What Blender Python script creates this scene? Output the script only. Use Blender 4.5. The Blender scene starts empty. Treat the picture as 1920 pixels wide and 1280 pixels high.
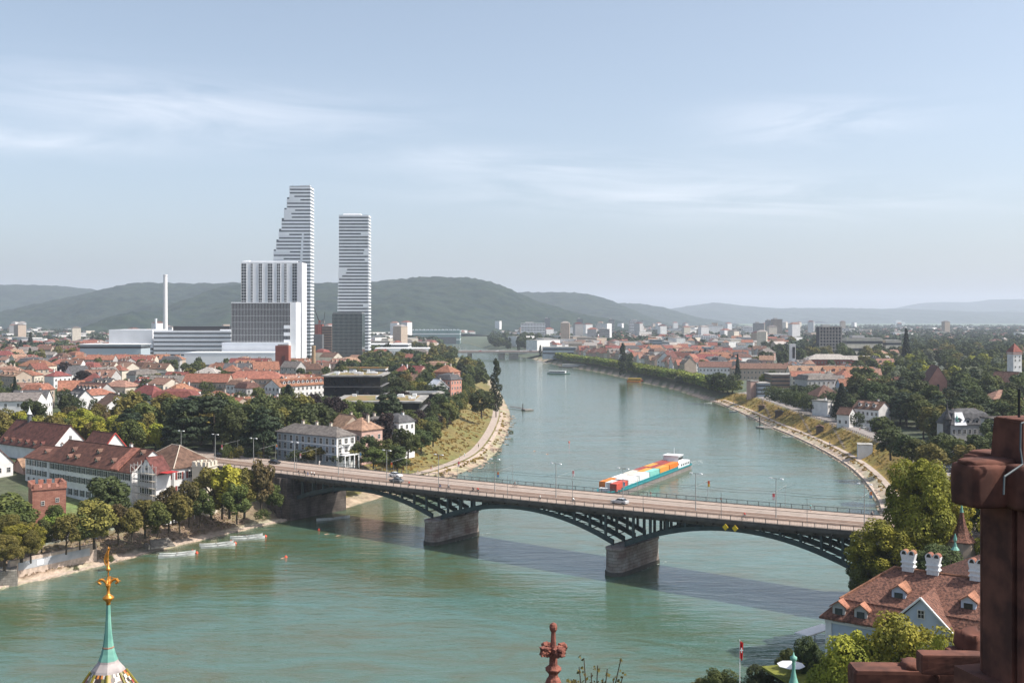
import bpy, math, random
import numpy as np
from mathutils import Vector, Matrix
R = math.radians
S = bpy.context.scene
# ------------------------------------------------------------------ camera, sky, sun, exposure
FP, CX, HY, CH = 2000.0, 960.0, 597.0, 62.0       # focal length and horizon of the photo (1920 px wide), eye height over the river
cam = bpy.data.objects.new('camera', bpy.data.cameras.new('camera')); S.collection.objects.link(cam)
cam.location = (0, 0, CH); cam.rotation_euler = (R(90), 0, 0)
cam.data.sensor_width = 36; cam.data.lens = FP/1920*36; cam.data.shift_y = -(640-HY)/1920
cam.data.clip_start = 0.3; cam.data.clip_end = 60000
S.camera = cam
SUN_EL, SUN_AZ = 50.0, -7.0       # azimuth counted from +X towards +Y
w = bpy.data.worlds.new('World'); S.world = w; w.use_nodes = True
nt = w.node_tree; N = nt.nodes; LK = nt.links; N.clear()
def wn(t, **k):
    n = N.new(t)
    for a, b in k.items(): setattr(n, a, b)
    return n
def wm(op, a, b=None, c=None):
    n = wn('ShaderNodeMath', operation=op)
    for i, q in enumerate((a, b, c)):
        if q is None: continue
        if isinstance(q, (int, float)): n.inputs[i].default_value = q
        else: LK.new(q, n.inputs[i])
    return n.outputs[0]
sky = wn('ShaderNodeTexSky', sky_type='NISHITA', sun_disc=False, sun_elevation=R(SUN_EL), sun_rotation=R(90-SUN_AZ),
         air_density=0.9, dust_density=3.0, ozone_density=2.0, altitude=300)
tc = wn('ShaderNodeTexCoord'); sx = wn('ShaderNodeSeparateXYZ'); LK.new(tc.outputs['Generated'], sx.inputs[0])
az = wm('ARCTAN2', sx.outputs[0], sx.outputs[1]); el = wm('ARCSINE', sx.outputs[2])
def cloud(a0, e0, wa, we, tilt, thr, seed):
    e1 = wm('SUBTRACT', el, wm('MULTIPLY_ADD', wm('SUBTRACT', az, a0), tilt, e0))
    g = wm('ADD', wm('POWER', wm('DIVIDE', wm('SUBTRACT', az, a0), wa), 2.0), wm('POWER', wm('DIVIDE', e1, we), 2.0))
    mask = wm('EXPONENT', wm('MULTIPLY', g, -1.0))
    cb = wn('ShaderNodeCombineXYZ'); LK.new(wm('MULTIPLY', az, 5.0), cb.inputs[0]); LK.new(wm('MULTIPLY', e1, 34.0), cb.inputs[1]); cb.inputs[2].default_value = seed
    nz = wn('ShaderNodeTexNoise'); nz.inputs['Scale'].default_value = 1.0; nz.inputs['Detail'].default_value = 7; nz.inputs['Roughness'].default_value = .58
    nz.inputs['Distortion'].default_value = .9
    LK.new(cb.outputs[0], nz.inputs['Vector'])
    v = wm('MULTIPLY', wm('MAXIMUM', wm('SUBTRACT', nz.outputs[0], thr), 0.0), 3.2)
    return wm('MULTIPLY', v, mask)
cl = None
for q in ((-.30, .186, .17, .026, -.03, .36, 1.3), (-.44, .150, .10, .012, .0, .38, 4.1), (.17, .112, .22, .018, -.04, .36, 7.7), (.28, .176, .09, .020, .02, .34, 9.2), (.02, .143, .16, .012, -.03, .40, 5.5)):
    c = cloud(*q); cl = c if cl is None else wm('ADD', cl, c)
cl = wm('MINIMUM', wm('MULTIPLY', cl, .42), .36)
bg1 = wn('ShaderNodeBackground'); bg1.inputs[1].default_value = 0.120; hs = wn('ShaderNodeHueSaturation'); hs.inputs['Saturation'].default_value = .74; hs.inputs['Hue'].default_value = .492; LK.new(sky.outputs[0], hs.inputs['Color']); LK.new(hs.outputs[0], bg1.inputs[0])
bg2 = wn('ShaderNodeBackground'); bg2.inputs[0].default_value = (.88, .88, .93, 1); bg2.inputs[1].default_value = 1.0
mx = wn('ShaderNodeMixShader'); LK.new(cl, mx.inputs[0]); LK.new(bg1.outputs[0], mx.inputs[1]); LK.new(bg2.outputs[0], mx.inputs[2])
wo = wn('ShaderNodeOutputWorld'); LK.new(mx.outputs[0], wo.inputs[0])
sd = bpy.data.lights.new('sun', 'SUN'); sd.energy = 4.1; sd.angle = R(.6); sd.color = (1, .93, .84)
so = bpy.data.objects.new('sun', sd); S.collection.objects.link(so)
sdir = Vector((math.cos(R(SUN_EL))*math.cos(R(SUN_AZ)), math.cos(R(SUN_EL))*math.sin(R(SUN_AZ)), math.sin(R(SUN_EL))))
so.rotation_euler = sdir.to_track_quat('Z', 'Y').to_euler(); so.location = (300, 0, 400)
S.view_settings.view_transform = 'Standard'; S.view_settings.look = 'None'; S.view_settings.gamma = 1; S.view_settings.exposure = 0.66
S.cycles.use_denoising = True; S.cycles.max_bounces = 6; S.cycles.volume_bounces = 1; S.cycles.diffuse_bounces = 3
rnd = random.Random(7)
HAZE = 0.72e-4

# ------------------------------------------------------------------ helpers
def W(px, py, z=0.0):
    Y = (CH-z)*FP/(py-HY); return ((px-CX)*Y/FP, Y)
def XP(px, Y): return (px-CX)*Y/FP
def ZP(py, Y): return CH-(py-HY)*Y/FP
def link(o, parent=None):
    S.collection.objects.link(o)
    if parent is not None: o.parent = parent
    return o
def tag(o, label=None, cat=None, group=None, kind=None):
    if label: o['label'] = label
    if cat: o['category'] = cat
    if group: o['group'] = group
    if kind: o['kind'] = kind
    return o
def thing(name, label, cat, x, y, z, rot=0.0, group=None):
    o = bpy.data.objects.new(name, None); o.empty_display_size = 1; link(o)
    o.location = (x, y, z); o.rotation_euler = (0, 0, rot)
    return tag(o, label, cat, group)
class MB:
    def __init__(s): s.v = []; s.f = []; s.m = []
    def add(s, vs, fs, mi=0):
        b = len(s.v); s.v += [tuple(q) for q in vs]; s.f += [tuple(b+i for i in f) for f in fs]; s.m += [mi]*len(fs); return s
    def box(s, x, y, z, sx, sy, sz, mi=0, rot=0, tap=1.0):       # z = bottom
        c, n = math.cos(rot), math.sin(rot); vs = []
        for k, t in ((0, 1), (sz, tap)):
            for a, b in ((-1, -1), (1, -1), (1, 1), (-1, 1)):
                u, v = a*sx/2*t, b*sy/2*t; vs.append((x+u*c-v*n, y+u*n+v*c, z+k))
        return s.add(vs, [(3, 2, 1, 0), (4, 5, 6, 7), (0, 1, 5, 4), (1, 2, 6, 5), (2, 3, 7, 6), (3, 0, 4, 7)], mi)
    def prism(s, poly, z0, z1, mi=0, top=None):
        n = len(poly); a = [(p[0], p[1], z0) for p in poly]+[(p[0], p[1], z1) for p in poly]
        s.add(a, [tuple(range(n-1, -1, -1))]+[(i, (i+1) % n, n+(i+1) % n, n+i) for i in range(n)], mi)
        return s.add([(p[0], p[1], z1) for p in poly], [tuple(range(n))], mi if top is None else top)
    def ext(s, yz, x0, x1, mi=0, cap=None):                      # cross-section in (y,z) extruded along x
        n = len(yz); a = [(x0, p[0], p[1]) for p in yz]+[(x1, p[0], p[1]) for p in yz]
        s.add(a, [(i, n+i, n+(i+1) % n, (i+1) % n) for i in range(n)], mi)
        if cap is not False: s.add(a, [tuple(range(n)), tuple(range(2*n-1, n-1, -1))], mi if cap is None else cap)
        return s
    def tube(s, p, q, r0, r1=None, n=6, mi=0):
        r1 = r0 if r1 is None else r1; p = Vector(p); q = Vector(q); d = (q-p).normalized()
        a = d.orthogonal().normalized(); b = d.cross(a); vs = []
        for c, r in ((p, r0), (q, r1)):
            for i in range(n):
                t = 2*math.pi*i/n; vs.append(c+a*math.cos(t)*r+b*math.sin(t)*r)
        return s.add(vs, [(i, (i+1) % n, n+(i+1) % n, n+i) for i in range(n)]+[tuple(range(n-1, -1, -1)), tuple(range(n, 2*n))], mi)
    def lathe(s, prof, n=12, x=0, y=0, mi=0, ph=0.0):
        vs = []
        for r, z in prof:
            for i in range(n):
                t = 2*math.pi*i/n+ph; vs.append((x+r*math.cos(t), y+r*math.sin(t), z))
        m = len(prof); fs = [(k*n+i, k*n+(i+1) % n, (k+1)*n+(i+1) % n, (k+1)*n+i) for k in range(m-1) for i in range(n)]
        return s.add(vs, fs+[tuple(range(n-1, -1, -1)), tuple(range((m-1)*n, m*n))], mi)
    def mesh(s, name, mats):
        me = bpy.data.meshes.new(name); me.from_pydata(s.v, [], s.f)
        for m in (mats if isinstance(mats, (list, tuple)) else [mats]): me.materials.append(m)
        if any(s.m): me.polygons.foreach_set('material_index', s.m)
        me.update(); return me
    def build(s, name, mats, parent=None, loc=(0, 0, 0), rot=0, smooth=False):
        me = s.mesh(name, mats)
        if smooth: me.polygons.foreach_set('use_smooth', [True]*len(me.polygons))
        o = bpy.data.objects.new(name, me); link(o, parent); o.location = loc; o.rotation_euler = (0, 0, rot); return o
def put(name, me, parent=None, loc=(0, 0, 0), rot=0, sc=None):
    o = bpy.data.objects.new(name, me); link(o, parent); o.location = loc; o.rotation_euler = (0, 0, rot)
    if sc is not None: o.scale = sc if isinstance(sc, tuple) else (sc,)*3
    return o
def npmesh(name, v, f, mats):
    me = bpy.data.meshes.new(name); v = np.asarray(v, dtype=np.float32); f = np.asarray(f, dtype=np.int32); k = f.shape[1]
    me.vertices.add(len(v)); me.vertices.foreach_set('co', v.ravel())
    me.loops.add(f.size); me.loops.foreach_set('vertex_index', f.ravel())
    me.polygons.add(len(f)); me.polygons.foreach_set('loop_start', np.arange(0, f.size, k, dtype=np.int32)); me.polygons.foreach_set('loop_total', np.full(len(f), k, dtype=np.int32))
    for m in (mats if isinstance(mats, list) else [mats]): me.materials.append(m)
    me.update(calc_edges=True); return me
# ------------------------------------------------------------------ materials
_m = {}
def mat(name, col, rough=.8, var=.25, scale=1.0, bump=0.0, metal=0.0, col2=None, pat=None, pscale=(3, 3), spec=.3, rndv=0.0, trans=0.0, lo=.35, hi=.65, det=5):
    if name in _m: return _m[name]
    m = bpy.data.materials.new(name); m.use_nodes = True; t = m.node_tree; n = t.nodes; L = t.links; b = n['Principled BSDF']
    b.inputs['Roughness'].default_value = rough; b.inputs['Metallic'].default_value = metal; b.inputs['Specular IOR Level'].default_value = spec
    c = n.new('ShaderNodeTexCoord'); nz = n.new('ShaderNodeTexNoise'); nz.inputs['Scale'].default_value = scale; nz.inputs['Detail'].default_value = det
    L.new(c.outputs['Object'], nz.inputs['Vector'])
    r = n.new('ShaderNodeMapRange'); r.inputs[1].default_value = lo; r.inputs[2].default_value = hi; L.new(nz.outputs[0], r.inputs[0])
    mx = n.new('ShaderNodeMix'); mx.data_type = 'RGBA'; L.new(r.outputs[0], mx.inputs[0])
    k2 = col2 if col2 else tuple(q*(1-var) for q in col); k1 = col if col2 else tuple(min(1, q*(1+var*.6)) for q in col)
    mx.inputs[6].default_value = (*k1, 1); mx.inputs[7].default_value = (*k2, 1); out = mx.outputs[2]
    h = nz.outputs[0]
    if pat:
        bt = n.new('ShaderNodeTexBrick'); mp = n.new('ShaderNodeMapping'); L.new(c.outputs['UV' if pat == 'uv' else 'Object'], mp.inputs[0])
        if pat in ('xz', 'roofx'): mp.inputs['Rotation'].default_value = (R(90), 0, 0)
        bt.inputs['Scale'].default_value = 1; bt.inputs['Brick Width'].default_value = pscale[0]; bt.inputs['Row Height'].default_value = pscale[1]; bt.inputs['Mortar Size'].default_value = pscale[1]*.09
        bt.inputs['Color1'].default_value = (1, 1, 1, 1); bt.inputs['Color2'].default_value = (.72, .7, .7, 1); bt.inputs['Mortar'].default_value = (.5, .48, .46, 1)
        L.new(mp.outputs[0], bt.inputs[0]); mu = n.new('ShaderNodeMix'); mu.data_type = 'RGBA'; mu.blend_type = 'MULTIPLY'; mu.inputs[0].default_value = .8
        L.new(out, mu.inputs[6]); L.new(bt.outputs[0], mu.inputs[7]); out = mu.outputs[2]
    if rndv:
        oi = n.new('ShaderNodeObjectInfo'); hs = n.new('ShaderNodeHueSaturation'); rr = n.new('ShaderNodeMapRange')
        rr.inputs[3].default_value = 1-rndv; rr.inputs[4].default_value = 1+rndv; L.new(oi.outputs['Random'], rr.inputs[0]); L.new(rr.outputs[0], hs.inputs['Value'])
        r2 = n.new('ShaderNodeMapRange'); r2.inputs[3].default_value = .5-rndv*.08; r2.inputs[4].default_value = .5+rndv*.06
        ma = n.new('ShaderNodeMath'); ma.operation = 'FRACT'; mb = n.new('ShaderNodeMath'); mb.operation = 'MULTIPLY'; mb.inputs[1].default_value = 7.31
        L.new(oi.outputs['Random'], mb.inputs[0]); L.new(mb.outputs[0], ma.inputs[0]); L.new(ma.outputs[0], r2.inputs[0]); L.new(r2.outputs[0], hs.inputs['Hue'])
        L.new(out, hs.inputs['Color']); out = hs.outputs[0]
    L.new(out, b.inputs['Base Color'])
    if bump:
        bp = n.new('ShaderNodeBump'); bp.inputs['Strength'].default_value = min(1, bump); bp.inputs['Distance'].default_value = .3*bump; L.new(h, bp.inputs['Height']); L.new(bp.outputs[0], b.inputs['Normal'])
    if trans:
        tr = n.new('ShaderNodeBsdfTranslucent'); ms = n.new('ShaderNodeMixShader'); ms.inputs[0].default_value = trans; L.new(out, tr.inputs[0])
        L.new(b.outputs[0], ms.inputs[1]); L.new(tr.outputs[0], ms.inputs[2]); L.new(ms.outputs[0], n['Material Output'].inputs[0])
    _m[name] = m; return m
WALL = {k: mat('wall_'+k, c, .85, .12, .35, 0.05) for k, c in dict(white=(.70, .69, .68), cream=(.60, .54, .45), grey=(.42, .41, .40), tan=(.42, .34, .27), pink=(.50, .33, .28),
        blue=(.45, .52, .62), brown=(.25, .17, .13), redbrick=(.24, .065, .045), yellow=(.55, .45, .27), dark=(.035, .035, .04), slate=(.12, .13, .14), bluegrey=(.30, .35, .40), rose=(.46, .22, .17)).items()}
ROOF = {k: mat('roof_'+k, c, .85, .38, .8, .3, pat='obj', pscale=(.5, .35), rndv=.16) for k, c in dict(orange=(.33, .15, .095), red=(.25, .09, .07), brown=(.17, .095, .07), maroon=(.135, .055, .042), grey=(.20, .18, .165),
        slate=(.095, .095, .10), tan=(.33, .20, .14), pale=(.40, .37, .34)).items()}
ROOF['flat'] = mat('roof_flat', (.30, .29, .27), .9, .35, .25); ROOF['green'] = mat('roof_green', (.16, .17, .07), .95, .5, .2, col2=(.26, .16, .08)); ROOF['white'] = mat('roof_white', (.72, .73, .76), .6, .1, .2)
ROOF['oldtile'] = mat('roof_oldtile', (.25, .12, .085), .9, scale=3.2, bump=.6, col2=(.095, .048, .038), pat='obj', pscale=(.26, .2), lo=.42, hi=.62)
GLASS = mat('window_glass', (.025, .03, .035), .12, .3, .5, spec=.6); FRAME = mat('window_frame', (.62, .61, .58), .6, .08)
SHUT = mat('shutter_green', (.035, .05, .045), .7, .15); SHUTR = mat('shutter_red', (.22, .05, .04), .7, .15)
STONE = mat('stone_grey', (.27, .25, .22), .9, .3, .8, .4, pat='xz', pscale=(1.1, .55)); CONC = mat('concrete', (.27, .25, .23), .9, .25, .3, .1)
STEEL = mat('bridge_steel', (.040, .062, .064), .55, .2, .6); METAL = mat('grey_metal', (.22, .23, .23), .5, .15, metal=.3); WHITE = mat('white_paint', (.75, .75, .75), .5, .06)
BLACK = mat('black_paint', (.02, .02, .022), .3, .1, spec=.5); COPPER = mat('green_copper', (.20, .42, .34), .6, .2, 2.5, .1, col2=(.12, .30, .25)); GOLD = mat('gilt_metal', (.62, .27, .05), .35, .15, 6, metal=.6)
SAND = mat('red_sandstone', (.165, .070, .050), .95, scale=7, bump=.11, col2=(.080, .038, .030), det=14, lo=.38, hi=.62); BARK = mat('bark', (.07, .055, .04), .95, .3, 2)
def plain(name, c, r=.5): return mat('paint_'+name, c, r, .07, .5)
# ------------------------------------------------------------------ river shore lines (metres) and terrain
LP = [(-175, 40), (-152, 140), (-127.7, 220), (-117.6, 245), (-107, 258), (-98.5, 277), (-84.7, 302), (-68.5, 328), (-55.5, 346), (-47, 365), (-39, 390), (-23, 419), (-10, 463), (-5, 521), (-1.5, 611), (-1, 697), (-5, 785),
      (-10, 899), (-26, 1148), (-53, 1409), (-76, 1653), (-100, 1823), (-140, 2340), (-230, 2884), (-420, 3500)]
RP = [(-45, 20), (-20, 75), (5, 110), (25, 140), (46, 170), (64, 200), (72.5, 223), (86, 241), (104, 285), (116, 337), (125, 367), (138, 430), (143, 477), (145, 510), (147, 569), (146, 611), (149, 678), (150, 734), (150, 780), (145.6, 832),
      (143, 925), (135, 984), (120, 1069), (113, 1159), (90, 1292), (69, 1378), (57.7, 1442), (33, 1632), (-53, 2138), (-95, 2583), (-200, 3100), (-420, 3700)]
def smooth(P, n=2):
    P = [Vector(p) for p in P]
    for _ in range(n):
        Q = [P[0]]
        for a, b in zip(P, P[1:]): Q += [a*.75+b*.25, a*.25+b*.75]
        P = Q+[P[-1]]
    return P
LS, RS = smooth(LP), smooth(RP)
def seg(P): A = np.array([(p.x, p.y) for p in P]); return A[:-1], A[1:]
def dist(x, y, P):
    A, B = seg(P); best = np.full(x.shape, 1e9); side = np.zeros(x.shape)
    for a, b in zip(A, B):
        d = b-a; l2 = d@d; t = np.clip(((x-a[0])*d[0]+(y-a[1])*d[1])/l2, 0, 1); ex = x-(a[0]+t*d[0]); ey = y-(a[1]+t*d[1]); q = ex*ex+ey*ey
        k = q < best; best = np.where(k, q, best); side = np.where(k, np.sign(d[0]*ey-d[1]*ex), side)
    return np.sqrt(best), side          # side +1 = left of the line going away from the camera
PL_near = ([-30, 0, 3, 4.5, 13, 15, 60, 110, 400], [-4, 0, .5, .9, 4.2, 4.8, 7, 12.5, 13])
PL_far = ([-30, 0, 5.5, 6.5, 11.5, 13, 34, 50, 400], [-4, 0, 1.5, 1.9, 2.0, 2.6, 9.6, 12, 13])
PR_near = ([-30, 0, 4, 14, 40, 90, 400], [-4, 0, 3.0, 12.5, 15, 18, 20])
PR_mid = ([-30, 0, 2.2, 5.2, 8.2, 9, 17.6, 18, 30, 60, 400], [-4, 0, .8, 1.9, 2.0, 2.4, 7.6, 8, 8, 10, 14])
PR_far = ([-30, 0, 6, 10, 30, 60, 400], [-4, 0, 1.6, 3.2, 6.5, 10, 12])
def height(x, y):
    x = np.asarray(x, float); y = np.asarray(y, float); dl, sl = dist(x, y, LS); dr, sr = dist(x, y, RS)
    a = dl*sl; b = -dr*sr                                   # >0 on land
    k = np.clip((y-345)/20, 0, 1); hl = np.interp(a, *PL_near)*(1-k)+np.interp(a, *PL_far)*k
    k1 = np.clip((y-262)/40, 0, 1); k2 = np.clip((y-770)/60, 0, 1)
    hr = np.interp(b, *PR_near)*(1-k1)+np.interp(b, *PR_mid)*k1*(1-k2)+np.interp(b, *PR_far)*k2
    h = np.where(a > b, hl, hr)
    return h, a, b
_S1 = {id(P): seg(P) for P in (LS, RS)}
def dist1(x, y, P):
    A, B_ = _S1[id(P)]; d = B_-A; px_ = x-A[:, 0]; py_ = y-A[:, 1]; t = np.clip((px_*d[:, 0]+py_*d[:, 1])/(d*d).sum(1), 0, 1); ex = px_-t*d[:, 0]; ey = py_-t*d[:, 1]; q = ex*ex+ey*ey; i = int(q.argmin())
    return math.sqrt(q[i]), float(np.sign(d[i, 0]*ey[i]-d[i, 1]*ex[i]))
def hab(x, y):
    dl, sl = dist1(x, y, LS); dr, sr = dist1(x, y, RS); a = dl*sl; b = -dr*sr
    if a > b: k = min(1, max(0, (y-345)/20)); return float(np.interp(a, *PL_near)*(1-k)+np.interp(a, *PL_far)*k), a, b
    k1 = min(1, max(0, (y-262)/40)); k2 = min(1, max(0, (y-770)/60)); return float(np.interp(b, *PR_near)*(1-k1)+np.interp(b, *PR_mid)*k1*(1-k2)+np.interp(b, *PR_far)*k2), a, b
def gz(x, y): return hab(x, y)[0]
ys = np.concatenate([np.arange(12, 250, 3.0), np.arange(250, 860, 1.6), np.geomspace(860, 22500, 130)])
us = np.linspace(-.66, .66, 620)
YY, UU = np.meshgrid(ys, us, indexing='ij'); XX = UU*(YY+60)
h, dA, dB = height(XX, YY)
rg = np.random.default_rng(3)
jit = rg.normal(0, 1, h.shape)
bank = ((dA > 0) & (dA < 14) & (YY < 350)) | ((dA > 12) & (dA < 34) & (YY > 350)) | ((dB > 9) & (dB < 17))
h = h+np.where(bank, jit*.12, 0)
c = np.zeros(h.shape+(4,), np.float32); c[..., 3] = 1
def setc(m, col): c[m] = (*col, 1)
setc(np.ones(h.shape, bool), (.075, .085, .05))
city = (YY > 500) & (dA > 60); setc(city, (.13, .125, .11)); setc((dB > 30) & (YY > 540), (.10, .11, .085)); setc(YY > 1600, (.085, .10, .07)); setc(YY > 5000, (.10, .13, .08))
n1 = (YY < 352) & (dA > 0)
setc(n1 & (dA < 15), (.20, .145, .10)); setc(n1 & (dA < 3.6), (.42, .33, .26)); setc(n1 & (dA >= 15) & (dA < 25), (.30, .28, .25)); setc(n1 & (dA >= 25) & (dA < 60), (.16, .18, .07))
n2 = (YY >= 352) & (dA > 0) & (YY < 1650)
setc(n2 & (dA < 45), (.17, .135, .05)); setc(n2 & (dA < 6), (.34, .26, .19)); setc(n2 & (dA > 35), (.06, .07, .035))
n3 = (YY > 262) & (dB > 0) & (YY < 800)
setc(n3 & (dB < 18), (.26, .17, .045)); setc(n3 & (dB < 5), (.40, .31, .24)); setc(n3 & (dB >= 18) & (dB < 30), (.27, .25, .235)); setc(n3 & (dB >= 30) & (dB < 60), (.07, .08, .05))
n4 = (YY >= 800) & (dB > 0) & (YY < 1650); setc(n4 & (dB < 25), (.12, .115, .06)); setc(n4 & (dB < 6), (.33, .25, .20))
n5 = (YY <= 262) & (dB > 0); setc(n5, (.10, .115, .05))
setc((dA < 0) & (dB < 0), (.12, .11, .07))
nr, nc = h.shape; idx = np.arange(nr*nc).reshape(nr, nc)
fq = np.stack([idx[:-1, :-1], idx[:-1, 1:], idx[1:, 1:], idx[1:, :-1]], -1).reshape(-1, 4)
gm = mat('ground_mix', (1, 1, 1), .95, 0, .5)
t = gm.node_tree; b = t.nodes['Principled BSDF']
at = t.nodes.new('ShaderNodeAttribute'); at.attribute_name = 'zone'; nz = [q for q in t.nodes if q.type == 'TEX_NOISE'][0]; nz.inputs['Scale'].default_value = .35; nz.inputs['Detail'].default_value = 8; nz.inputs['Roughness'].default_value = .7
rp = t.nodes.new('ShaderNodeMapRange'); rp.inputs[1].default_value = .3; rp.inputs[2].default_value = .7; rp.inputs[3].default_value = .55; rp.inputs[4].default_value = 1.5; t.links.new(nz.outputs[0], rp.inputs[0])
mu = t.nodes.new('ShaderNodeVectorMath'); mu.operation = 'SCALE'; t.links.new(at.outputs['Color'], mu.inputs[0]); t.links.new(rp.outputs[0], mu.inputs['Scale'])
n2_ = t.nodes.new('ShaderNodeTexNoise'); n2_.inputs['Scale'].default_value = .06; n2_.inputs['Detail'].default_value = 4; tcn = [q for q in t.nodes if q.type == 'TEX_COORD'][0]; t.links.new(tcn.outputs['Object'], n2_.inputs['Vector'])
r3 = t.nodes.new('ShaderNodeMapRange'); r3.inputs[1].default_value = .42; r3.inputs[2].default_value = .62; r3.inputs[4].default_value = .45; t.links.new(n2_.outputs[0], r3.inputs[0])
m3 = t.nodes.new('ShaderNodeMix'); m3.data_type = 'RGBA'; m3.blend_type = 'MULTIPLY'; m3.inputs[7].default_value = (.62, 1.0, .75, 1); t.links.new(r3.outputs[0], m3.inputs[0]); t.links.new(mu.outputs[0], m3.inputs[6]); t.links.new(m3.outputs[2], b.inputs['Base Color'])
bp = t.nodes.new('ShaderNodeBump'); bp.inputs['Strength'].default_value = .8; bp.inputs['Distance'].default_value = .5; t.links.new(nz.outputs[0], bp.inputs['Height']); t.links.new(bp.outputs[0], b.inputs['Normal'])
me = npmesh('ground', np.stack([XX, YY, h], -1).reshape(-1, 3), fq, gm)
ca = me.color_attributes.new('zone', 'FLOAT_COLOR', 'POINT'); ca.data.foreach_set('color', c.reshape(-1))
tag(put('ground', me), kind='structure')
# water
wt = bpy.data.materials.new('river_water'); wt.use_nodes = True; t = wt.node_tree; n = t.nodes; L = t.links; b = n['Principled BSDF']
b.inputs['Roughness'].default_value = .07; b.inputs['IOR'].default_value = 1.45; b.inputs['Specular IOR Level'].default_value = .85
tcn = n.new('ShaderNodeTexCoord')
def wnoise(sx, sy, det, dist=0.0, rot=20, rough=.55):
    mp = n.new('ShaderNodeMapping'); mp.inputs['Scale'].default_value = (sx, sy, 1); mp.inputs['Rotation'].default_value = (0, 0, R(rot)); L.new(tcn.outputs['Object'], mp.inputs[0])
    q = n.new('ShaderNodeTexNoise'); q.inputs['Scale'].default_value = 1; q.inputs['Detail'].default_value = det; q.inputs['Distortion'].default_value = dist; q.inputs['Roughness'].default_value = rough; L.new(mp.outputs[0], q.inputs['Vector']); return q.outputs[0]
a1 = wnoise(.012, .03, 5, 1.0); a2 = wnoise(.04, .095, 7, 2.6, 10)
ad = n.new('ShaderNodeMath'); ad.operation = 'ADD'; L.new(a1, ad.inputs[0]); L.new(a2, ad.inputs[1])
cr = n.new('ShaderNodeValToRGB'); e = cr.color_ramp.elements; e[0].position = .38; e[0].color = (.076, .086, .034, 1); e[1].position = .62; e[1].color = (.066, .138, .108, 1)
q = cr.color_ramp.elements.new(.5); q.color = (.068, .112, .070, 1)
hf = n.new('ShaderNodeMath'); hf.operation = 'MULTIPLY'; hf.inputs[1].default_value = .5; L.new(ad.outputs[0], hf.inputs[0]); L.new(hf.outputs[0], cr.inputs[0]); L.new(cr.outputs[0], b.inputs['Base Color'])
w1 = wnoise(.16, .5, 4, .6, 8); w2 = wnoise(.8, 2.0, 3, .3, -12); w3 = wnoise(.03, .09, 3, 1.2, 15)
s1 = n.new('ShaderNodeMath'); s1.operation = 'MULTIPLY_ADD'; s1.inputs[1].default_value = .35; L.new(w2, s1.inputs[0]); L.new(w1, s1.inputs[2])
s2 = n.new('ShaderNodeMath'); s2.operation = 'MULTIPLY_ADD'; s2.inputs[1].default_value = 2.0; L.new(w3, s2.inputs[0]); L.new(s1.outputs[0], s2.inputs[2])
bp = n.new('ShaderNodeBump'); bp.inputs['Strength'].default_value = .5; bp.inputs['Distance'].default_value = .24; L.new(s2.outputs[0], bp.inputs['Height']); L.new(bp.outputs[0], b.inputs['Normal'])
MB().add([(-450, 5, 0), (300, 5, 0), (300, 3800, 0), (-450, 3800, 0)], [(0, 1, 2, 3)]).build('water', wt)
tag(bpy.data.objects['water'], kind='structure')
def ofs(P, d, y0, y1, sgn):
    P = [p for p in P]; out = []
    for i, p in enumerate(P):
        a = P[max(0, i-1)]; b_ = P[min(len(P)-1, i+1)]; t_ = (b_-a).normalized(); nn = Vector((-t_.y, t_.x))*sgn
        q = p+nn*d
        if y0 <= q.y <= y1: out.append(q)
    return out
def resample(P, step):
    out = [P[0]]; acc = 0
    for a, b_ in zip(P, P[1:]):
        l = (b_-a).length; s_ = step-acc
        while s_ <= l: out.append(a.lerp(b_, s_/l)); s_ += step
        acc = (acc+l) % step if l else acc
    return out
def ribbon(name, P, d0, d1, y0, y1, sgn, m, dz=.06, th=None):
    A = ofs(P, d0, y0, y1, sgn); B = ofs(P, d1, y0, y1, sgn); k = min(len(A), len(B)); mb = MB(); hs = []
    fine = []
    for i in range(k-1):
        ns = max(1, int((A[i+1]-A[i]).length/2.0))
        for j in range(ns): fine.append((A[i].lerp(A[i+1], j/ns), B[i].lerp(B[i+1], j/ns)))
    vs = []
    for a, b_ in fine: z = max(gz(a.x, a.y), gz(b_.x, b_.y))+dz; vs += [(a.x, a.y, z), (b_.x, b_.y, z)]
    if th: vs += [(v[0], v[1], v[2]-th) for v in vs]
    q = len(fine); fs = [(2*i, 2*i+1, 2*i+3, 2*i+2) for i in range(q-1)]
    if th: fs += [(2*i, 2*i+2, 2*q+2*i+2, 2*q+2*i) for i in range(q-1)]+[(2*i+1, 2*q+2*i+1, 2*q+2*i+3, 2*i+3) for i in range(q-1)]
    mb.add(vs, fs); return mb.build(name, m)
PATHM = mat('path_gravel', (.40, .33, .28), .95, .2, .8); ASPH = mat('asphalt', (.26, .235, .22), .9, .2, .4); LEDGE = mat('pale_ledge', (.48, .39, .32), .9, .25, 1.2)
for nm, P, d0, d1, y0, y1, sg, m_, th in (('riverside_path', LS, 7, 11, 372, 860, 1, PATHM, None), ('riverside_ledge', LS, .6, 1.8, 120, 352, 1, LEDGE, .8), ('riverside_path', RS, 5.4, 7.9, 285, 800, -1, PATHM, None),
        ('riverside_ledge', RS, .9, 2.0, 280, 800, -1, LEDGE, .5), ('street', RS, 18.6, 26, 300, 790, -1, ASPH, None), ('promenade', LS, 16, 23, 150, 322, 1, ASPH, None), ('riverside_ledge', LS, 4.6, 6.2, 372, 700, 1, LEDGE, .6)):
    tag(ribbon(nm, P, d0, d1, y0, y1, sg, m_, .07, th), kind='structure')
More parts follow.
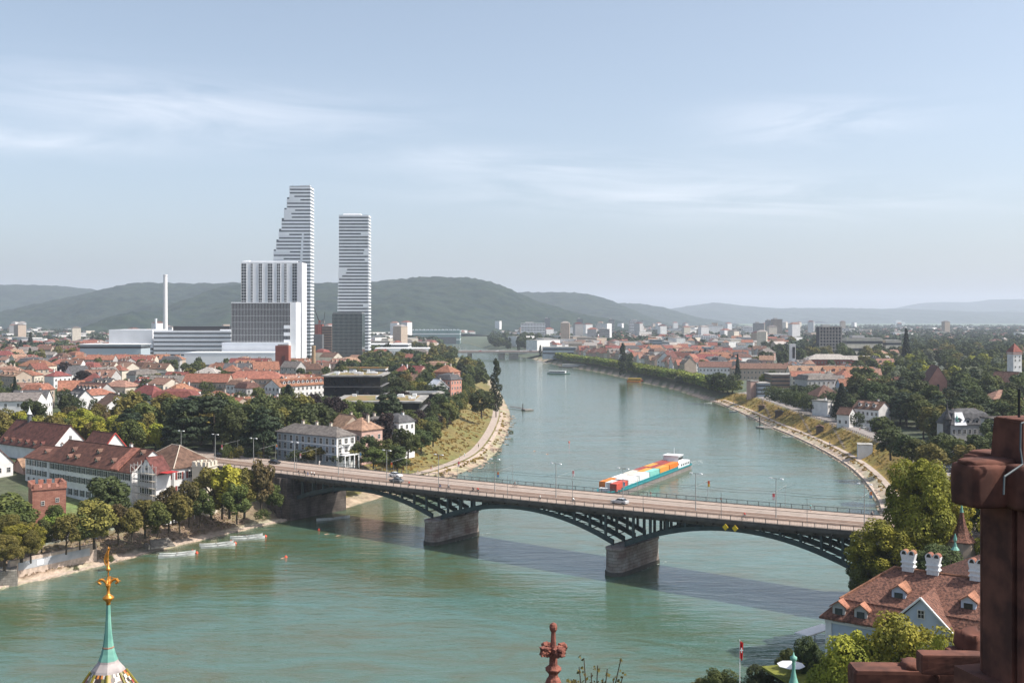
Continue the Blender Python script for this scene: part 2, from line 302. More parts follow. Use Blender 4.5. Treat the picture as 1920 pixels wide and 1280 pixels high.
# hills
hm = mat('forest_hill', (.006, .021, .017), .95, scale=.016, bump=1.0, col2=(.020, .038, .022), lo=.38, hi=.62, det=12)
[q for q in hm.node_tree.nodes if q.type == 'BUMP'][0].inputs['Distance'].default_value = 14
def vnoise(x, y, s, seed):
    r = np.random.default_rng(seed); T = r.random((512, 512)); x = x/s; y = y/s; xi = np.floor(x).astype(int); yi = np.floor(y).astype(int); fx = x-xi; fy = y-yi; fx = fx*fx*(3-2*fx); fy = fy*fy*(3-2*fy)
    g = lambda a, b_: T[(a) % 512, (b_) % 512]
    return (g(xi, yi)*(1-fx)+g(xi+1, yi)*fx)*(1-fy)+(g(xi, yi+1)*(1-fx)+g(xi+1, yi+1)*fx)*fy
def ridge(name, Y, D, prof, seed, step, base=8, crown=9):
    px = np.array([p[0] for p in prof], float); pz = np.array([ZP(p[1], Y) for p in prof]); xs = np.arange(XP(px[0], Y), XP(px[-1], Y), step); yv = np.arange(Y-D, Y+D*.7, step)
    xx, yy = np.meshgrid(xs, yv, indexing='ij'); top = np.interp(xx, (px-CX)*Y/FP, pz)
    top = top+(vnoise(xx, xx*0, 300, seed)-.5)*8
    tt = (yy-Y)/np.where(yy < Y, D, D*.7); gul = (vnoise(xx, yy, 420, seed+1)-.5)*.5+(vnoise(xx, yy, 150, seed+2)-.5)*.22
    e = np.clip(1-np.abs(tt)**1.25*(1+gul), 0, 1); e = e*e*(3-2*e)*.55+e*.45
    zz = base+(top-base)*e+(vnoise(xx, yy, 14, seed+3)+vnoise(xx, yy, 32, seed+4)-1)*crown*np.clip(e*4, 0, 1)
    zz = np.where(e <= .002, base-6, zz)
    a, b_ = xx.shape; ii = np.arange(a*b_).reshape(a, b_); f = np.stack([ii[:-1, :-1], ii[1:, :-1], ii[1:, 1:], ii[:-1, 1:]], -1).reshape(-1, 4)
    return tag(put(name, npmesh(name, np.stack([xx, yy, zz], -1).reshape(-1, 3), f, hm)), kind='structure')
ridge('hills', 4600, 1500, [(400, 560), (450, 534), (520, 531), (590, 531), (690, 529), (750, 524), (790, 521), (850, 522), (890, 523), (920, 528), (945, 537), (975, 551), (1010, 566), (1050, 578), (1100, 592), (1150, 600)], 11, 13)
ridge('hills', 5600, 1500, [(-300, 545), (60, 600), (120, 575), (170, 558), (215, 547), (250, 536), (272, 532), (330, 533), (400, 533), (450, 531), (560, 534), (640, 545), (700, 580), (740, 600)], 21, 15)
ridge('hills', 7500, 1500, [(-500, 540), (0, 535), (60, 534), (120, 536), (170, 541), (205, 548), (240, 560), (280, 590), (300, 597)], 31, 22)
ridge('hills', 6500, 1200, [(880, 597), (930, 560), (975, 549), (1030, 548), (1080, 548), (1110, 553), (1140, 562), (1170, 575), (1200, 590), (1220, 598)], 41, 20)
ridge('hills', 8200, 1200, [(1090, 598), (1120, 575), (1150, 568), (1195, 569), (1240, 575), (1270, 585), (1300, 594), (1340, 602)], 51, 24)
ridge('hills', 12500, 2200, [(1150, 600), (1220, 585), (1260, 578), (1340, 568), (1400, 574), (1460, 578), (1560, 577), (1650, 579), (1700, 579), (1800, 584), (1920, 586), (2200, 590)], 61, 45)
ridge('hills', 16000, 2600, [(1560, 590), (1620, 582), (1690, 577), (1730, 568), (1765, 566), (1810, 567), (1860, 562), (1920, 560), (2100, 570)], 71, 60)
# ------------------------------------------------------------------ trees
def leafmat(name, c, c2, trans=.22, rv=.28): return mat(name, c, .75, scale=3.0, col2=c2, rndv=rv, trans=trans, spec=.25, lo=.40, hi=.60, det=6)
LEAF = dict(round=leafmat('leaves_green', (.115, .135, .035), (.060, .078, .022)), dark=leafmat('leaves_dark', (.080, .102, .034), (.044, .060, .022)), olive=leafmat('leaves_olive', (.21, .18, .045), (.12, .11, .028)),
    lime=leafmat('leaves_lime', (.33, .32, .04), (.19, .20, .03)), beech=leafmat('leaves_copper', (.034, .022, .02), (.018, .012, .012), .08, .12), cedar=leafmat('needles_cedar', (.05, .072, .035), (.022, .036, .018), .1),
    conifer=leafmat('needles_dark', (.030, .045, .024), (.016, .026, .014), .08), poplar=leafmat('leaves_poplar', (.045, .062, .025), (.025, .036, .015)), clipped=leafmat('leaves_clipped', (.20, .24, .04), (.12, .155, .03)),
    pale=leafmat('leaves_pale', (.16, .18, .11), (.10, .12, .07)), chestnut=leafmat('leaves_chestnut', (.125, .095, .035), (.075, .065, .028)))
_pt = {}
def crown_mesh(kind, lv, var):
    key = (kind, lv, var)
    if key in _pt: return _pt[key]
    r = np.random.default_rng(sum(map(ord, kind))*7+var*31); n = {'hi': 30000, 'mid': 5200, 'lo': 1300}[lv]; leaf = {'hi': .034, 'mid': .085, 'lo': .17}[lv]
    shape = {'dark': 'round', 'olive': 'round', 'lime': 'round', 'beech': 'round', 'pale': 'round', 'chestnut': 'round'}.get(kind, kind)
    if shape == 'round':
        k = 80 if lv == 'hi' else 34; d = r.normal(size=(k, 3)); d /= np.linalg.norm(d, axis=1)[:, None]; d[:, 2] = np.where(d[:, 2] < -.78, -d[:, 2], d[:, 2])
        C = d*r.uniform(.5, .84, (k, 1))*np.array([1, 1, .44]); C[:, 2] += .55; C[:, :2] *= r.uniform(.85, 1.1, (1, 2)); Rr = r.uniform(.15, .29, k) if lv == 'hi' else r.uniform(.2, .36, k); RZ = Rr*(.34 if lv == 'hi' else .42)
    elif shape == 'poplar':
        k = 34; z = np.linspace(.12, .95, k); a = r.uniform(0, 6.28, k); rad = np.interp(z, [.1, .3, .7, 1], [.45, .6, .45, .05]); C = np.stack([np.cos(a)*rad, np.sin(a)*rad, z], 1); Rr = r.uniform(.35, .5, k)*np.interp(z, [.1, .7, 1], [1, .95, .5]); RZ = Rr*.16
    elif shape == 'conifer':
        k = 60; z = np.linspace(.08, .96, k)**.9; a = np.arange(k)*2.4; rad = (1-z)*.72; C = np.stack([np.cos(a)*rad, np.sin(a)*rad, z], 1); Rr = .10+.28*(1-z); RZ = .035+.03*(1-z)
    elif shape == 'cedar':
        k = 34; z = np.sort(r.uniform(.25, .97, k)); a = np.arange(k)*2.4; rad = np.interp(z, [.2, .45, .8, 1], [.7, .72, .45, .05]); C = np.stack([np.cos(a)*rad, np.sin(a)*rad, z], 1); Rr = np.interp(z, [.2, .8, 1], [.38, .32, .14])*r.uniform(.8, 1.2, k); RZ = Rr*.13
    elif shape == 'clipped':
        g = [(-.7+.35*i, -.7+.35*j, z) for i in range(5) for j in range(5) for z in (.45, .84)]; C = np.array(g)+r.normal(0, .04, (len(g), 3)); k = len(C); Rr = np.full(k, .30); RZ = np.full(k, .15)
    m = r.integers(0, k, n); u = r.normal(size=(n, 3)); u /= np.linalg.norm(u, axis=1)[:, None]; q = r.uniform(.72, 1.04, n)[:, None]
    P = C[m]+u*q*np.stack([Rr[m], Rr[m], RZ[m]], 1)
    zs = float(RZ.mean()/Rr.mean()); keep = np.ones(n, bool)
    for j in range(k):
        dd = (P-C[j])/np.array([Rr[j], Rr[j], RZ[j]]); keep &= ~((np.einsum('ij,ij->i', dd, dd) < .45) & (m != j))
    P = P[keep]; u = u[keep]; n = len(P); zz = {'round': .34, 'poplar': .2, 'conifer': .3, 'cedar': .3, 'clipped': .5}[shape]
    nn = u*np.array([1, 1, 1.0])+r.normal(0, .55, (n, 3))+np.array([0, 0, .35]); nn /= np.linalg.norm(nn, axis=1)[:, None]
    t1 = np.cross(nn, r.normal(size=(n, 3))); t1 /= np.linalg.norm(t1, axis=1)[:, None]; t2 = np.cross(nn, t1); s_ = leaf*r.uniform(.6, 1.25, (n, 1)); A = np.array([1, 1, zz])
    V = np.stack([P+t1*s_*A, P+t2*s_*.7*A, P-t1*s_*A, P-t2*s_*.7*A], 1).reshape(-1, 3); F_ = np.arange(4*n).reshape(n, 4)
    me = npmesh('crown', V, F_, LEAF[kind]); _pt[key] = me; return me
def trunk_mesh(kind):
    if ('t', kind) in _pt: return _pt['t', kind]
    mb = MB(); r = random.Random(5); top = {'poplar': .9, 'conifer': .93, 'cedar': .93}.get(kind, .62); k0 = .07
    pts = [(0, 0, -.06), (.01, .02, .18), (.04, -.02, .38), (0, 0, top)]; rr = [k0, k0*.8, k0*.55, k0*.15]
    for a, b_, r0, r1 in zip(pts, pts[1:], rr, rr[1:]): mb.tube(a, b_, r0, r1, 7)
    if kind not in ('poplar', 'conifer', 'cedar'):
        for i in range(7):
            t_ = i*.9+r.random(); z0 = .2+.04*i; mb.tube((.02, 0, z0), (math.cos(t_)*.55, math.sin(t_)*.55, z0+.2+.1*r.random()), k0*.4, k0*.08, 5)
    me = mb.mesh('trunk', BARK); _pt['t', kind] = me; return me
GEN = []                 # things whose label is finished once everything stands: (object, look, pixel x, pixel y)
OCC = []                 # circles already built on: x, y, r
LOOK = dict(round='leafy green tree', dark='dark green leafy tree', olive='olive green leafy tree', lime='bright yellow-green tree', beech='purple-black copper beech', cedar='spreading dark cedar', conifer='pointed dark conifer',
    poplar='slim columnar poplar', clipped='clipped flat-topped plane tree', pale='silvery green willow', chestnut='brown-tinged chestnut tree')
NAME = dict(round='broadleaf_tree', dark='broadleaf_tree', olive='broadleaf_tree', lime='broadleaf_tree', beech='copper_beech', cedar='cedar_tree', conifer='conifer_tree', poplar='poplar_tree', clipped='plane_tree', pale='willow_tree', chestnut='chestnut_tree')
def pix(x, y, z): return (CX+FP*x/y, HY+(CH-z)*FP/y)
def tree(kind, x, y, z, hgt, rad, group, label=None, lv=None, occ=True):
    if lv is None: lv = 'hi' if y < 260 else 'mid' if y < 760 else 'lo'
    o = thing(NAME[kind], label, 'tree', x, y, z, rnd.uniform(0, 6.28), group); o.scale = (rad*rnd.uniform(.93, 1.07), rad*rnd.uniform(.93, 1.07), hgt)
    c = put('crown', crown_mesh(kind, lv, rnd.randrange(4 if lv != 'hi' else 2)), o)
    if y < 900: put('trunk', trunk_mesh(kind), o)
    if occ: OCC.append((x, y, rad*.8))
    if not label:
        p = pix(x, y, z+hgt*.8); big = 'tall ' if hgt > 17.5 else 'small ' if hgt < 9 else ''
        GEN.append((o, big+LOOK[kind], p[0], p[1]))
    return o
def tree_px(kind, px, pyt, z, hgt, wpx, group, label=None, lv=None):     # by the pixel of its top, its height and its width in the photo
    Y = (CH-z-hgt)*FP/(pyt-HY); return tree(kind, XP(px, Y), Y, z, hgt, wpx*Y/FP/2, group, label, lv)
def free(x, y, r): return all((x-a)**2+(y-b_)**2 > (r+c_)**2 for a, b_, c_ in OCC)
def scatter(px0, px1, Y0, Y1, n, kinds, h0, h1, group, rr=(.36, .5), dmin=6, tries=30, side=None, keep=lambda px, y: True, gap=.8):
    k = 0
    for _ in range(n*tries):
        if k >= n: break
        Y = math.exp(rnd.uniform(math.log(Y0), math.log(Y1))); px = rnd.uniform(px0, px1); x = XP(px, Y); hg = rnd.uniform(h0, h1); r_ = hg*rnd.uniform(*rr)
        if not keep(px, Y) or not free(x, Y, r_*gap): continue
        hh, da, db = hab(x, Y)
        if max(da, db) < dmin: continue
        kd = rnd.choice(kinds)
        if kd in ('poplar',): r_ *= .4
        if kd == 'conifer': r_ *= .65
        tree(kd, x, Y, hh, hg, r_, group); k += 1
# ------------------------------------------------------------------ buildings
_w = {}
def window_mesh(w_, h_, glassm=None, framem=None, fr=.1):
    key = (w_, h_, id(glassm), id(framem))
    if key in _w: return _w[key]
    mb = MB(); mb.box(0, -.03, -h_/2, w_, .06, h_, 0)                                # glass slab standing 3 cm out
    for sx_ in (-1, 1): mb.box(sx_*(w_/2+fr/2), -.06, -h_/2-fr, fr, .12, h_+2*fr, 1)
    for zz in (-h_/2-fr, h_/2): mb.box(0, -.06, zz, w_, .12, fr, 1)
    mb.box(0, -.075, -h_/2, .06, .03, h_, 1); mb.box(0, -.072, 0, w_, .03, .05, 1)
    _w[key] = mb.mesh('window', [glassm or GLASS, framem or FRAME]); return _w[key]
def shutter_mesh(w_, h_, m):
    key = ('s', w_, h_, id(m))
    if key not in _w: _w[key] = MB().box(0, -.05, -h_/2, w_, .1, h_).mesh('shutter', m)
    return _w[key]
def win_at(root, x, y, z, rot, w_=1.1, h_=1.6, shut=None, pane=False):
    o = put('window', window_mesh(w_, h_), root, (x, y, z), rot)
    if shut:
        for s_ in (-1, 1): put('shutter', shutter_mesh(w_*.48, h_+.2, shut), o, (s_*(w_/2+.1+w_*.26), -.0, 0))
    return o
def faces_of(L_, D_): return {'F': ((0, -D_/2), 0, L_), 'R': ((L_/2, 0), math.pi/2, D_), 'L': ((-L_/2, 0), -math.pi/2, D_), 'B': ((0, D_/2), math.pi, L_)}
def win_rows(root, L_, D_, face, zs, n, w_=1.1, h_=1.6, shut=None, m0=0.0, m1=0.0):
    (cx, cy), rot, ln = faces_of(L_, D_)[face]; ux, uy = math.cos(rot), math.sin(rot)
    a = -ln/2+m0; b_ = ln/2-m1
    for z in zs:
        for i in range(n):
            t_ = a+(b_-a)*(i+.5)/n; win_at(root, cx+ux*t_, cy+uy*t_, z, rot, w_, h_, shut)
def gable_roof(L_, D_, h_, rh, ov=.5, th=.28):
    mb = MB(); k = rh/(D_/2); e = D_/2+ov; x0, x1 = -L_/2-ov*.6, L_/2+ov*.6
    for s_ in (-1, 1): mb.ext([(s_*e, h_-ov*k), (0, h_+rh), (0, h_+rh+th), (s_*e, h_-ov*k+th)][::s_], x0, x1)
    mb.ext([(-.16, h_+rh+th*.7), (.16, h_+rh+th*.7), (.1, h_+rh+th+.12), (-.1, h_+rh+th+.12)], x0, x1)
    return mb
def hip_roof(L_, D_, h_, rh, ov=.5, th=.25, rl=None):
    mb = MB(); a, b_ = L_/2+ov, D_/2+ov; rl = max(.2, (L_-D_)/2) if rl is None else rl; z0 = h_; z1 = h_+th; t_ = h_+rh+th
    v = [(-a, -b_, z0), (a, -b_, z0), (a, b_, z0), (-a, b_, z0), (-a, -b_, z1), (a, -b_, z1), (a, b_, z1), (-a, b_, z1), (-rl, 0, t_), (rl, 0, t_)]
    return mb.add(v, [(3, 2, 1, 0), (0, 1, 5, 4), (1, 2, 6, 5), (2, 3, 7, 6), (3, 0, 4, 7), (4, 5, 9, 8), (5, 6, 9), (6, 7, 8, 9), (7, 4, 8)])
def flat_roof(L_, D_, h_, ov=.3, par=.5):
    mb = MB(); mb.box(0, 0, h_, L_+2*ov, D_+2*ov, .3); a, b_ = L_/2+ov-.15, D_/2+ov-.15
    for x, y, sx_, sy_ in ((0, -b_, L_+2*ov, .3), (0, b_, L_+2*ov, .3), (-a, 0, .3, 2*b_-.3), (a, 0, .3, 2*b_-.3)): mb.box(x, y, h_+.3, sx_, sy_, par)
    return mb
def mansard(L_, D_, h_, rh, ov=.4, inset=1.8):
    mb = MB(); a, b_ = L_/2+ov, D_/2+ov; c_, d_ = L_/2-inset, D_/2-inset; zz = [h_, h_+.25, h_+rh]
    v = [(sx_*p, sy_*q, z) for z, p, q in ((zz[0], a, b_), (zz[1], a, b_), (zz[2], c_, d_)) for sx_, sy_ in ((-1, -1), (1, -1), (1, 1), (-1, 1))]+[(-max(.2, c_-d_), 0, h_+rh*1.35), (max(.2, c_-d_), 0, h_+rh*1.35)]
    f = [(3, 2, 1, 0)]
    for l in (0, 4): f += [(l+i, l+(i+1) % 4, l+4+(i+1) % 4, l+4+i) for i in range(4)]
    return mb.add(v, f+[(8, 9, 13, 12), (9, 10, 13), (10, 11, 12, 13), (11, 8, 12)])
CHIM = {}
def chimney_mesh(k):
    if k not in CHIM: CHIM[k] = MB().box(0, 0, -1.5, .9, .7, 2.7, 0).box(0, 0, 1.2, 1.1, .9, .2, 1).box(-.2, 0, 1.4, .25, .25, .4, 2).box(.2, 0, 1.4, .25, .25, .3, 2).mesh('chimney', [WALL[k], CONC, ROOF['brown']])
    return CHIM[k]
def dormer_mesh(rc, wc, w_=1.7, h_=1.6, dp=2.4):
    key = (rc, wc, w_, h_)
    if key not in CHIM:
        mb = MB(); mb.box(0, dp/2, -.6, w_, dp, h_+.6, 1); mb.box(0, -.03, .25, w_*.6, .06, h_-.55, 2)
        for s_ in (-1, 1): mb.add([(0, -.3, h_+.75), (s_*(w_/2+.3), -.3, h_-.05), (s_*(w_/2+.3), dp+1, h_-.05), (0, dp+1, h_+.75), (0, -.3, h_+.55), (s_*(w_/2+.3), -.3, h_-.25), (s_*(w_/2+.3), dp+1, h_-.25), (0, dp+1, h_+.55)], [(0, 1, 2, 3), (4, 7, 6, 5), (0, 4, 5, 1), (1, 5, 6, 2), (3, 2, 6, 7)], 0)
        mb.add([(-w_/2, 0, h_-.02), (w_/2, 0, h_-.02), (0, 0, h_+.6)], [(0, 1, 2)], 1)
        CHIM[key] = mb.mesh('dormer', [ROOF[rc], WALL[wc], GLASS])
    return CHIM[key]
def house(look, x, y, z, L_, D_, h_, rt, rh, rot, rc, wc, win='FR', sp=3.0, chim=1, dorm=0, group=None, label=None, name='house', cat='house', fl=3.0, wsz=(1.1, 1.5), shut=None, occ=True, base=4, balc=0, lead=None):
    """rot in degrees; local -y is the front, the ridge runs along local x"""
    o = thing(name, label, cat, x, y, z, R(rot), group); mb = MB()
    if rt == 'gable':
        mb.ext([(-D_/2, -base), (D_/2, -base), (D_/2, h_), (0, h_+rh), (-D_/2, h_)], -L_/2, L_/2)
    else: mb.box(0, 0, -base, L_, D_, h_+base)
    mb.build('wall', WALL[wc], o)
    rm = gable_roof(L_, D_, h_, rh) if rt == 'gable' else hip_roof(L_, D_, h_, rh) if rt == 'hip' else mansard(L_, D_, h_, rh) if rt == 'mansard' else flat_roof(L_, D_, h_)
    ro = rm.build('roof', [ROOF[rc]], o)
    nf = max(1, int((h_-.4)/fl)); zs = [1.6+(h_/nf)*i for i in range(nf)]
    for f in win:
        ln = L_ if f in 'FB' else D_; n = max(1, int(ln/sp))
        while n*nf > 60: n -= 1
        win_rows(o, L_, D_, f, zs, n, *wsz, shut)
    for i in range(chim):
        cx = (-.35+.7*(i+.5)/chim)*L_ if chim > 1 else L_*.22; cyy = D_*.08 if rt != 'flat' else D_*.2
        put('chimney', chimney_mesh('cream' if wc not in ('white', 'redbrick') else wc), ro, (cx, cyy, h_+(rh*.95 if rt != 'flat' else .3)))
    if dorm:
        k = (rh/(D_/2)) if rt != 'mansard' else 2.0; yy = -D_/2*.66 if rt != 'mansard' else -D_/2+.55; zz = h_+(D_/2+yy)*k*.9 if rt != 'mansard' else h_+.5
        for i in range(dorm): put('dormer', dormer_mesh(rc, wc), ro, ((-.42+.84*(i+.5)/dorm)*L_, yy-.6, zz))
    if balc:
        bm = _w.setdefault('balc', MB().box(0, -.7, 0, 3.6, 1.4, .15, 0).box(0, -1.38, .15, 3.6, .06, .9, 1).mesh('balcony', [CONC, METAL]))
        for i in range(nf):
            for j in range(balc): put('balcony', bm, o, ((-.45+.9*(j+.5)/balc)*L_, -D_/2, .3+(h_/nf)*i))
    if occ:
        k = max(1, round(L_/D_)); c_, n_ = math.cos(R(rot)), math.sin(R(rot))
        for i in range(k): q = (-.5+(i+.5)/k)*L_; OCC.append((x+c_*q, y+n_*q, D_*.6))
    if not label: p = pix(x, y, z+h_); GEN.append((o, look, p[0], p[1]))
    return o
def house_px(look, px, py, z, L_, D_, h_, rt, rh, rot, rc, wc, **k):     # px, py: the middle of its ridge in the photo
    zt = z+h_+(rh if rt != 'flat' else .8); Y = (CH-zt)*FP/(py-HY); return house(look, XP(px, Y), Y, z, L_, D_, h_, rt, rh, rot, rc, wc, **k)
# ------------------------------------------------------------------ the arched road bridge
BX, BY, BU, BV = 25.1, 258.6, (.8, -.6), (.6, .8); BW = 21.5; BROT = math.atan2(-.6, .8)
def zd(s): return 15.7+.0247*s+.0000728*s*s if s > -150 else 15.7+.0247*-150+.0000728*22500
def B(s, t, dz=0.0): return (BX+BU[0]*s+BV[0]*t, BY+BU[1]*s+BV[1]*t, zd(s)+dz)
br = thing('road_bridge', 'long steel arch bridge carrying the tram road over the green river', 'bridge', 0, 0, 0)
def strip(mb, s0, s1, t0, t1, dz0, dz1, mi=0, step=4.0):
    n = max(1, int(abs(s1-s0)/step)); ss = [s0+(s1-s0)*i/n for i in range(n+1)]; vs = []
    for s_ in ss: vs += [B(s_, t0, dz0), B(s_, t1, dz0), B(s_, t1, dz1), B(s_, t0, dz1)]
    fs = []
    for i in range(n):
        a = 4*i; b_ = a+4
        for j in range(4): fs.append((a+j, a+(j+1) % 4, b_+(j+1) % 4, b_+j))
    fs += [(0, 1, 2, 3), (4*n+3, 4*n+2, 4*n+1, 4*n)]; mb.add(vs, fs, mi)
S0, S1 = -205, 82
PINK = mat('deck_paving', (.36, .285, .235), .9, .12, .6); TRK = mat('track_bed', (.23, .155, .115), .9, .2, .8); RAILM = mat('rail_steel', (.10, .075, .06), .5, .2)
FASC = mat('deck_fascia', (.10, .088, .08), .8, .25, .6)
mb = MB(); strip(mb, S0, S1, 0, BW, -1.0, -.12); strip(mb, S0, S1, -.25, .2, -.75, .12); strip(mb, S0, S1, BW-.2, BW+.25, -.75, .12)
for t_ in (1.8, 7.0, 12.2, 17.4): strip(mb, -117, 58.6, t_-.2, t_+.2, -1.9, -1.0)
for i in range(44): s_ = -115+i*4; strip(mb, s_, s_+.3, .6, BW-.6, -1.6, -1.0)
mb.build('deck', [FASC], br)
mb = MB(); strip(mb, S0, S1, .2, 4.2, -.12, .06); strip(mb, S0, S1, BW-3.8, BW-.2, -.12, .06); mb.build('pavement', PINK, br)
mb = MB(); strip(mb, S0, S1, 4.2, BW-3.8, -.12, -.06); mb.build('roadway', mat('bridge_asphalt', (.31, .25, .21), .9, .12, .5), br)
mb = MB(); strip(mb, S0, S1, 5.2, 8.4, -.06, -.045); strip(mb, S0, S1, 9.2, 12.2, -.06, -.045); mb.build('tram_bed', TRK, br)
mb = MB()
for t_ in (6.1, 7.5, 9.9, 11.3): strip(mb, S0, S1, t_-.07, t_+.07, -.045, -.02)
mb.build('tram_rail', RAILM, br)
mb = MB()
for t_ in (4.75, 13.2, 16.4): strip(mb, S0, S1, t_-.06, t_+.06, -.06, -.052)
mb.build('lane_line', mat('lane_line', (.62, .58, .53), .8, .1), br)
RAILG = mat('railing_metal', (.085, .095, .095), .6, .2)
def railing(t_, s0, s1):
    mb = MB(); strip(mb, s0, s1, t_-.05, t_+.05, 1.1, 1.2); strip(mb, s0, s1, t_-.03, t_+.03, .2, .26); s_ = s0
    while s_ < s1:
        p = B(s_, t_, .06); mb.box(p[0], p[1], p[2], .13, .13, 1.15, rot=BROT)
        for j in range(1, 8): p = B(s_+j*.35, t_, .2); mb.box(p[0], p[1], p[2], .025, .025, .95, rot=BROT)
        s_ += 2.8
    mb.build('railing', RAILG, br)
railing(.0, S0, S1); railing(BW, S0, S1)
spans = [(-115.5, -60.2, 6.4, 6.9), (-57.0, -1.6, 6.9, 6.9), (1.6, 57.6, 6.9, 8.8)]
pm = MB().box(0, 0, 0, .55, .55, 1).mesh('spandrel_post', STEEL)
for s0, s1, z0, z1 in spans:
    sm = (s0+s1)/2; zc = zd(sm)-2.5
    def zr(s_):
        q = (s_-s0)/(s1-s0); lin = z0+(z1-z0)*q; return lin+(zc-(z0+z1)/2)*(1-(2*q-1)**2)
    for t_ in (1.8, 7.0, 12.2, 17.4):
        mb = MB(); n = 22; vs = []
        for i in range(n+1):
            s_ = s0+(s1-s0)*i/n; z = zr(s_); d = .95+.35*abs(2*i/n-1)
            for tt, zz in ((-.28, 0), (.28, 0), (.28, d), (-.28, d)): p = B(s_, t_+tt); vs.append((p[0], p[1], z+zz-.3))
        fs = [(4*i+j, 4*i+(j+1) % 4, 4*i+4+(j+1) % 4, 4*i+4+j) for i in range(n) for j in range(4)]
        mb.add(vs, fs); rib = mb.build('arch_rib', STEEL, br)
        for i in range(12):
            s_ = s0+(s1-s0)*(i+.5)/12
            if i in (5, 6): continue
            z = zr(s_)+.6; zt = zd(s_)-1.85
            if zt-z < .35: continue
            p = B(s_, t_); q = put('spandrel_post', pm, rib, (p[0], p[1], z), BROT); q.scale = (1, 1, zt-z)
    mb = MB()
    for i in range(12):
        s_ = s0+(s1-s0)*(i+.5)/12; z = zr(s_)+.4
        for a, b_ in ((1.8, 7.0), (7.0, 12.2), (12.2, 17.4)):
            p = B(s_, a); q = B(s_, b_); mb.tube((p[0], p[1], z), (q[0], q[1], z), .13)
            s2 = s0+(s1-s0)*(i+1.5)/12
            if i < 11: q = B(s2, b_); mb.tube((p[0], p[1], z), (q[0], q[1], zr(s2)+.4), .09)
    mb.build('cross_bracing', STEEL, br)
PIERM = mat('pier_stone', (.37, .35, .32), .9, scale=.3, bump=.5, col2=(.19, .13, .11), pat='xz', pscale=(2.2, .75)); PIERD = mat('pier_wet_stone', (.07, .065, .055), .6, .3, .8)
def pier(s_):
    mb = MB(); n = 8; L0, L1, w_ = .2, 17.0, 2.35
    def ring(k, z):
        pts = []
        for i in range(n+1): a = math.pi+math.pi*i/n; pts.append((math.cos(a)*w_*k, L0+math.sin(a)*w_*1.0*k))
        for i in range(n+1): a = math.pi*i/n; pts.append((math.cos(a)*w_*k, L1-w_*.2+math.sin(a)*w_*.8*k))
        return [(*B(s_+p[0], p[1])[:2], z) for p in pts]
    zs = [(-2, 1.16, 1), (.9, 1.16, 1), (.95, 1.05, 0)]+[(1.0+i*.72+d, 1.05+e-i*.006, 0) for i in range(7) for d, e in ((0, 0), (.55, 0), (.6, -.035), (.68, -.035))]+[(6.1, 1.0, 0), (6.15, 1.1, 0), (6.6, 1.1, 0)]
    R_ = [ring(k, z) for z, k, _ in zs]; m = len(R_[0]); vs = [p for r_ in R_ for p in r_]
    for j in range(len(R_)-1): mb.add([*R_[j], *R_[j+1]], [(i, (i+1) % m, m+(i+1) % m, m+i) for i in range(m)], zs[j][2])
    mb.add(R_[-1], [tuple(range(m))], 0); mb.build('pier', [PIERM, PIERD], br)
pier(-58.6); pier(0)
ABM = mat('abutment_stone', (.13, .11, .098), .92, scale=.35, bump=.5, col2=(.06, .05, .045), pat='xz', pscale=(2.0, .8))
def bbox(mb, s0, s1, t0, t1, z0, z1=None, mi=0):
    vs = [(*B(s_, t_)[:2], z0) for s_, t_ in ((s0, t0), (s1, t0), (s1, t1), (s0, t1))]
    vs += [(*B(s_, t_)[:2], z1 if z1 is not None else zd(s_)-1.0) for s_, t_ in ((s0, t0), (s1, t0), (s1, t1), (s0, t1))]
    mb.add(vs, [(3, 2, 1, 0), (4, 5, 6, 7), (0, 1, 5, 4), (1, 2, 6, 5), (2, 3, 7, 6), (3, 0, 4, 7)], mi)
mb = MB(); bbox(mb, -126, -115.5, -1.2, BW+1.0, -2, 6.6); bbox(mb, -126, -117, -1.2, BW+1.0, 6.6); bbox(mb, -205, -126, .3, BW-.3, -2); bbox(mb, -121, -119.4, -2.0, -1.2, -2)
for k in range(5): bbox(mb, -117, -116.2, 1+k*4.8, 2.2+k*4.8, 6.6)
mb.build('abutment', ABM, br)
mb = MB(); bbox(mb, 57.6, 64, -.9, BW+.9, -2, 8.6); bbox(mb, 58.8, 64, -.9, BW+.9, 8.6); bbox(mb, 64, 82, .2, BW-.2, -2); bbox(mb, 60.5, 61.6, -1.5, -.9, 0); mb.build('abutment', mat('abutment_pale', (.36, .33, .30), .9, scale=.4, bump=.3, col2=(.25, .22, .19), pat='xz', pscale=(1.8, .7)), br)
sg = mat('sign_yellow', (.75, .50, .03), .6, .05)
for d in (0, 2.6):                                           # the two yellow diamonds hung under the deck
    p = B(29.6+d*.9, .9); z = zd(29.6)-1.35; mb = MB(); a = .74
    mb.add([(p[0]+BU[0]*q-.06*k, p[1]+BU[1]*q-.08*k, z+r_) for k in (0, 1.5) for q, r_ in ((0, -a), (a, 0), (0, a), (-a, 0))], [(3, 2, 1, 0), (4, 5, 6, 7), (0, 1, 5, 4), (1, 2, 6, 5), (2, 3, 7, 6), (3, 0, 4, 7)])
    mb.v = [(v[0]-.6*2.2, v[1]-.8*2.2, v[2]) for v in mb.v]; mb.build('navigation_sign', sg, br)
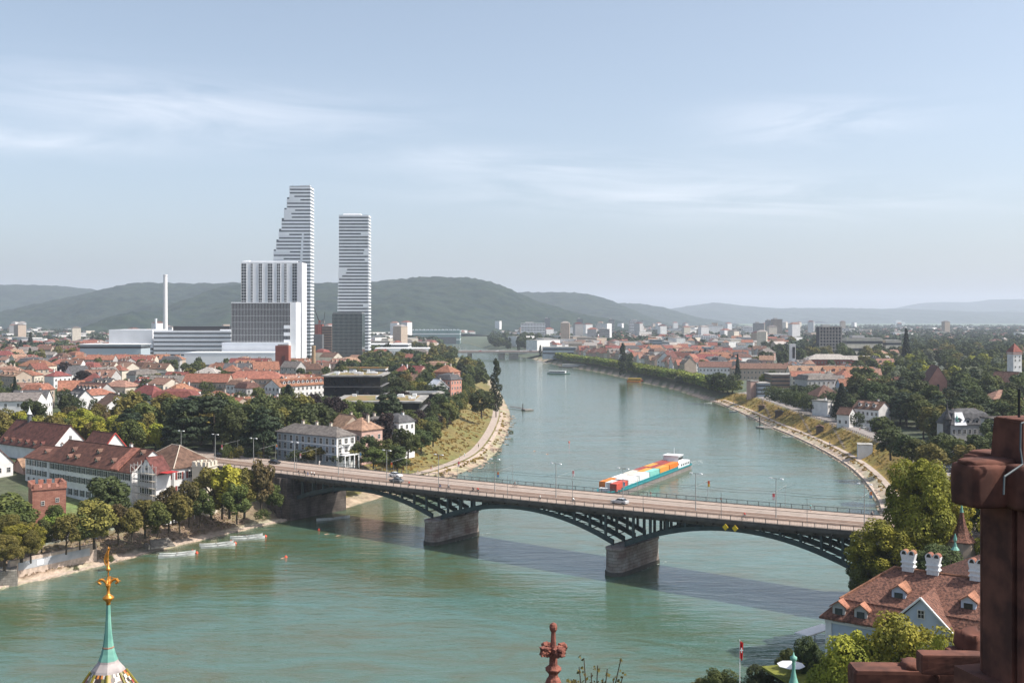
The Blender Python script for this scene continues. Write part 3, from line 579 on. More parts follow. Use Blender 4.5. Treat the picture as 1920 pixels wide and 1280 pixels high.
# lamps, banner arms and wires over the deck
LAMPM = mat('lamp_metal', (.30, .31, .30), .5, .1); LAMPG = mat('lamp_glass', (.8, .8, .78), .3, .02)
lp = MB().tube((0, 0, -.1), (0, 0, 8.9), .12, .07, 8); lp = lp.mesh('mast', LAMPM)
la = MB().tube((-1.3, 0, 8.85), (1.3, 0, 8.85), .07).mesh('cross_arm', LAMPM); lh = MB().box(0, 0, 0, .95, .4, .22, tap=.6).mesh('lamp_head', LAMPG)
def lamp(x, y, z, label, rot=BROT, k=1.0, grp='street lamps along the bridge'):
    o = thing('street_lamp', label, 'street lamp', x, y, z, rot, grp); o.scale = (1, 1, k)
    put('mast', lp, o); put('cross_arm', la, o)
    for s_ in (-1.3, 1.3): put('lamp_head', lh, o, (s_, 0, 8.75))
    return o
WHERE = ['nearest the right bank', 'above the right-hand arch, right of its crown', 'over the right arch, left of its crown', 'right above the second river pier', 'above the middle arch, near its crown', 'above the middle arch, nearer the first pier',
         'just left of the first river pier', 'over the left arch', 'above the left abutment', 'beside the small black car by the trees', 'left of the small black car', 'behind the crenellated turret', 'behind the hipped roof', 'at the left end of the bridge road']
ss = [57.4, 37.2, 16.9, -3.3, -23.7, -44, -64.3, -84.6, -105, -125, -145, -165, -184]
for i, s_ in enumerate(ss): p = B(s_, 9.0, -.05); lamp(p[0], p[1], p[2], 'twin-armed grey lamp mast on the bridge deck '+WHERE[i])
flagc = [((.62, .20, .04), (.12, .28, .5)), ((.75, .15, .16), (.7, .62, .62)), ((.7, .12, .03), (.62, .42, .05)), ((.13, .30, .5), (.5, .5, .5)), ((.7, .3, .3), (.75, .7, .7))]
FN = ['orange-blue', 'red-white', 'red-yellow', 'blue-grey', 'pink-white']
for i, s_ in enumerate(ss[:12]):
    p = B(s_-2.6, BW-.9); z = zd(s_); o = thing('banner_arm', 'thin catenary pole with a %s banner, beside the lamp %s' % (FN[i % 5], WHERE[i]), 'banner pole', p[0], p[1], z, BROT, 'banner arms along the bridge')
    MB().tube((0, 0, 0), (0, 0, 5.3), .055, .04).build('pole', LAMPM, o); MB().tube((0, -7, 4.6), (0, .8, 5.5), .035).build('arm', LAMPM, o)
    fa, fb = flagc[i % 5]; yy = -6.8 if i % 2 else .5; zz = 4.6 if i % 2 else 5.4
    mb = MB(); mb.box(.0, yy, zz-.9, .6, .05, .8, 0); mb.box(.0, yy, zz-1.6, .6, .05, .7, 1); mb.build('banner', [plain('flag_a%d' % (i % 5), fa), plain('flag_b%d' % (i % 5), fb)], o)
mb = MB()
for t_ in (6.8, 10.6):
    for k in range(-9, 4):
        a = B(k*20.3-3.3, t_, 5.6); b_ = B(k*20.3+17, t_, 5.6); m_ = B(k*20.3+6.8, t_, 5.35); mb.tube(a, m_, .03, n=4); mb.tube(m_, b_, .03, n=4)
for s_ in ss:
    a = B(s_, .6, 6.0); b_ = B(s_, BW-.6, 6.0); mb.tube(a, b_, .025, n=4)
wo_ = mb.build('tram_wires', BLACK); tag(wo_, 'black overhead tram wires stretched along the bridge deck', 'overhead wires')
mb0 = MB().tube((0, 0, 0), (0, 0, 6.1), .06, .05, 6).mesh('wire_pole', METAL)
k = 0
for s_ in ss[:-1]:
    p = B(s_-9.5, .45); o = put('wire_pole', mb0, None, p); p = pix(*p)
    tag(o, None, 'wire pole', 'thin wire poles at the near railing'); GEN.append((o, 'thin dark wire pole at the near bridge railing', p[0], p[1]))
# ------------------------------------------------------------------ people, bicycles, cars
def skin_mesh(name, pts, edges, rad, mats, root=0, sub=1):
    me = bpy.data.meshes.new('t'); me.from_pydata(pts, edges, []); o = bpy.data.objects.new('t', me); S.collection.objects.link(o)
    o.modifiers.new('s', 'SKIN').use_smooth_shade = True
    for i, v in enumerate(me.skin_vertices[0].data): v.radius = (rad[i], rad[i]); v.use_root = (i == root)
    if sub: q = o.modifiers.new('u', 'SUBSURF'); q.levels = q.render_levels = sub
    dg = bpy.context.evaluated_depsgraph_get(); r_ = bpy.data.meshes.new_from_object(o.evaluated_get(dg)); bpy.data.objects.remove(o); r_.name = name
    r_.materials.clear()
    for m in mats: r_.materials.append(m)
    return r_
SKINM = mat('skin', (.50, .30, .21), .6, .08, 4)
def person_mesh(top, bot, pose):
    key = ('p', top, bot, pose)
    if key in _w: return _w[key]
    if pose == 'walk':
        P = [(0, 0, .95), (0, 0, 1.2), (0, 0, 1.42), (0, 0, 1.52), (0, .02, 1.66), (.1, 0, .9), (.12, .14, .5), (.12, .02, .08), (.12, .16, .04), (-.1, 0, .9), (-.12, .16, .5), (-.12, -.2, .14), (-.12, -.06, .05), (.2, 0, 1.4), (.26, -.1, 1.13), (.27, .08, .9), (-.2, 0, 1.4), (-.26, .04, 1.13), (-.26, .22, .95)]
    elif pose == 'ride':
        P = [(0, -.25, .95), (0, -.1, 1.2), (0, .05, 1.4), (0, .1, 1.48), (0, .14, 1.6), (.1, -.2, .92), (.11, .2, .75), (.11, .05, .35), (.11, .18, .3), (-.1, -.2, .92), (-.11, .15, .95), (-.11, .12, .55), (-.11, .26, .5), (.19, .05, 1.36), (.24, .22, 1.15), (.2, .45, 1.08), (-.19, .05, 1.36), (-.24, .22, 1.15), (-.2, .45, 1.08)]
    elif pose == 'sit':
        P = [(0, 0, .2), (0, -.05, .42), (0, -.05, .62), (0, -.05, .7), (0, -.03, .84), (.1, .05, .15), (.12, .42, .38), (.12, .6, .06), (.12, .72, .04), (-.1, .05, .15), (-.12, .42, .3), (-.12, .65, .06), (-.12, .76, .04), (.19, -.05, .6), (.25, .1, .38), (.2, .32, .32), (-.19, -.05, .6), (-.25, .1, .38), (-.2, .32, .3)]
    else:  # swim: lying in the water, one arm forward
        P = [(0, -.3, .0), (0, 0, .05), (0, .28, .07), (0, .38, .1), (0, .5, .16), (.1, -.35, 0), (.12, -.7, -.05), (.12, -1.05, -.05), (.12, -1.15, -.05), (-.1, -.35, 0), (-.12, -.7, -.1), (-.12, -1.05, -.05), (-.12, -1.15, -.05), (.19, .28, .07), (.25, .55, .12), (.2, .85, .04), (-.19, .28, .07), (-.3, .1, -.02), (-.32, -.1, -.05)]
    E = [(0, 1), (1, 2), (2, 3), (3, 4), (0, 5), (5, 6), (6, 7), (7, 8), (0, 9), (9, 10), (10, 11), (11, 12), (2, 13), (13, 14), (14, 15), (2, 16), (16, 17), (17, 18)]
    r_ = [.15, .14, .13, .06, .105, .095, .07, .05, .04, .095, .07, .05, .04, .07, .045, .035, .07, .045, .035]
    me = skin_mesh('person', P, E, r_, [SKINM, plain('cloth_'+top, CLO[top], .9), plain('cloth_'+bot, CLO[bot], .9), plain('cloth_hair', (.05, .035, .025), .9)])
    hz_ = P[2][2]; P4 = Vector(P[4])
    for p in me.polygons:
        c_ = p.center
        if (c_-P4).length < .16: p.material_index = 3 if (c_.z > P4.z+.02 or c_.y < P4.y-.03) else 0
        elif pose != 'swim':
            dleg = min((c_-Vector(P[i])).length for i in (0, 5, 6, 9, 10)); dto = min((c_-Vector(P[i])).length for i in (1, 2, 13, 16)); dl = min((c_-Vector(P[i])).length for i in (7, 8, 11, 12, 14, 15, 17, 18, 3))
            p.material_index = 1 if dto < min(dleg, dl) else 2 if dleg < dl else 0
    _w[key] = me; return me
CLO = dict(white=(.7, .7, .68), black=(.03, .03, .035), red=(.45, .05, .04), blue=(.06, .12, .3), grey=(.25, .25, .26), green=(.08, .2, .1), teal=(.1, .4, .4), pink=(.6, .3, .3))
def person(x, y, z, rot, top, bot, pose, label, grp=None):
    o = put('person', person_mesh(top, bot, pose), None, (x, y, z), rot); return tag(o, label, 'person', grp)
def ring(mb, c_, R_, r_, n=14, mi=0):
    for i in range(n):
        a, b_ = 2*math.pi*i/n, 2*math.pi*(i+1)/n; mb.tube((c_[0], c_[1]+math.cos(a)*R_, c_[2]+math.sin(a)*R_), (c_[0], c_[1]+math.cos(b_)*R_, c_[2]+math.sin(b_)*R_), r_, n=4, mi=mi)
def bicycle(x, y, z, rot, label):
    o = thing('bicycle', label, 'bicycle', x, y, z, rot, 'bicycles ridden over the bridge')
    if 'bw' not in _w:
        a = MB(); ring(a, (0, 0, 0), .33, .025); a.tube((-.05, 0, 0), (.05, 0, 0), .03)
        for i in range(6): t_ = i*math.pi/3; a.tube((0, 0, 0), (0, math.cos(t_)*.33, math.sin(t_)*.33), .006, n=3)
        _w['bw'] = a.mesh('wheel', BLACK); f = MB()
        for p, q in (((0, -.5, .34), (0, -.28, .82)), ((0, -.28, .82), (0, .32, .84)), ((0, -.1, .32), (0, .32, .78)), ((0, -.1, .32), (0, -.24, .72)), ((0, -.5, .34), (0, -.1, .32)), ((0, .5, .34), (0, .36, 1.02)), ((-.26, .38, 1.04), (.26, .38, 1.04))): f.tube(p, q, .025, n=5)
        _w['bf'] = f.mesh('frame', METAL); _w['bs'] = MB().box(0, -.3, .86, .16, .26, .07).mesh('saddle', BLACK)
    put('frame', _w['bf'], o); put('saddle', _w['bs'], o); put('wheel', _w['bw'], o, (0, -.5, .34)); put('wheel', _w['bw'], o, (0, .5, .34)); return o
def car_parts(kind, col):
    key = ('car', kind, col)
    if key in _w: return _w[key]
    van = kind == 'van'; L_, Wd, H_ = (5.0, 1.95, 2.1) if van else (4.4, 1.8, 1.45); P = {'van': [(-2.5, .35), (-2.5, 1.0), (-2.42, 2.05), (1.2, 2.1), (1.75, 1.35), (2.4, 1.1), (2.5, .4)], 'car': [(-2.2, .35), (-2.2, .85), (-2.05, .98), (-1.2, 1.0), (1.0, .97), (2.05, .8), (2.2, .6), (2.18, .35)]}[kind]
    mb = MB(); n = len(P)
    rings = []
    for xk, k in ((-1, .94), (-.93, 1.0), (.93, 1.0), (1, .94)): rings.append([(xk*Wd/2*(1 if z < 1.1 else .9), y*(.985 if abs(xk) == 1 else 1), .35+(z-.35)*k) for y, z in P])
    for a, b_ in zip(rings, rings[1:]): mb.add(a+b_, [(i, (i+1) % n, n+(i+1) % n, n+i) for i in range(n)])
    mb.add(rings[0], [tuple(range(n))]); mb.add(rings[-1], [tuple(range(n))]); body = mb.mesh('body', plain('car_'+col, CARC[col], .25))
    mb = MB()
    if van: mb.box(0, .2, 1.38, Wd*.93, 3.0, .5, tap=.97)
    else:
        a = [(-.82, -1.75, .93), (.82, -1.75, .93), (.82, .95, .93), (-.82, .95, .93), (-.62, -1.2, 1.42), (.62, -1.2, 1.42), (.62, .25, 1.44), (-.62, .25, 1.44)]; mb.add(a, [(0, 1, 5, 4), (1, 2, 6, 5), (2, 3, 7, 6), (3, 0, 4, 7), (4, 5, 6, 7)])
    cab = mb.mesh('cabin_glass', GLASS); rf = None if van else MB().box(0, -.47, 1.42, 1.2, 1.4, .06, tap=.95).mesh('roof_panel', plain('car_'+col, CARC[col], .25))
    wh = _w.setdefault('wheel', MB().tube((-.1, 0, 0), (.1, 0, 0), .33, n=12, mi=0).tube((-.11, 0, 0), (.11, 0, 0), .2, n=10, mi=1).mesh('wheel', [BLACK, METAL]))
    _w[key] = (body, cab, rf, wh, L_, Wd); return _w[key]
CARC = dict(black=(.02, .02, .022), white=(.75, .75, .75), silver=(.45, .46, .47), grey=(.14, .145, .15), red=(.35, .03, .03), blue=(.05, .09, .22), green=(.05, .12, .08))
def car(kind, col, x, y, z, rot, label, grp, n='car'):
    body, cab, rf, wh, L_, Wd = car_parts(kind, col); o = thing('parked_car' if 'parked' in grp else n, label, 'van' if kind == 'van' else 'car', x, y, z, rot, grp)
    put('body', body, o); put('windows', cab, o)
    if rf: put('roof_panel', rf, o)
    for a in (-1, 1):
        for b_ in (-1, 1): put('wheel', wh, o, (a*(Wd/2-.1), b_*L_*.3, .33))
    return o
def bpx(px, t_):                                   # the station on the bridge that shows at photo column px for a given t
    k = (px-CX)/FP; return (k*(BY+BV[1]*t_)-BX-BV[0]*t_)/(BU[0]-k*BU[1])
bd = math.atan2(-.6, .8)-math.pi/2
for px, t_, kd, col, fwd, lab in ((412, 15.8, 'car', 'black', 0, 'black car by the crenellated turret at the left end of the bridge'), (515, 15.2, 'car', 'black', 0, 'small black car driving past the columnar trees'), (742, 15.5, 'car', 'white', 0, 'white car side by side with a dark car'),
        (743, 7.0, 'car', 'grey', 1, 'dark grey car beside the white car on the bridge'), (1162, 8.3, 'car', 'silver', 1, 'silver white car above the second pier of the bridge')):
    s_ = bpx(px, t_); p = B(s_, t_, -.05); car(kd, col, *p, bd+(math.pi if fwd else 0), lab, 'cars driving over the bridge')
riders = [(887, 3.2, 'black', 'black'), (896, 3.0, 'red', 'black'), (965, 17.4, 'black', 'grey'), (1075, 2.2, 'white', 'grey'), (825, 3.4, 'black', 'blue'), (841, 3.6, 'grey', 'black'), (1635, 17.6, 'grey', 'black'), (571, 2.0, 'black', 'black'), (1396, 2.6, 'red', 'grey')]
for i, (px, t_, a, b_) in enumerate(riders):
    s_ = bpx(px, t_); p = B(s_, t_, .06); r_ = bd+(math.pi if t_ < 9 else 0); bo = bicycle(*p, r_, None); po = person(*p, r_, a, b_, 'ride', None, 'cyclists on the bridge'); q = pix(*p)
    po['category'] = 'cyclist'; GEN.append((po, 'cyclist in a %s top crossing the bridge' % a, q[0], q[1]-8)); GEN.append((bo, 'bicycle under the rider in a %s top' % a, q[0], q[1]))
walk = [(767, 2.0, 'red', 'black'), (1013, 1.2, 'white', 'black'), (1220, 20.3, 'black', 'grey'), (1520, 20.0, 'teal', 'grey'), (577, 1.2, 'grey', 'blue'), (584, 1.4, 'white', 'grey'), (589, 1.1, 'white', 'black'), (599, 20, 'white', 'white'), (1352, 20.3, 'black', 'black'), (560, 1.3, 'black', 'grey')]
for i, (px, t_, a, b_) in enumerate(walk):
    s_ = bpx(px, t_); p = B(s_, t_, .06); o = person(*p, bd+(math.pi if i % 2 else 0), a, b_, 'walk', None, 'people walking over the bridge'); q = pix(*p); GEN.append((o, 'person in a %s top and %s trousers walking on the bridge' % (a, b_), q[0], q[1]))
# ------------------------------------------------------------------ boats
HULLG = mat('boat_grey', (.50, .52, .50), .6, .15, 1); BUOYM = plain('buoy_red', (.75, .10, .05))
def flatboat(x, y, rot, label, L_=10.0, grp='flat boats moored in pairs at the left bank', wd=1.5):
    o = thing('flat_boat', label, 'boat', x, y, 0, rot, grp); mb = MB(); n = 12
    def sec(i): q = i/n; return -L_/2+L_*q, wd/2*(1-abs(2*q-1)**3*.85), .45+.35*abs(2*q-1)**2
    for i in range(n):
        x0, w0, z0 = sec(i); x1, w1, z1 = sec(i+1)
        for s_ in (-1, 1):
            mb.add([(x0, s_*w0*.8, -.1), (x1, s_*w1*.8, -.1), (x1, s_*w1, z1), (x0, s_*w0, z0)], [(0, 1, 2, 3)]); mb.add([(x0, s_*w0, z0), (x1, s_*w1, z1), (x1, s_*(w1-.12), z1), (x0, s_*(w0-.12), z0)], [(0, 1, 2, 3)])
            mb.add([(x0, s_*(w0-.12), z0), (x1, s_*(w1-.12), z1), (x1, s_*w1*.75, .12), (x0, s_*w0*.75, .12)], [(0, 1, 2, 3)])
        mb.add([(x0, -w0*.75, .12), (x1, -w1*.75, .12), (x1, w1*.75, .12), (x0, w0*.75, .12)], [(0, 1, 2, 3)])
    mb.build('hull', HULLG, o)
    for q in (-.28, 0, .28): MB().box(q*L_, 0, .38, .28, wd*.9, .06).build('thwart', CONC, o)
    return o
for px, py, lab in ((331, 1043, 'lower left of the three moored pairs, outer boat'), (333, 1039, 'lower left of the three moored pairs, inner boat'), (409, 1025, 'middle pair of moored boats, outer boat'), (406, 1021, 'middle pair of moored boats, inner boat'), (466, 1011, 'pair nearest the bridge, outer boat'), (462, 1007, 'pair nearest the bridge, inner boat')):
    p = W(px, py); flatboat(p[0], p[1], math.atan2(.88, .47)-.62, 'pale grey flat boat, '+lab, 9.2)
p = W(625, 973); flatboat(p[0], p[1], .55, 'grey flat boat in the shade under the bridge by the left abutment', 11)
def buoy(px, py, lab, r_=.42):
    p = W(px, py); o = MB().lathe([(.02, -.3), (r_*.7, -.25), (r_, 0), (r_*.75, .28), (.1, .42), (.06, .55)], 10).build('mooring_buoy', BUOYM, None, (p[0], p[1], .1)); tag(o, lab, 'buoy', 'red mooring buoys')
for q in ((369, 1037, 'red buoy floating right of the lower left boat pair'), (361, 1034, 'red buoy at the tip of the lower left boat pair'), (441, 1019, 'red buoy right of the middle boat pair'), (433, 1016, 'red buoy touching the middle boat pair'), (498, 1006, 'red buoy right of the boat pair nearest the bridge'),
          (598, 994, 'red buoy at the edge of the bridge shadow'), (536, 1045, 'red swimming float in open water below the bridge'), (1067, 829, 'red river marker buoy in mid river beyond the bridge')): buoy(*q)
for px, py, lab in ((612, 1001, 'swimmer left of the pair beneath the bridge shadow'), (634, 1004, 'swimmer at the edge of the bridge shadow, right of the red buoy'), (531, 1046, 'swimmer towing a red float in open water'), (1002, 845, 'swimmer in the river, left one beyond the bridge'), (1026, 851, 'swimmer in the river, right one beyond the bridge')):
    p = W(px, py); person(p[0], p[1], .0, -1.2, 'white', 'white', 'swim', lab, 'swimmers in the river')
# container barge
bw_ = Vector(W(1279, 876)); bb = Vector(W(1150, 925)); dv = (bw_-bb).normalized(); brg = bw_-dv*43; ang = math.atan2(dv.y, dv.x)-math.pi/2
bg = thing('container_barge', 'long container barge with grey hull and teal rail heading for the bridge', 'barge', brg.x, brg.y, 0, ang)
TEAL = plain('barge_teal', (.02, .20, .22)); HUL = mat('barge_hull', (.20, .18, .17), .7, .2, .4); DKW = plain('barge_white', (.70, .71, .72))
mb = MB(); hw = 4.9
out = [(-hw, -40), (-hw*.9, -42), (-hw*.5, -43), (hw*.5, -43), (hw*.9, -42), (hw, -40), (hw, 30), (hw*.8, 37), (hw*.35, 42), (0, 43), (-hw*.35, 42), (-hw*.8, 37), (-hw, 30)]
out = [(a, -b_) for a, b_ in out]
mb.prism(out, -.5, 1.7, 0, 1); mb.build('hull', [HUL, HUL], bg)
mb = MB(); n = len(out)
for i in range(n):
    a, b_ = Vector((*out[i], 0)), Vector((*out[(i+1) % n], 0)); mb.tube(a+Vector((0, 0, 1.95)), b_+Vector((0, 0, 1.95)), .32, n=4)
mb.build('rail', TEAL, bg)
mb = MB(); mb.box(0, -3, 1.7, 8.4, 62, 1.0, 0); mb.build('hold_coaming', TEAL, bg)
mb = MB(); mb.box(0, 33, 1.7, 8.8, 13, 2.3); mb.box(0, 27.5, 1.7, 8.6, 4, 1.4); mb.build('deckhouse', DKW, bg)
mb = MB(); mb.box(0, 31.5, 4.0, 6.6, 5.5, 2.4, 0, tap=.92); mb.box(0, 31.5, 4.9, 6.62, 5.2, .9, 1, tap=.97); mb.box(0, 31.5, 6.4, 7.0, 6.0, .25, 0); mb.tube((0, 33, 6.6), (0, 33, 9.2), .08, mi=0); mb.build('wheelhouse', [DKW, GLASS], bg)
mb = MB()
for i in range(5): mb.box(4.45, 29+i*2.3, 2.6, .06, 1.1, .8); mb.box(-4.45, 29+i*2.3, 2.6, .06, 1.1, .8)
mb.build('cabin_window', GLASS, bg)
mb = MB(); mb.box(0, -36, 1.7, 6, 5, 1.0, 0); mb.tube((0, -39, 1.7), (0, -39, 5), .1); mb.build('foredeck', DKW, bg)
CC = dict(orange=(.72, .20, .03), gold=(.68, .30, .06), maroon=(.30, .06, .05), red=(.55, .09, .06), white=(.72, .72, .71), beige=(.58, .53, .46), teal=(.22, .52, .46))
def cont_mesh(col, L_):
    key = ('ct', col, L_)
    if key not in _w:
        mb = MB(); mb.box(0, 0, 0, 2.42, L_, 2.6, 0)
        k = int(L_/.5)
        for i in range(k):
            y = -L_/2+.3+(L_-.6)*i/(k-1)
            for s_ in (-1, 1): mb.box(s_*1.22, y, .15, .05, .22, 2.3, 0)
        for s_ in (-1, 1):
            for e_ in (-1, 1): mb.box(s_*1.2, e_*(L_/2-.05), 0, .12, .14, 2.62, 0)
        for s_ in (-.6, -.2, .2, .6): mb.tube((s_, -L_/2-.04, .1), (s_, -L_/2-.04, 2.5), .03, n=4, mi=1)
        _w[key] = mb.mesh('shipping_container', [mat('container_'+col, CC[col], .6, .12, .8), METAL])
    return _w[key]
CW = {-2.7: 'left row', 0: 'middle row', 2.7: 'right row'}
NTH = ['bow end', 'second from the bow', 'third from the bow', 'amidships', 'fifth from the bow', 'by the deckhouse']
rows = {-2.7: ['orange', 'white', 'beige', 'maroon', 'gold', 'maroon'], 0: ['white', 'white', 'beige', 'gold', 'maroon', 'maroon'], 2.7: ['red', 'white', 'white', 'teal', 'gold', 'orange']}
for cx, cols in rows.items():
    for j, c_ in enumerate(cols):
        yy = -33.5+j*11.0+(3 if cx == -2.7 else 0); L_ = 10.2
        if j == 0 and cx == 0: L_ = 6
        for k in (1,):
            cc = c_; v = Vector((cx, yy, 0)); v.rotate(Matrix.Rotation(ang, 3, 'Z'))
            o = put('shipping_container', cont_mesh(cc, L_), None, (brg.x+v.x, brg.y+v.y, 1.95), ang)
            tag(o, '%s shipping container on the barge, %s, %s' % (cc, CW[cx], NTH[j]), 'container', 'containers loaded on the barge')
# ------------------------------------------------------------------ left bank: convent, towers, villas
UD = -36.87
def uv(p, s_, t_): return (p[0]+.8*s_+.6*t_, p[1]-.6*s_+.8*t_)
M0 = (-157.4, 345.0)
def convent(s0, s1, D_, z, h_, rh, name, label, zs, n, shut, doors=None, rc='maroon', dorm=(), rt='gable', gaps=()):
    c_ = uv(M0, (s0+s1)/2, D_/2); L_ = s1-s0
    o = house('', c_[0], c_[1], z, L_, D_, h_, rt, rh, UD, rc, 'white', win='', chim=1, label=label, name=name, cat='building')
    ro = [q for q in bpy.data.objects if q.parent == o and q.name.startswith('roof')][0]
    for z_, k, hh in zs: win_rows(o, L_, D_, 'F', [z_], k, 1.15, hh, shut if hh > 1.3 else None, .6, .6)
    for x_, q in dorm: put('dormer', dormer_mesh('brown', 'cream', 1.3, 1.1, 1.6), ro, (x_, -D_/2+D_/2*q-.4, h_+rh*q-.5))
    return o
ca = convent(0, 13.7, 12, 7, 10.2, 3.2, 'convent_wing', 'lower left wing of the white convent with a brown roof and small windows', [(8.7, 4, 1.5), (5.8, 4, 1.5), (3.6, 4, .9), (1.6, 4, 1.5)], 4, SHUT, dorm=((1, .5),))
cb = convent(13.9, 58.7, 14, 7, 10.3, 5.6, 'convent_building', 'long white convent with a red-brown roof and two rows of green shutters', [(8.7, 15, 1.6), (5.6, 15, 1.6), (1.7, 13, 1.7)], 15, SHUT, dorm=((-14, .55), (-13, .22), (-9, .25), (-1, .62), (2, .25), (10, .3), (19.5, .8)))
MB().ext([(-7.02-.75, 10.3), (-.2, 16.2), (-.2, 16.3), (-7.02-.75, 10.2+.55)], 12.5, 16.5).build('new_tile_strip', ROOF['orange'], cb)
MB().prism([(-10.2-1, 0), (-9.2, 0), (-9.2, 1)], 0, 0.01)
mb = MB(); mb.add([(-17.6, -7.06, 0), (-15.6, -7.06, 0), (-15.6, -7.06, 2.6), (-16, -7.06, 3.5), (-16.6, -7.06, 4.1), (-17.2, -7.06, 3.5), (-17.6, -7.06, 2.6)], [tuple(range(7))]); mb.build('arched_door', BLACK, cb)
c_ = (-168.5, 383); ch = house('', *c_, 7.5, 36, 14, 9.6, 'gable', 7.4, UD, 'maroon', 'white', win='', chim=0, label='white convent church with a steep dark red-brown roof', name='church', cat='church')
ro = [q for q in bpy.data.objects if q.parent == ch and q.name.startswith('roof')][0]
for i in range(6): put('dormer', dormer_mesh('maroon', 'cream', 1.2, .8, 1.4), ro, (-14+i*5, -6.6, 10.2))
mb = MB().lathe([(.7, 15.5), (.7, 19.4), (.95, 19.5), (.95, 19.8)], 8, -9, 0, 0); mb.lathe([(.95, 19.8), (.5, 20.6), (.12, 21.6), (.05, 22.6)], 8, -9, 0, 1); mb.build('bell_turret', [WALL['slate'], WHITE], ro)
win_rows(ch, 36, 14, 'R', [13.0], 1, .9, 1.2)
house('', -141.5, 370, 8, 13, 9.5, 9, 'gable', 5.4, UD, 'maroon', 'white', win='R', chim=0, label='small white gabled house with red verges behind the convent', name='gabled_house')
ho = [q for q in bpy.data.objects if q.name == 'gabled_house'][0]
mb = MB()
for s_ in (-1, 1): mb.tube((6.75, s_*5.3, 8.5), (6.75, 0, 14.75), .22, n=4)
mb.build('red_verge', plain('verge_red', (.42, .06, .05)), ho)
house('', -171, 349, 7.5, 13, 9, 7.5, 'gable', 4.5, UD, 'brown', 'white', win='FR', chim=1, label='white house with an orange-brown roof cut by the left picture edge', name='cottage')
house('', -159.5, 357, 7, 12, 7, 5.5, 'gable', 3.0, 53, 'tan', 'pink', win='F', chim=0, label='low pinkish lean-to wing between the church and the convent', name='lean_to')
hh = house('', -102.6, 325.7, 7, 19, 15, 10.6, 'hip', 5.6, UD, 'brown', 'white', win='', chim=0, label='white hipped-roof house with red shutters and pale ridge lines', name='hipped_house')
win_rows(hh, 19, 15, 'R', [8.6, 4.6], 4, 1.3, 1.9, SHUTR); win_rows(hh, 19, 15, 'F', [8.6, 4.6], 4, 1.3, 1.9, SHUTR)
mb = MB()
for s_ in (-1, 1):
    for t_ in (-1, 1): mb.tube((s_*10, t_*8, 10.9), (s_*2, 0, 16.5), .14, n=4)
mb.tube((-2, 0, 16.5), (2, 0, 16.5), .14, n=4); mb.build('ridge_capping', plain('ridge_pale', (.6, .52, .42)), hh)
gg = house('', -103.1, 307.4, 7, 5, 8.6, 11, 'gable', 4.0, -126.87, 'maroon', 'white', win='', chim=0, label='white gabled bay of the convent standing behind scaffolding', name='gabled_bay')
win_rows(gg, 5, 8.6, 'R', [9.2, 5.4, 2.0], 2, 1.3, 1.9, SHUT, 1, 1); win_at(gg, 2.5, 0, 12.3, math.pi/2, 1.1, 1.3)
# scaffold: stands in front of the bay, a thing of its own
sc = thing('scaffolding', 'pale tube scaffolding with plank decks round the gabled convent bay', 'scaffolding', -103.1, 307.4, 7, R(-126.87)); mb = MB(); pk = MB()
for x in (3.1, 4.3):
    for i in range(7): mb.tube((x, -5.2+i*1.75, 0), (x, -5.2+i*1.75, 14.6-abs(i-3)*.5), .06, n=5)
for k in range(7):
    for x in (3.1, 4.3): mb.tube((x, -5.4, 2*k+1), (x, 5.5, 2*k+1), .05, n=5)
    if k < 6: mb.tube((4.3, -5.2+(k % 2)*3.5, 2*k+1), (4.3, -5.2+((k+1) % 2)*3.5, 2*k+3), .05, n=5); pk.box(3.7, 0, 2*k+.9, 1.0, 10.6, .08)
mb.build('scaffold_tubes', plain('scaffold', (.55, .55, .53)), sc); pk.build('scaffold_planks', mat('planks', (.42, .36, .28), .9, .2, 1), sc)
MB().box(-.5, 6.4, 11.2, 4.5, 3.2, .12, rot=.1).build('red_tarpaulin', plain('tarp_red', (.40, .03, .03), .9), sc)
# crenellated turret and red brick tower
def crenel(x, y, z, sx_, sy_, h_, rot, wallm, name, label, wins, top=None, nm=4):
    o = thing(name, label, 'tower', x, y, z, R(rot)); MB().box(0, 0, -4, sx_, sy_, h_+4).build('wall', wallm, o); mb = MB(); mb.box(0, 0, h_, sx_+.5, sy_+.5, .35)
    for i in range(nm):
        q = -.5+(i+.5)/nm
        for s_ in (-1, 1): mb.box(q*sx_+0, s_*(sy_/2-.05), h_+.35, sx_/nm*.62, .6, 1.25); mb.box(s_*(sx_/2-.05), q*sy_, h_+.352, .6, sy_/nm*.62, 1.25)
    mb.build('battlement', top or wallm, o)
    for f, a, b_ in wins:
        c0, rr_, ln = faces_of(sx_, sy_)[f]; win_at(o, c0[0]+math.cos(rr_)*a, c0[1]+math.sin(rr_)*a, b_, rr_, .7, 1.0)
    OCC.append((x, y, sx_*.6)); return o
tb = mat('tower_brick', (.42, .20, .145), .9, scale=.7, bump=.3, col2=(.34, .15, .11), pat='xz', pscale=(.9, .35))
crenel(-125.3, 287.5, 5, 8.3, 8.3, 11.6, 31, tb, 'brick_tower', 'square red brick tower with battlements beside the riverside hedge', [('F', -1.6, 8), ('F', 2.0, 8.6), ('F', -1.3, 3), ('F', 2.1, 3.2)], top=tb)
tu = crenel(-91.6, 318, 6, 5.2, 5.2, 12.0, -20, WALL['cream'], 'turret', 'cream crenellated turret at the corner of the hipped-roof house', [('F', .6, 8.2), ('F', .6, 4.5), ('R', 0, 8.2)], top=WALL['cream'], nm=3)
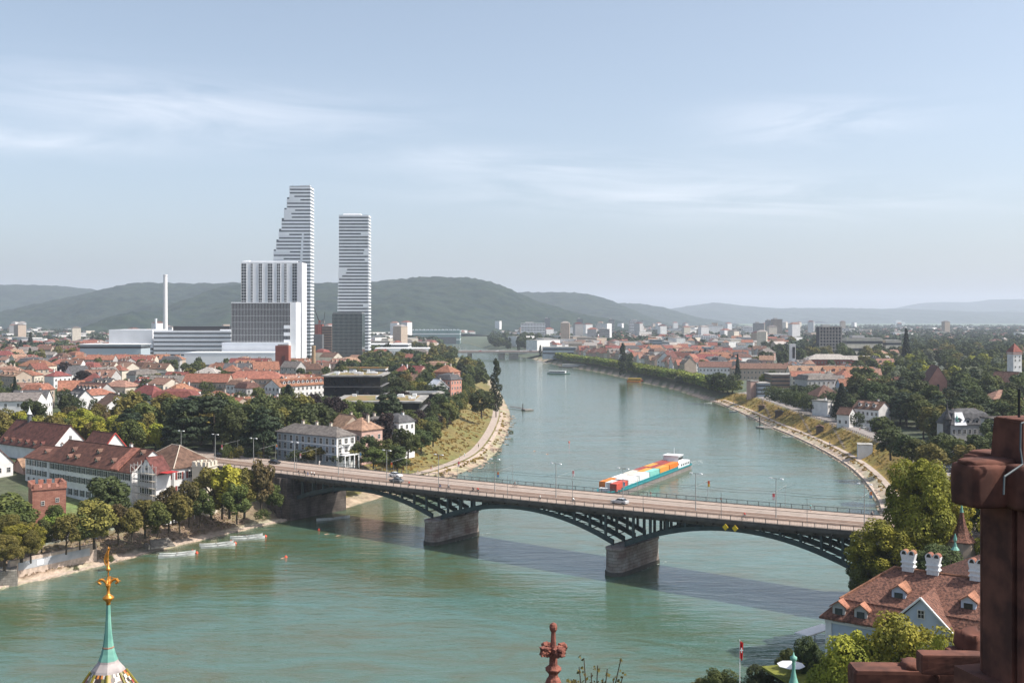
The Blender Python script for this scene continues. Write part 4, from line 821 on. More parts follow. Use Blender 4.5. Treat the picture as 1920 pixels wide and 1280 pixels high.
# villas beyond the bridge
c_ = uv((-59, 359), -15, 4.2); vt = house('', *c_, 12.4, 30, 8.6, 9.6, 'hip', 2.8, UD, 'grey', 'bluegrey', win='', chim=3, label='white villa row, front painted shade-blue, with a flat grey hipped roof beyond the bridge', name='villa_terrace', cat='villa')  # blue-grey wall colour paints the shade on the white front
win_rows(vt, 30, 8.6, 'F', [2.2, 5.2, 8.0], 10, 1.2, 1.9, None); win_rows(vt, 30, 8.6, 'R', [2.2, 5.2, 8.0], 3, 1.2, 1.9)
mb = MB(); mb.box(15.05, 0, -1, .12, 8.62, 10.5); mb.box(15.6, 0, 4.0, 1.2, 5, .25); mb.box(15.6, 0, 7.0, 1.2, 4, .2); mb.build('lit_end_wall', WALL['white'], vt); win_rows(vt, 30.4, 8.6, 'R', [2.2, 5.2, 8.0], 3, 1.2, 1.9)  # white sheet paints the end as the sunlit face
mb = MB(); [mb.box(0, -4.34, z_, 30, .1, .25) for z_ in (3.6, 6.6)]; mb.build('cornice', WHITE, vt)
mb = MB(); mb.box(16.8, 0, 3.4, 2.6, 7, .3); [mb.box(17.9, y_, -1, .3, .3, 4.4) for y_ in (-3.2, -1, 1.2, 3.2)]; mb.build('porch', WHITE, vt)
house_px('', 678, 783, 12, 11, 11, 8.5, 'hip', 4.2, UD, 'tan', 'pink', win='FR', chim=1, label='brown villa with a pyramid roof between dark trees', name='villa', cat='villa')
house_px('', 707, 781, 12, 13, 10, 9, 'hip', 2.5, UD, 'grey', 'grey', win='F', chim=2, label='grey-roofed villa right behind the pyramid-roofed one', name='villa', cat='villa')
house_px('', 745, 778, 12, 10, 9, 10, 'mansard', 2.4, UD, 'slate', 'white', win='FR', sp=2.6, chim=1, label='tall white villa half hidden by the copper beech', name='villa', cat='villa')
# riverside furniture on the left bank
qa, qb = W(22, 1070, 2.6), W(178, 1037, 2.6); d_ = Vector((qb[0]-qa[0], qb[1]-qa[1])); mid = Vector(qa)+d_*.5
qw = thing('quay_wall', 'pale concrete quay wall painted with a faded grey-blue band', 'wall', mid.x, mid.y, 0, math.atan2(d_.y, d_.x))
MB().box(0, .4, .6, d_.length+1, 1.0, 4.4).build('wall', LEDGE, qw); MB().box(0, -.13, 2.4, d_.length*.86, .05, 1.9).build('painted_band', mat('mural_grey', (.30, .33, .36), .9, scale=.35, col2=(.44, .45, .47), det=2), qw); MB().box(-4, -.19, 2.7, 1.7, .05, 1.3).build('white_panel', WHITE, qw)
mb = MB()
for i in range(16): mb.tube((-d_.length/2+i*d_.length/15, .4, 5.0), (-d_.length/2+i*d_.length/15, .4, 5.9), .035, n=4)
mb.tube((-d_.length/2, .4, 5.9), (d_.length/2, .4, 5.9), .03, n=4); mb.build('handrail', METAL, qw)
p = W(6, 1085, 2); o = thing('stone_block', 'rough stone bastion of the quay at the left picture edge', 'wall', p[0]-4, p[1]+2, 0, .4); MB().box(0, 0, -1, 12, 6, 4.6, tap=.94).build('masonry', STONE, o)
p = W(303, 1022, 1.6); o = thing('slipway', 'stone landing steps cut in the rubble bank', 'steps', p[0], p[1], 1.2, math.atan2(.6, .8)); mb = MB()
for i in range(6): mb.box(0, i*.55-1, i*.3, 6.5-i*.3, .7, .35)
mb.build('steps', STONE, o); MB().box(-3.7, .6, 0, .4, 4, 1.3).build('side_wall', STONE, o)
G1 = 'trees along the left promenade'
for k_, px, py, z, hg, wpx in (('round', 8, 925, 5, 12, 95), ('lime', 40, 978, 5, 9, 75), ('olive', 8, 1000, 5, 8, 70), ('olive', 58, 992, 5, 7.5, 42), ('round', 32, 940, 6, 9, 46), ('olive', 124, 962, 5, 9.5, 44), ('olive', 177, 934, 5, 12, 76), ('dark', 199, 890, 6.5, 14, 80), ('chestnut', 222, 943, 5, 10, 44),
        ('olive', 272, 933, 5, 10, 62), ('chestnut', 317, 910, 5, 12, 46), ('chestnut', 354, 902, 5, 12, 50), ('olive', 396, 873, 5, 14.5, 62), ('lime', 430, 868, 5.5, 15, 66), ('olive', 458, 876, 5, 14, 60), ('chestnut', 489, 862, 5, 16, 50), ('round', 512, 905, 4, 9, 36), ('round', 102, 945, 6, 8, 34), ('olive', 416, 905, 4, 10, 50), ('round', 150, 962, 5.5, 8.5, 46), ('olive', 247, 950, 5.5, 8.5, 44), ('round', 296, 938, 5.5, 9, 44), ('olive', 337, 925, 5.5, 10, 46), ('round', 376, 915, 5, 10, 46), ('round', 78, 975, 5, 7.5, 40), ('olive', 18, 962, 5, 10, 60), ('round', 444, 905, 4.5, 11, 50)):
    tree_px(k_, px, py, z, hg, wpx*1.18, G1)
for k_, px, py, z, hg, wpx, lab in (('round', 491, 953, 3.4, 4.4, 34, 'round green bush on the rubble bank beside the abutment'), ('round', 205, 1040, 1.2, 2.6, 20, 'small bush at the water line by the gilded finial'), ('round', 291, 988, 4.6, 2.2, 16, 'small dark bush above the landing steps'), ('round', 143, 1060, 1, 1.6, 11, 'tiny bush on the quay ledge')):
    tree_px(k_, px, py, z, hg, wpx, 'bushes on the left bank', lab, 'mid')
for i, (px, py) in enumerate(((150, 1005), (205, 990), (232, 984), (262, 980), (298, 975), (335, 968), (378, 960), (400, 952), (440, 950), (465, 945), (70, 1022), (20, 1035), (280, 962), (345, 950))):
    p = W(px, py, 5.2); tree(('round', 'dark', 'olive')[i % 3], p[0], p[1], 5, rnd.uniform(2.2, 3.6), rnd.uniform(1.8, 3.0), 'shrubs under the promenade trees', 'low %s shrub under the promenade trees, %s' % (('green', 'dark', 'olive')[i % 3], ('by the blue-clad walker', 'near the dark tree', 'below the convent corner', 'in front of the gabled bay', 'beside the slipway', 'by the parked cars', 'below the turret', 'at the foot of the big pale tree', 'between the big pale trees', 'below the columnar tree', 'by the hedge', 'at the left picture edge', 'behind the third promenade tree', 'behind the hipped house')[i]), 'mid', occ=False)
p = W(93, 1018, 5); hd = tree('clipped', p[0], p[1]+4, 5, 6.4, 3.2, None, 'tall clipped hedge block right of the red brick tower', 'mid'); hd.name = 'hedge'; hd['category'] = 'hedge'
for i, (px, py) in enumerate(((37, 1046), (365, 972))):
    p = W(px, py, 4.8); o = lamp(p[0], p[1], 4.8, 'riverside promenade lamp, %s' % ('left one by the quay wall', 'right one under the columnar trees')[i], .3, .5, 'promenade lamps')
for i, (px, py, c1, c2) in enumerate(((179, 1012, 'blue', 'blue'), (160, 1018, 'grey', 'black'), (245, 1003, 'white', 'black'), (330, 985, 'red', 'black'), (56, 1045, 'white', 'blue'))):
    p = W(px, py, 4.9); o = person(p[0], p[1], 4.9, i*1.3, c1, c2, 'walk', None, 'people on the left promenade'); GEN.append((o, 'person in %s strolling on the left promenade' % c1, px, py))
for i, (px, py, c_) in enumerate(((308, 968, 'white'), (240, 968, 'red'), (322, 965, 'silver'))):
    p = W(px, py, 6); o = car('car', c_, p[0], p[1], gz(*p), .9, '%s car parked under the promenade trees' % c_, 'cars parked below the convent')
def rubble(n, fn, name, kind_m, s0, s1, seed):          # loose blocks on a bank: nobody could count them
    r = random.Random(seed); mb = MB()
    for _ in range(n):
        x, y = fn(r); z = gz(x, y)
        if z < -.6: continue
        s_ = r.uniform(s0, s1); v = [(x+(a+r.uniform(-.3, .3))*s_, y+(b_+r.uniform(-.3, .3))*s_, z+(c+r.uniform(-.3, .3))*s_*.6) for c in (-1, 1) for a, b_ in ((-1, -1), (1, -1), (1, 1), (-1, 1))]
        mb.add(v, [(3, 2, 1, 0), (4, 5, 6, 7), (0, 1, 5, 4), (1, 2, 6, 5), (2, 3, 7, 6), (3, 0, 4, 7)])
    return tag(mb.build(name, kind_m), kind='stuff')
ONE = ofs(LS, 1, 235, 322, 1); ONF = ofs(LS, 1, 372, 700, 1); ORF = ofs(RS, 1, 290, 800, -1)
def on(P, r, lo, hi, sg): i = r.randrange(len(P)-1); q = P[i].lerp(P[i+1], r.random()); t_ = (P[i+1]-P[i]).normalized(); n_ = Vector((-t_.y, t_.x))*sg; d = r.uniform(lo, hi); return q.x+n_.x*d, q.y+n_.y*d
RUB = mat('rubble', (.30, .22, .16), .95, .35, .3, .3)
rubble(1500, lambda r: on(ONE, r, 3.5, 11, 1), 'rubble', RUB, .15, .42, 1)
rubble(260, lambda r: on(ONF, r, -7, 3, 1), 'shore_rocks', mat('shore_rock', (.36, .28, .22), .95, .3, .3, .3), .2, .9, 2)
rubble(380, lambda r: on(ORF, r, -1.2, 1.2, -1), 'shore_rocks', _m['shore_rock'], .15, .5, 3)
# grass tussocks and scrub on the banks
def scrub(n, fn, name, m, s0, s1, seed):
    r = random.Random(seed); vs = []; fs = []
    for _ in range(n):
        x, y = fn(r); z = gz(x, y)
        if z < .3: continue
        for _ in range(9):
            a = r.uniform(0, 6.28); s_ = r.uniform(s0, s1); dx, dy = math.cos(a)*s_, math.sin(a)*s_; ox, oy = r.uniform(-s1, s1), r.uniform(-s1, s1); b_ = len(vs)
            vs += [(x+ox-dx, y+oy-dy, z-.1), (x+ox+dx, y+oy+dy, z-.1), (x+ox+dx*.7, y+oy+dy*.7+.2, z+s_*1.3), (x+ox-dx*.7, y+oy-dy*.7+.2, z+s_*1.3)]; fs.append((b_, b_+1, b_+2, b_+3))
    o = put(name, npmesh(name, vs, fs, m)); return tag(o, kind='stuff')
GR = leafmat('grass_gold', (.30, .21, .055), (.20, .165, .045)); GR2 = leafmat('scrub_brown', (.22, .16, .08), (.14, .11, .05))
BG_ = ofs(LS, 1, 372, 860, 1)
scrub(900, lambda r: on(BG_, r, 12, 32, 1), 'bank_grass', GR, .2, .5, 4)
scrub(700, lambda r: on(ORF, r, 8.5, 16, -1), 'bank_grass', GR, .2, .42, 5)
scrub(420, lambda r: on(ONE, r, 3.5, 12, 1), 'bank_scrub', GR2, .12, .3, 6)
scrub(160, lambda r: on(ORF, r, 2.5, 4.6, -1), 'bank_scrub', GR, .2, .45, 8); scrub(90, lambda r: on(ONF, r, 1, 5, 1), 'bank_scrub', GR, .3, .6, 9)
# ------------------------------------------------------------------ high-rises and works on the left
def block(name, label, px0, px1, pyt, Y, D_, wallm, zb=12, cat='building', rot=0, mesh=True):
    x0, x1 = XP(px0, Y), XP(px1, Y); zt = ZP(pyt, Y); o = thing(name, label, cat, (x0+x1)/2, Y+D_/2, zb, R(rot)); L_ = x1-x0; h_ = zt-zb
    if mesh: MB().box(0, 0, -5, L_, D_, h_+5).build('wall', wallm, o)
    k = max(1, int(L_/D_)); [OCC.append(((x0+x1)/2+(-.5+(i+.5)/k)*L_, Y+D_/2, max(D_, L_/k)*.62)) for i in range(k)]
    return o, L_, h_
WT = mat('tower_white', (.70, .735, .77), .5, .05, .1); TG = mat('tower_glass', (.10, .12, .135), .2, .25, .2, spec=.6); WS = mat('panel_white', (.82, .83, .85), .55, .05, .1); DG = mat('dark_band', (.05, .055, .06), .3, .2, .3)
# stepped tower
Y = 1300; o = thing('stepped_tower', 'tallest white high-rise whose left side climbs in steps', 'skyscraper', XP(582, Y), Y, 12); xr = 0.0; m_ = Y/FP
edges = [(348.7, 542.5), (370, 537.5), (390, 532.5), (409, 527.5), (429, 522.5), (449, 517.5), (467.5, 512.5), (490, 507), (512, 502), (535, 497), (560, 490), (585, 484), (610, 478)]
FH = 6.5*m_; tz = ZP(348.7, Y)-12; nf = 49; side = 24; core = MB(); r = random.Random(4)
for i, (py, px) in enumerate(edges):
    z1 = ZP(py, Y)-12; z0 = ZP(edges[i+1][0], Y)-12 if i+1 < len(edges) else -4; L_ = (582-px)*m_; core.box(-L_/2, side/2, z0, L_-.8, side-.8, z1-z0)
core.build('glass_core', TG, o); OCC.append((XP(545, Y), Y+12, 40))
for k in range(nf):
    z = tz-k*FH-1.0
    if z < 4: break
    zy = z+12+FH*.2; py = HY+(CH-zy)*FP/Y; px = [e for e in edges if e[0] <= py+.6][-1][1] if py > 348 else 542.5; L_ = (582-px)*m_
    mb = MB(); mb.box(-L_/2, side/2, z-FH*.56, L_+.2, side, FH*.56)
    if k % 3 == 0: mb.box(-L_/2, side/2, z-FH*.56-.02, L_+.5, side+.3, .3)
    mb.build('floor_band', WT, o)
    a = r.random()
    if 3 <= k < 40 and a < .62:
        w0 = L_*r.uniform(.2, .6); mb = MB(); mb.box(-L_+w0/2+.2, .15, z-.001, w0, .5, FH*.45); mb.build('blank_panel', WT, o)
    if 14 <= k < 24: MB().box(-L_*.24, .14, z-.001, L_*.06, .5, FH*.45).build('blank_panel', WT, o)
MB().box(-8, side/2, tz-1, 12, 10, 2.6).build('roof_plant', WS, o); [MB().tube((q, 3, tz-1), (q, 3, tz+3), .12).build('antenna', METAL, o) for q in (-2, -22)]
# second tower
Y = 1250; m_ = Y/FP; o = thing('slab_tower', 'second white high-rise, straight-sided, with even dark window bands', 'skyscraper', XP(691, Y), Y, 12); tz = ZP(403, Y)-12; FH = 6.1*m_
def lx(z): py = HY+(CH-z-12)*FP/Y; return np.interp(py, [400, 500, 580, 670], [635.5, 635, 632.5, 632])
core = MB(); core.box(-(691-634)*m_/2, 11, -4, (691-635.8)*m_-.8, 21, tz+4); core.build('glass_core', TG, o); OCC.append((XP(660, Y), Y+11, 26))
for k in range(44):
    z = tz-k*FH-.2
    if z < 3: break
    L_ = (691-lx(z))*m_; mb = MB(); mb.box(-L_/2, 11, z-FH*.52, L_+.2, 22, FH*.52); mb.build('floor_band', WT, o)
    if k in (6, 11, 12, 14, 17, 18, 19, 28) : w0 = L_*r.uniform(.12, .3); sd_ = r.choice((0, 1)); MB().box(-L_+w0/2 if sd_ else -w0/2, .15, z-.001, w0, .5, FH*.5).build('blank_panel', WT, o)
MB().box(-20, 11, tz-.2, 22, 16, 2.2, tap=.9).build('roof_plant', WS, o)
# gridded facades
def grid(o, L_, D_, h_, nx, nz, fin=.5, slab=.6, m=WS, faces='F', dp=.5, z0=0):
    mb = MB()
    if 'F' in faces:
        for i in range(nx+1): mb.box(-L_/2+i*L_/nx, -D_/2-dp/2, z0, fin, dp, h_-z0)
        for k in range(nz+1): mb.box(0, -D_/2-dp/2+.04, z0+(h_-z0)*k/nz-slab/2, L_, dp, slab)
    if 'R' in faces:
        n2 = max(2, int(nx*D_/L_))
        for i in range(n2+1): mb.box(L_/2+dp/2, -D_/2+i*D_/n2, z0, dp, fin, h_-z0)
        for k in range(nz+1): mb.box(L_/2+dp/2-.04, 0, z0+(h_-z0)*k/nz-slab/2, dp, D_, slab)
    return mb.build('facade_grid', m, o)
o, L_, h_ = block('laboratory_slab', 'grey gridded office slab with a blank white end, in front of the stepped tower', 434, 544, 568, 1100, 22, DG); grid(o, L_, 22, h_, 40, 10, .16, .26, mat('mullion_light', (.55, .56, .57), .6, .05)); MB().box(L_/2+3.0, 1, -4, 6.0, 24, h_+5).build('end_wall', WS, o); MB().box(0, 0, h_, L_+.6, 22.6, .8).build('roof_edge', WS, o)
for k in (0, 1, 2, 3, 4, 5): MB().box(L_/2-3.3, -11.6, 2.5+k*7.4, 6.2, .5, 3.6).build('white_panel', WS, o)
o, L_, h_ = block('striped_slab', 'white office block with vertical window strips behind the gridded slab', 452, 557, 491, 1200, 26, WS); m_ = .6
for a, b_ in ((452.5, 462), (470, 474), (485, 491.5), (502, 511), (519, 525.5), (533, 537.5), (548, 557)):
    w_ = (b_-a)*m_; mb = MB(); mb.box((a+b_)/2*m_-504.5*m_, -13.05, 2, w_, .2, h_-4, 0)
    for i in range(34): mb.box((a+b_)/2*m_-504.5*m_, -13.2, 2+i*(h_-4)/34, w_, .25, .45, 1)
    for i in range(max(2, int(w_/2))+1): mb.box((a)*m_-504.5*m_+w_*i/max(2, int(w_/2)), -13.25, 2, .22, .25, h_-4, 1)
    mb.build('window_strip', [DG, WS], o)
MB().box(L_/2+2.9, 0, -4, 5.6, 28, h_+3.4).build('end_wall', mat('panel_bright', (.74, .74, .77), .5, .04, .1), o); MB().box(-L_/2+4, 0, h_, 6, 8, 2.2).build('roof_plant', WS, o); MB().box(0, -9, h_, L_, .3, 1.2).build('roof_edge', WS, o)
o, L_, h_ = block('dark_grid_tower', 'dark green-grey gridded glass tower at the foot of the second high-rise', 623, 679, 588, 1150, 22, mat('glass_green', (.035, .06, .06), .15, .3, .3, spec=.6)); grid(o, L_, 22, h_, 24, 15, .28, .32, mat('mullion', (.22, .25, .25), .6, .1)); MB().box(0, 0, h_, L_-1, 20, 1.6).build('roof_edge', METAL, o)
def bands(o, L_, D_, h_, n, faces='FR', frac=.42, z0=1.0, m=DG):
    for k in range(n):
        z = z0+(h_-z0)*(k+.25)/n; bh = (h_-z0)/n*frac; MB().box(0, 0, z, L_+.25, D_+.25, bh).build('window_band', m, o)
o, L_, h_ = block('laboratory', 'wide white laboratory with black window bands and a dark roof screen', 288, 433, 620, 1240, 60, WS); bands(o, L_, 60, h_, 7, frac=.3); MB().box(6, 0, h_, 66, 30, 5.2).build('roof_screen', BLACK, o); MB().box(38, -22, h_, 14, 8, 1.5).build('roof_plant', WS, o)
o, L_, h_ = block('laboratory_hall', 'white windowless hall left of the banded laboratory', 204, 286, 618, 1260, 55, WS); MB().box(0, 0, 13, L_+.3, 55.3, 2.2).build('window_band', DG, o); MB().box(0, 0, 8.5, L_+.3, 55.3, 1.6).build('window_band', DG, o); MB().box(-20, -34, -4, 70, 14, 13).build('annex', WS, o); MB().box(-20, -41.1, 4, 69, .3, 2.0).build('window_band', DG, o)
o, L_, h_ = block('low_hall', 'long low glass-fronted hall above the orange roofs', 150, 264, 646, 1150, 30, mat('panel_pale_blue', (.40, .47, .52), .5, .05)); MB().box(0, 0, h_-4.2, L_+.2, 30.2, 2.6).build('window_band', DG, o); MB().box(0, 0, h_, L_+2, 32, .6).build('roof_edge', WS, o); MB().box(0, 0, .5, L_+.2, 30.2, 1.8).build('window_band', mat('green_glass', (.05, .10, .09), .2), o)
o, L_, h_ = block('production_hall', 'pale grey low hall directly below the gridded slab', 416, 541, 643, 1090, 26, WS); MB().box(0, -13.1, 6.5, L_*.98, .3, 1.7).build('window_band', DG, o); MB().box(0, 0, h_, L_+.6, 26.6, .5).build('roof_edge', WT, o)
o, L_, h_ = block('production_hall', 'widest and lowest pale grey hall behind the orange tenements', 345, 516, 662, 1040, 44, WS, rot=0); MB().box(0, -22.1, 3.5, L_*.97, .3, 1.5).build('window_band', DG, o); MB().box(0, 0, h_, L_+.6, 44.6, .5).build('roof_edge', WT, o)
def stack(name, label, px, pyt, Y, r0, r1, m, zb=12, top=None):
    z1 = ZP(pyt, Y)-zb; o = thing(name, label, 'chimney', XP(px, Y), Y, zb); MB().lathe([(r0, -5), (r1, z1-1.5)], 14).build('shaft', m, o, smooth=False); MB().lathe([(r1*1.12, z1-1.5), (r1*1.12, z1)], 14).build('rim', top or m, o); OCC.append((XP(px, Y), Y, r0)); return o
stack('smokestack', 'tall slender white smokestack above the laboratory', 310, 515, 1500, 3.5, 2.7, mat('stack_white', (.76, .74, .74), .6, .05)); stack('flue', 'short thin white flue left of the tall smokestack', 292.5, 597, 1330, 1.6, 1.3, WT)
stack('brick_chimney', 'tan brick factory chimney rising from the roofs', 588, 648, 900, 1.9, 1.6, mat('chimney_tan', (.42, .30, .18), .9, .2, .5, pat='xz', pscale=(1, .5)))
o, L_, h_ = block('brick_block', 'windowless brick-red tower block with a small roof cabin', 516, 541, 648, 890, 9, WALL['redbrick'], zb=10); MB().box(.5, 0, h_, L_*.75, 6, 1.1).build('roof_cabin', CONC, o); [MB().box(q, -4.6, h_*.22, .25, .2, h_*.5).build('slot', BLACK, o) for q in (.4, 1.4, 2.4)]; MB().box(L_/2+.02, 0, -5, .12, 9, h_+5).build('side_wall', mat('brick_red_lit', (.34, .12, .08), .9, .1), o)  # lighter brick sheet paints sunlight onto the right side
o, L_, h_ = block('brick_tower_house', 'dark slab building right of the stepped tower', 588, 604, 627, 1240, 12, WALL['slate'])
o, L_, h_ = block('red_office', 'dark red office tower seen between the two high-rises', 590, 604, 608, 1420, 14, WALL['redbrick']); o, L_, h_ = block('red_office', 'brown-grey office tower just left of the dark gridded tower', 604, 622, 611, 1380, 14, WALL['brown']); bands(o, L_, 14, h_, 12, frac=.3)
# crane
Y = 1350; cr = thing('tower_crane', 'red and white tower crane between the high-rises', 'crane', XP(599, Y), Y, 12); h_ = ZP(604, Y)-12; mb = MB(); RD = plain('crane_red', (.40, .10, .07)); 
for a, b_ in ((-1, -1), (1, -1), (1, 1), (-1, 1)): mb.tube((a, b_, 0), (a, b_, h_), .22, n=4)
for i in range(12): z = h_*i/12; mb.tube((-1, -1, z), (1, -1, z+h_/12), .16, n=4); mb.tube((1, 1, z), (-1, 1, z+h_/12), .16, n=4)
mb.build('mast', RD, cr); mb = MB(); mb.tube((0, 0, h_), (-8, 0, h_+22), .7, .4, 4); mb.tube((0, 0, h_), (6, 0, h_+4), .5, n=4); mb.tube((6, 0, h_+4), (7, 0, h_+13), .4, n=4); mb.build('jib', BLACK, cr); MB().box(4.5, 0, h_-1, 4, 2.5, 3).build('counterweight', CONC, cr); MB().box(0, 0, h_, 2.2, 2.2, 2.4).build('cab', RD, cr)
# low white office and green hall right of the towers
o, L_, h_ = block('white_office', 'low white office with a fine window grid above the riverside trees', 702, 809, 653, 1330, 40, DG); grid(o, L_, 40, h_-3.4, 34, 6, .7, .8); MB().box(0, 0, h_-3.6, L_+1.5, 41, 3.8).build('roof_edge', WS, o)
o, L_, h_ = block('white_office', 'longer white office roof set back behind the low white office', 690, 765, 645, 1480, 50, WS); bands(o, L_, 50, h_, 3)
o, L_, h_ = block('glass_hall', 'long green glass hall with sawtooth roof near the far bridge', 762, 862, 619, 2300, 50, mat('hall_green', (.16, .24, .24), .35, .1, .1)); bands(o, L_, 50, h_, 2, frac=.12, m=WS); mb = MB(); [mb.box(-L_/2+(i+.5)*L_/14, -20, h_, 5, 8, 1.8) for i in range(14)]; mb.build('roof_lights', WT, o); MB().box(-4, -26, -5, L_*.94, 3, 15).build('plinth', WALL['slate'], o)
# modern dark offices by the park
GB = mat('black_glass', (.018, .02, .024), .12, .3, .3, spec=.6); SLB = mat('slab_edge', (.14, .14, .14), .7, .1)
def dark(label, px0, px1, pyt, Y, D_, n, gr, rot=0, zb=11, name='dark_office'):
    o, L_, h_ = block(name, label, px0, px1, pyt, Y, D_, GB, zb, rot=rot)
    for k in range(n): MB().box(0, 0, h_*(k+1)/(n+1)-.2, L_+1.6, D_+1.6, .35).build('floor_slab', SLB, o)
    mb = MB(); mb.box(0, 0, h_, L_+2.4, D_+2.4, .7, 0); mb.box(0, 0, h_+.7, L_*.86, D_*.8, .12, 1); mb.build('roof', [ROOF['flat'], gr], o)
    mb = MB(); q = random.Random(int(px0)); [mb.box(q.uniform(-.4, .4)*L_, q.uniform(-.35, .35)*D_, h_+.82, q.uniform(1, 3.2), q.uniform(1, 2.5), q.uniform(.5, 1.6)) for _ in range(14)]; mb.build('roof_plant', WS, o)
    for j in range(int(L_/5)):
        if q.random() < .45: MB().box(-L_/2+2.5+j*5, -D_/2-.05, h_*.2+q.random()*h_*.4, 1.2, .12, 1.8).build('pale_pane', mat('pane_pale', (.20, .21, .20), .3, .1), o)  # pale panes set at random along the front
    return o
dark('broad black glass office block with projecting floor slabs', 607, 713, 706, 555, 34, 3, ROOF['green']); dark('low dark office with patches of yellow-green roof planting', 625, 786, 755, 490, 40, 2, ROOF['green'], name='dark_office')
o = thing('dark_pavilion', 'dark office with a six-sided pale flat roof near the river', 'building', XP(794, 575), 575, 12); hx = [(-10.5, -3), (-7, -8), (5, -8), (10.5, -1), (8, 8), (-9, 8)]; MB().prism(hx, -5, 9.8).build('wall', GB, o); MB().prism([(a*1.09, b_*1.12) for a, b_ in hx], 9.8, 10.5).build('roof', ROOF['flat'], o); MB().prism([(a*.8, b_*.8) for a, b_ in hx], 10.5, 10.62).build('roof_panels', WALL['slate'], o)
for k in (3, 6.4): MB().prism([(a*1.05, b_*1.06) for a, b_ in hx], k, k+.35).build('floor_slab', SLB, o)
OCC.append((XP(794, 575), 575, 12))
o = house_px('', 680, 688, 12, 34, 16, 15, 'flat', 0, 0, 'green', 'white', win='', chim=0, label='white balconied flats with an orange roof terrace above the black office', name='apartment_block', cat='apartment block'); bands(o, 34, 16, 15, 4); mb = MB(); mb.box(4, -2, 15.3, 14, 8, .2); mb.build('roof_terrace', plain('terrace_orange', (.42, .15, .06), .9), o)
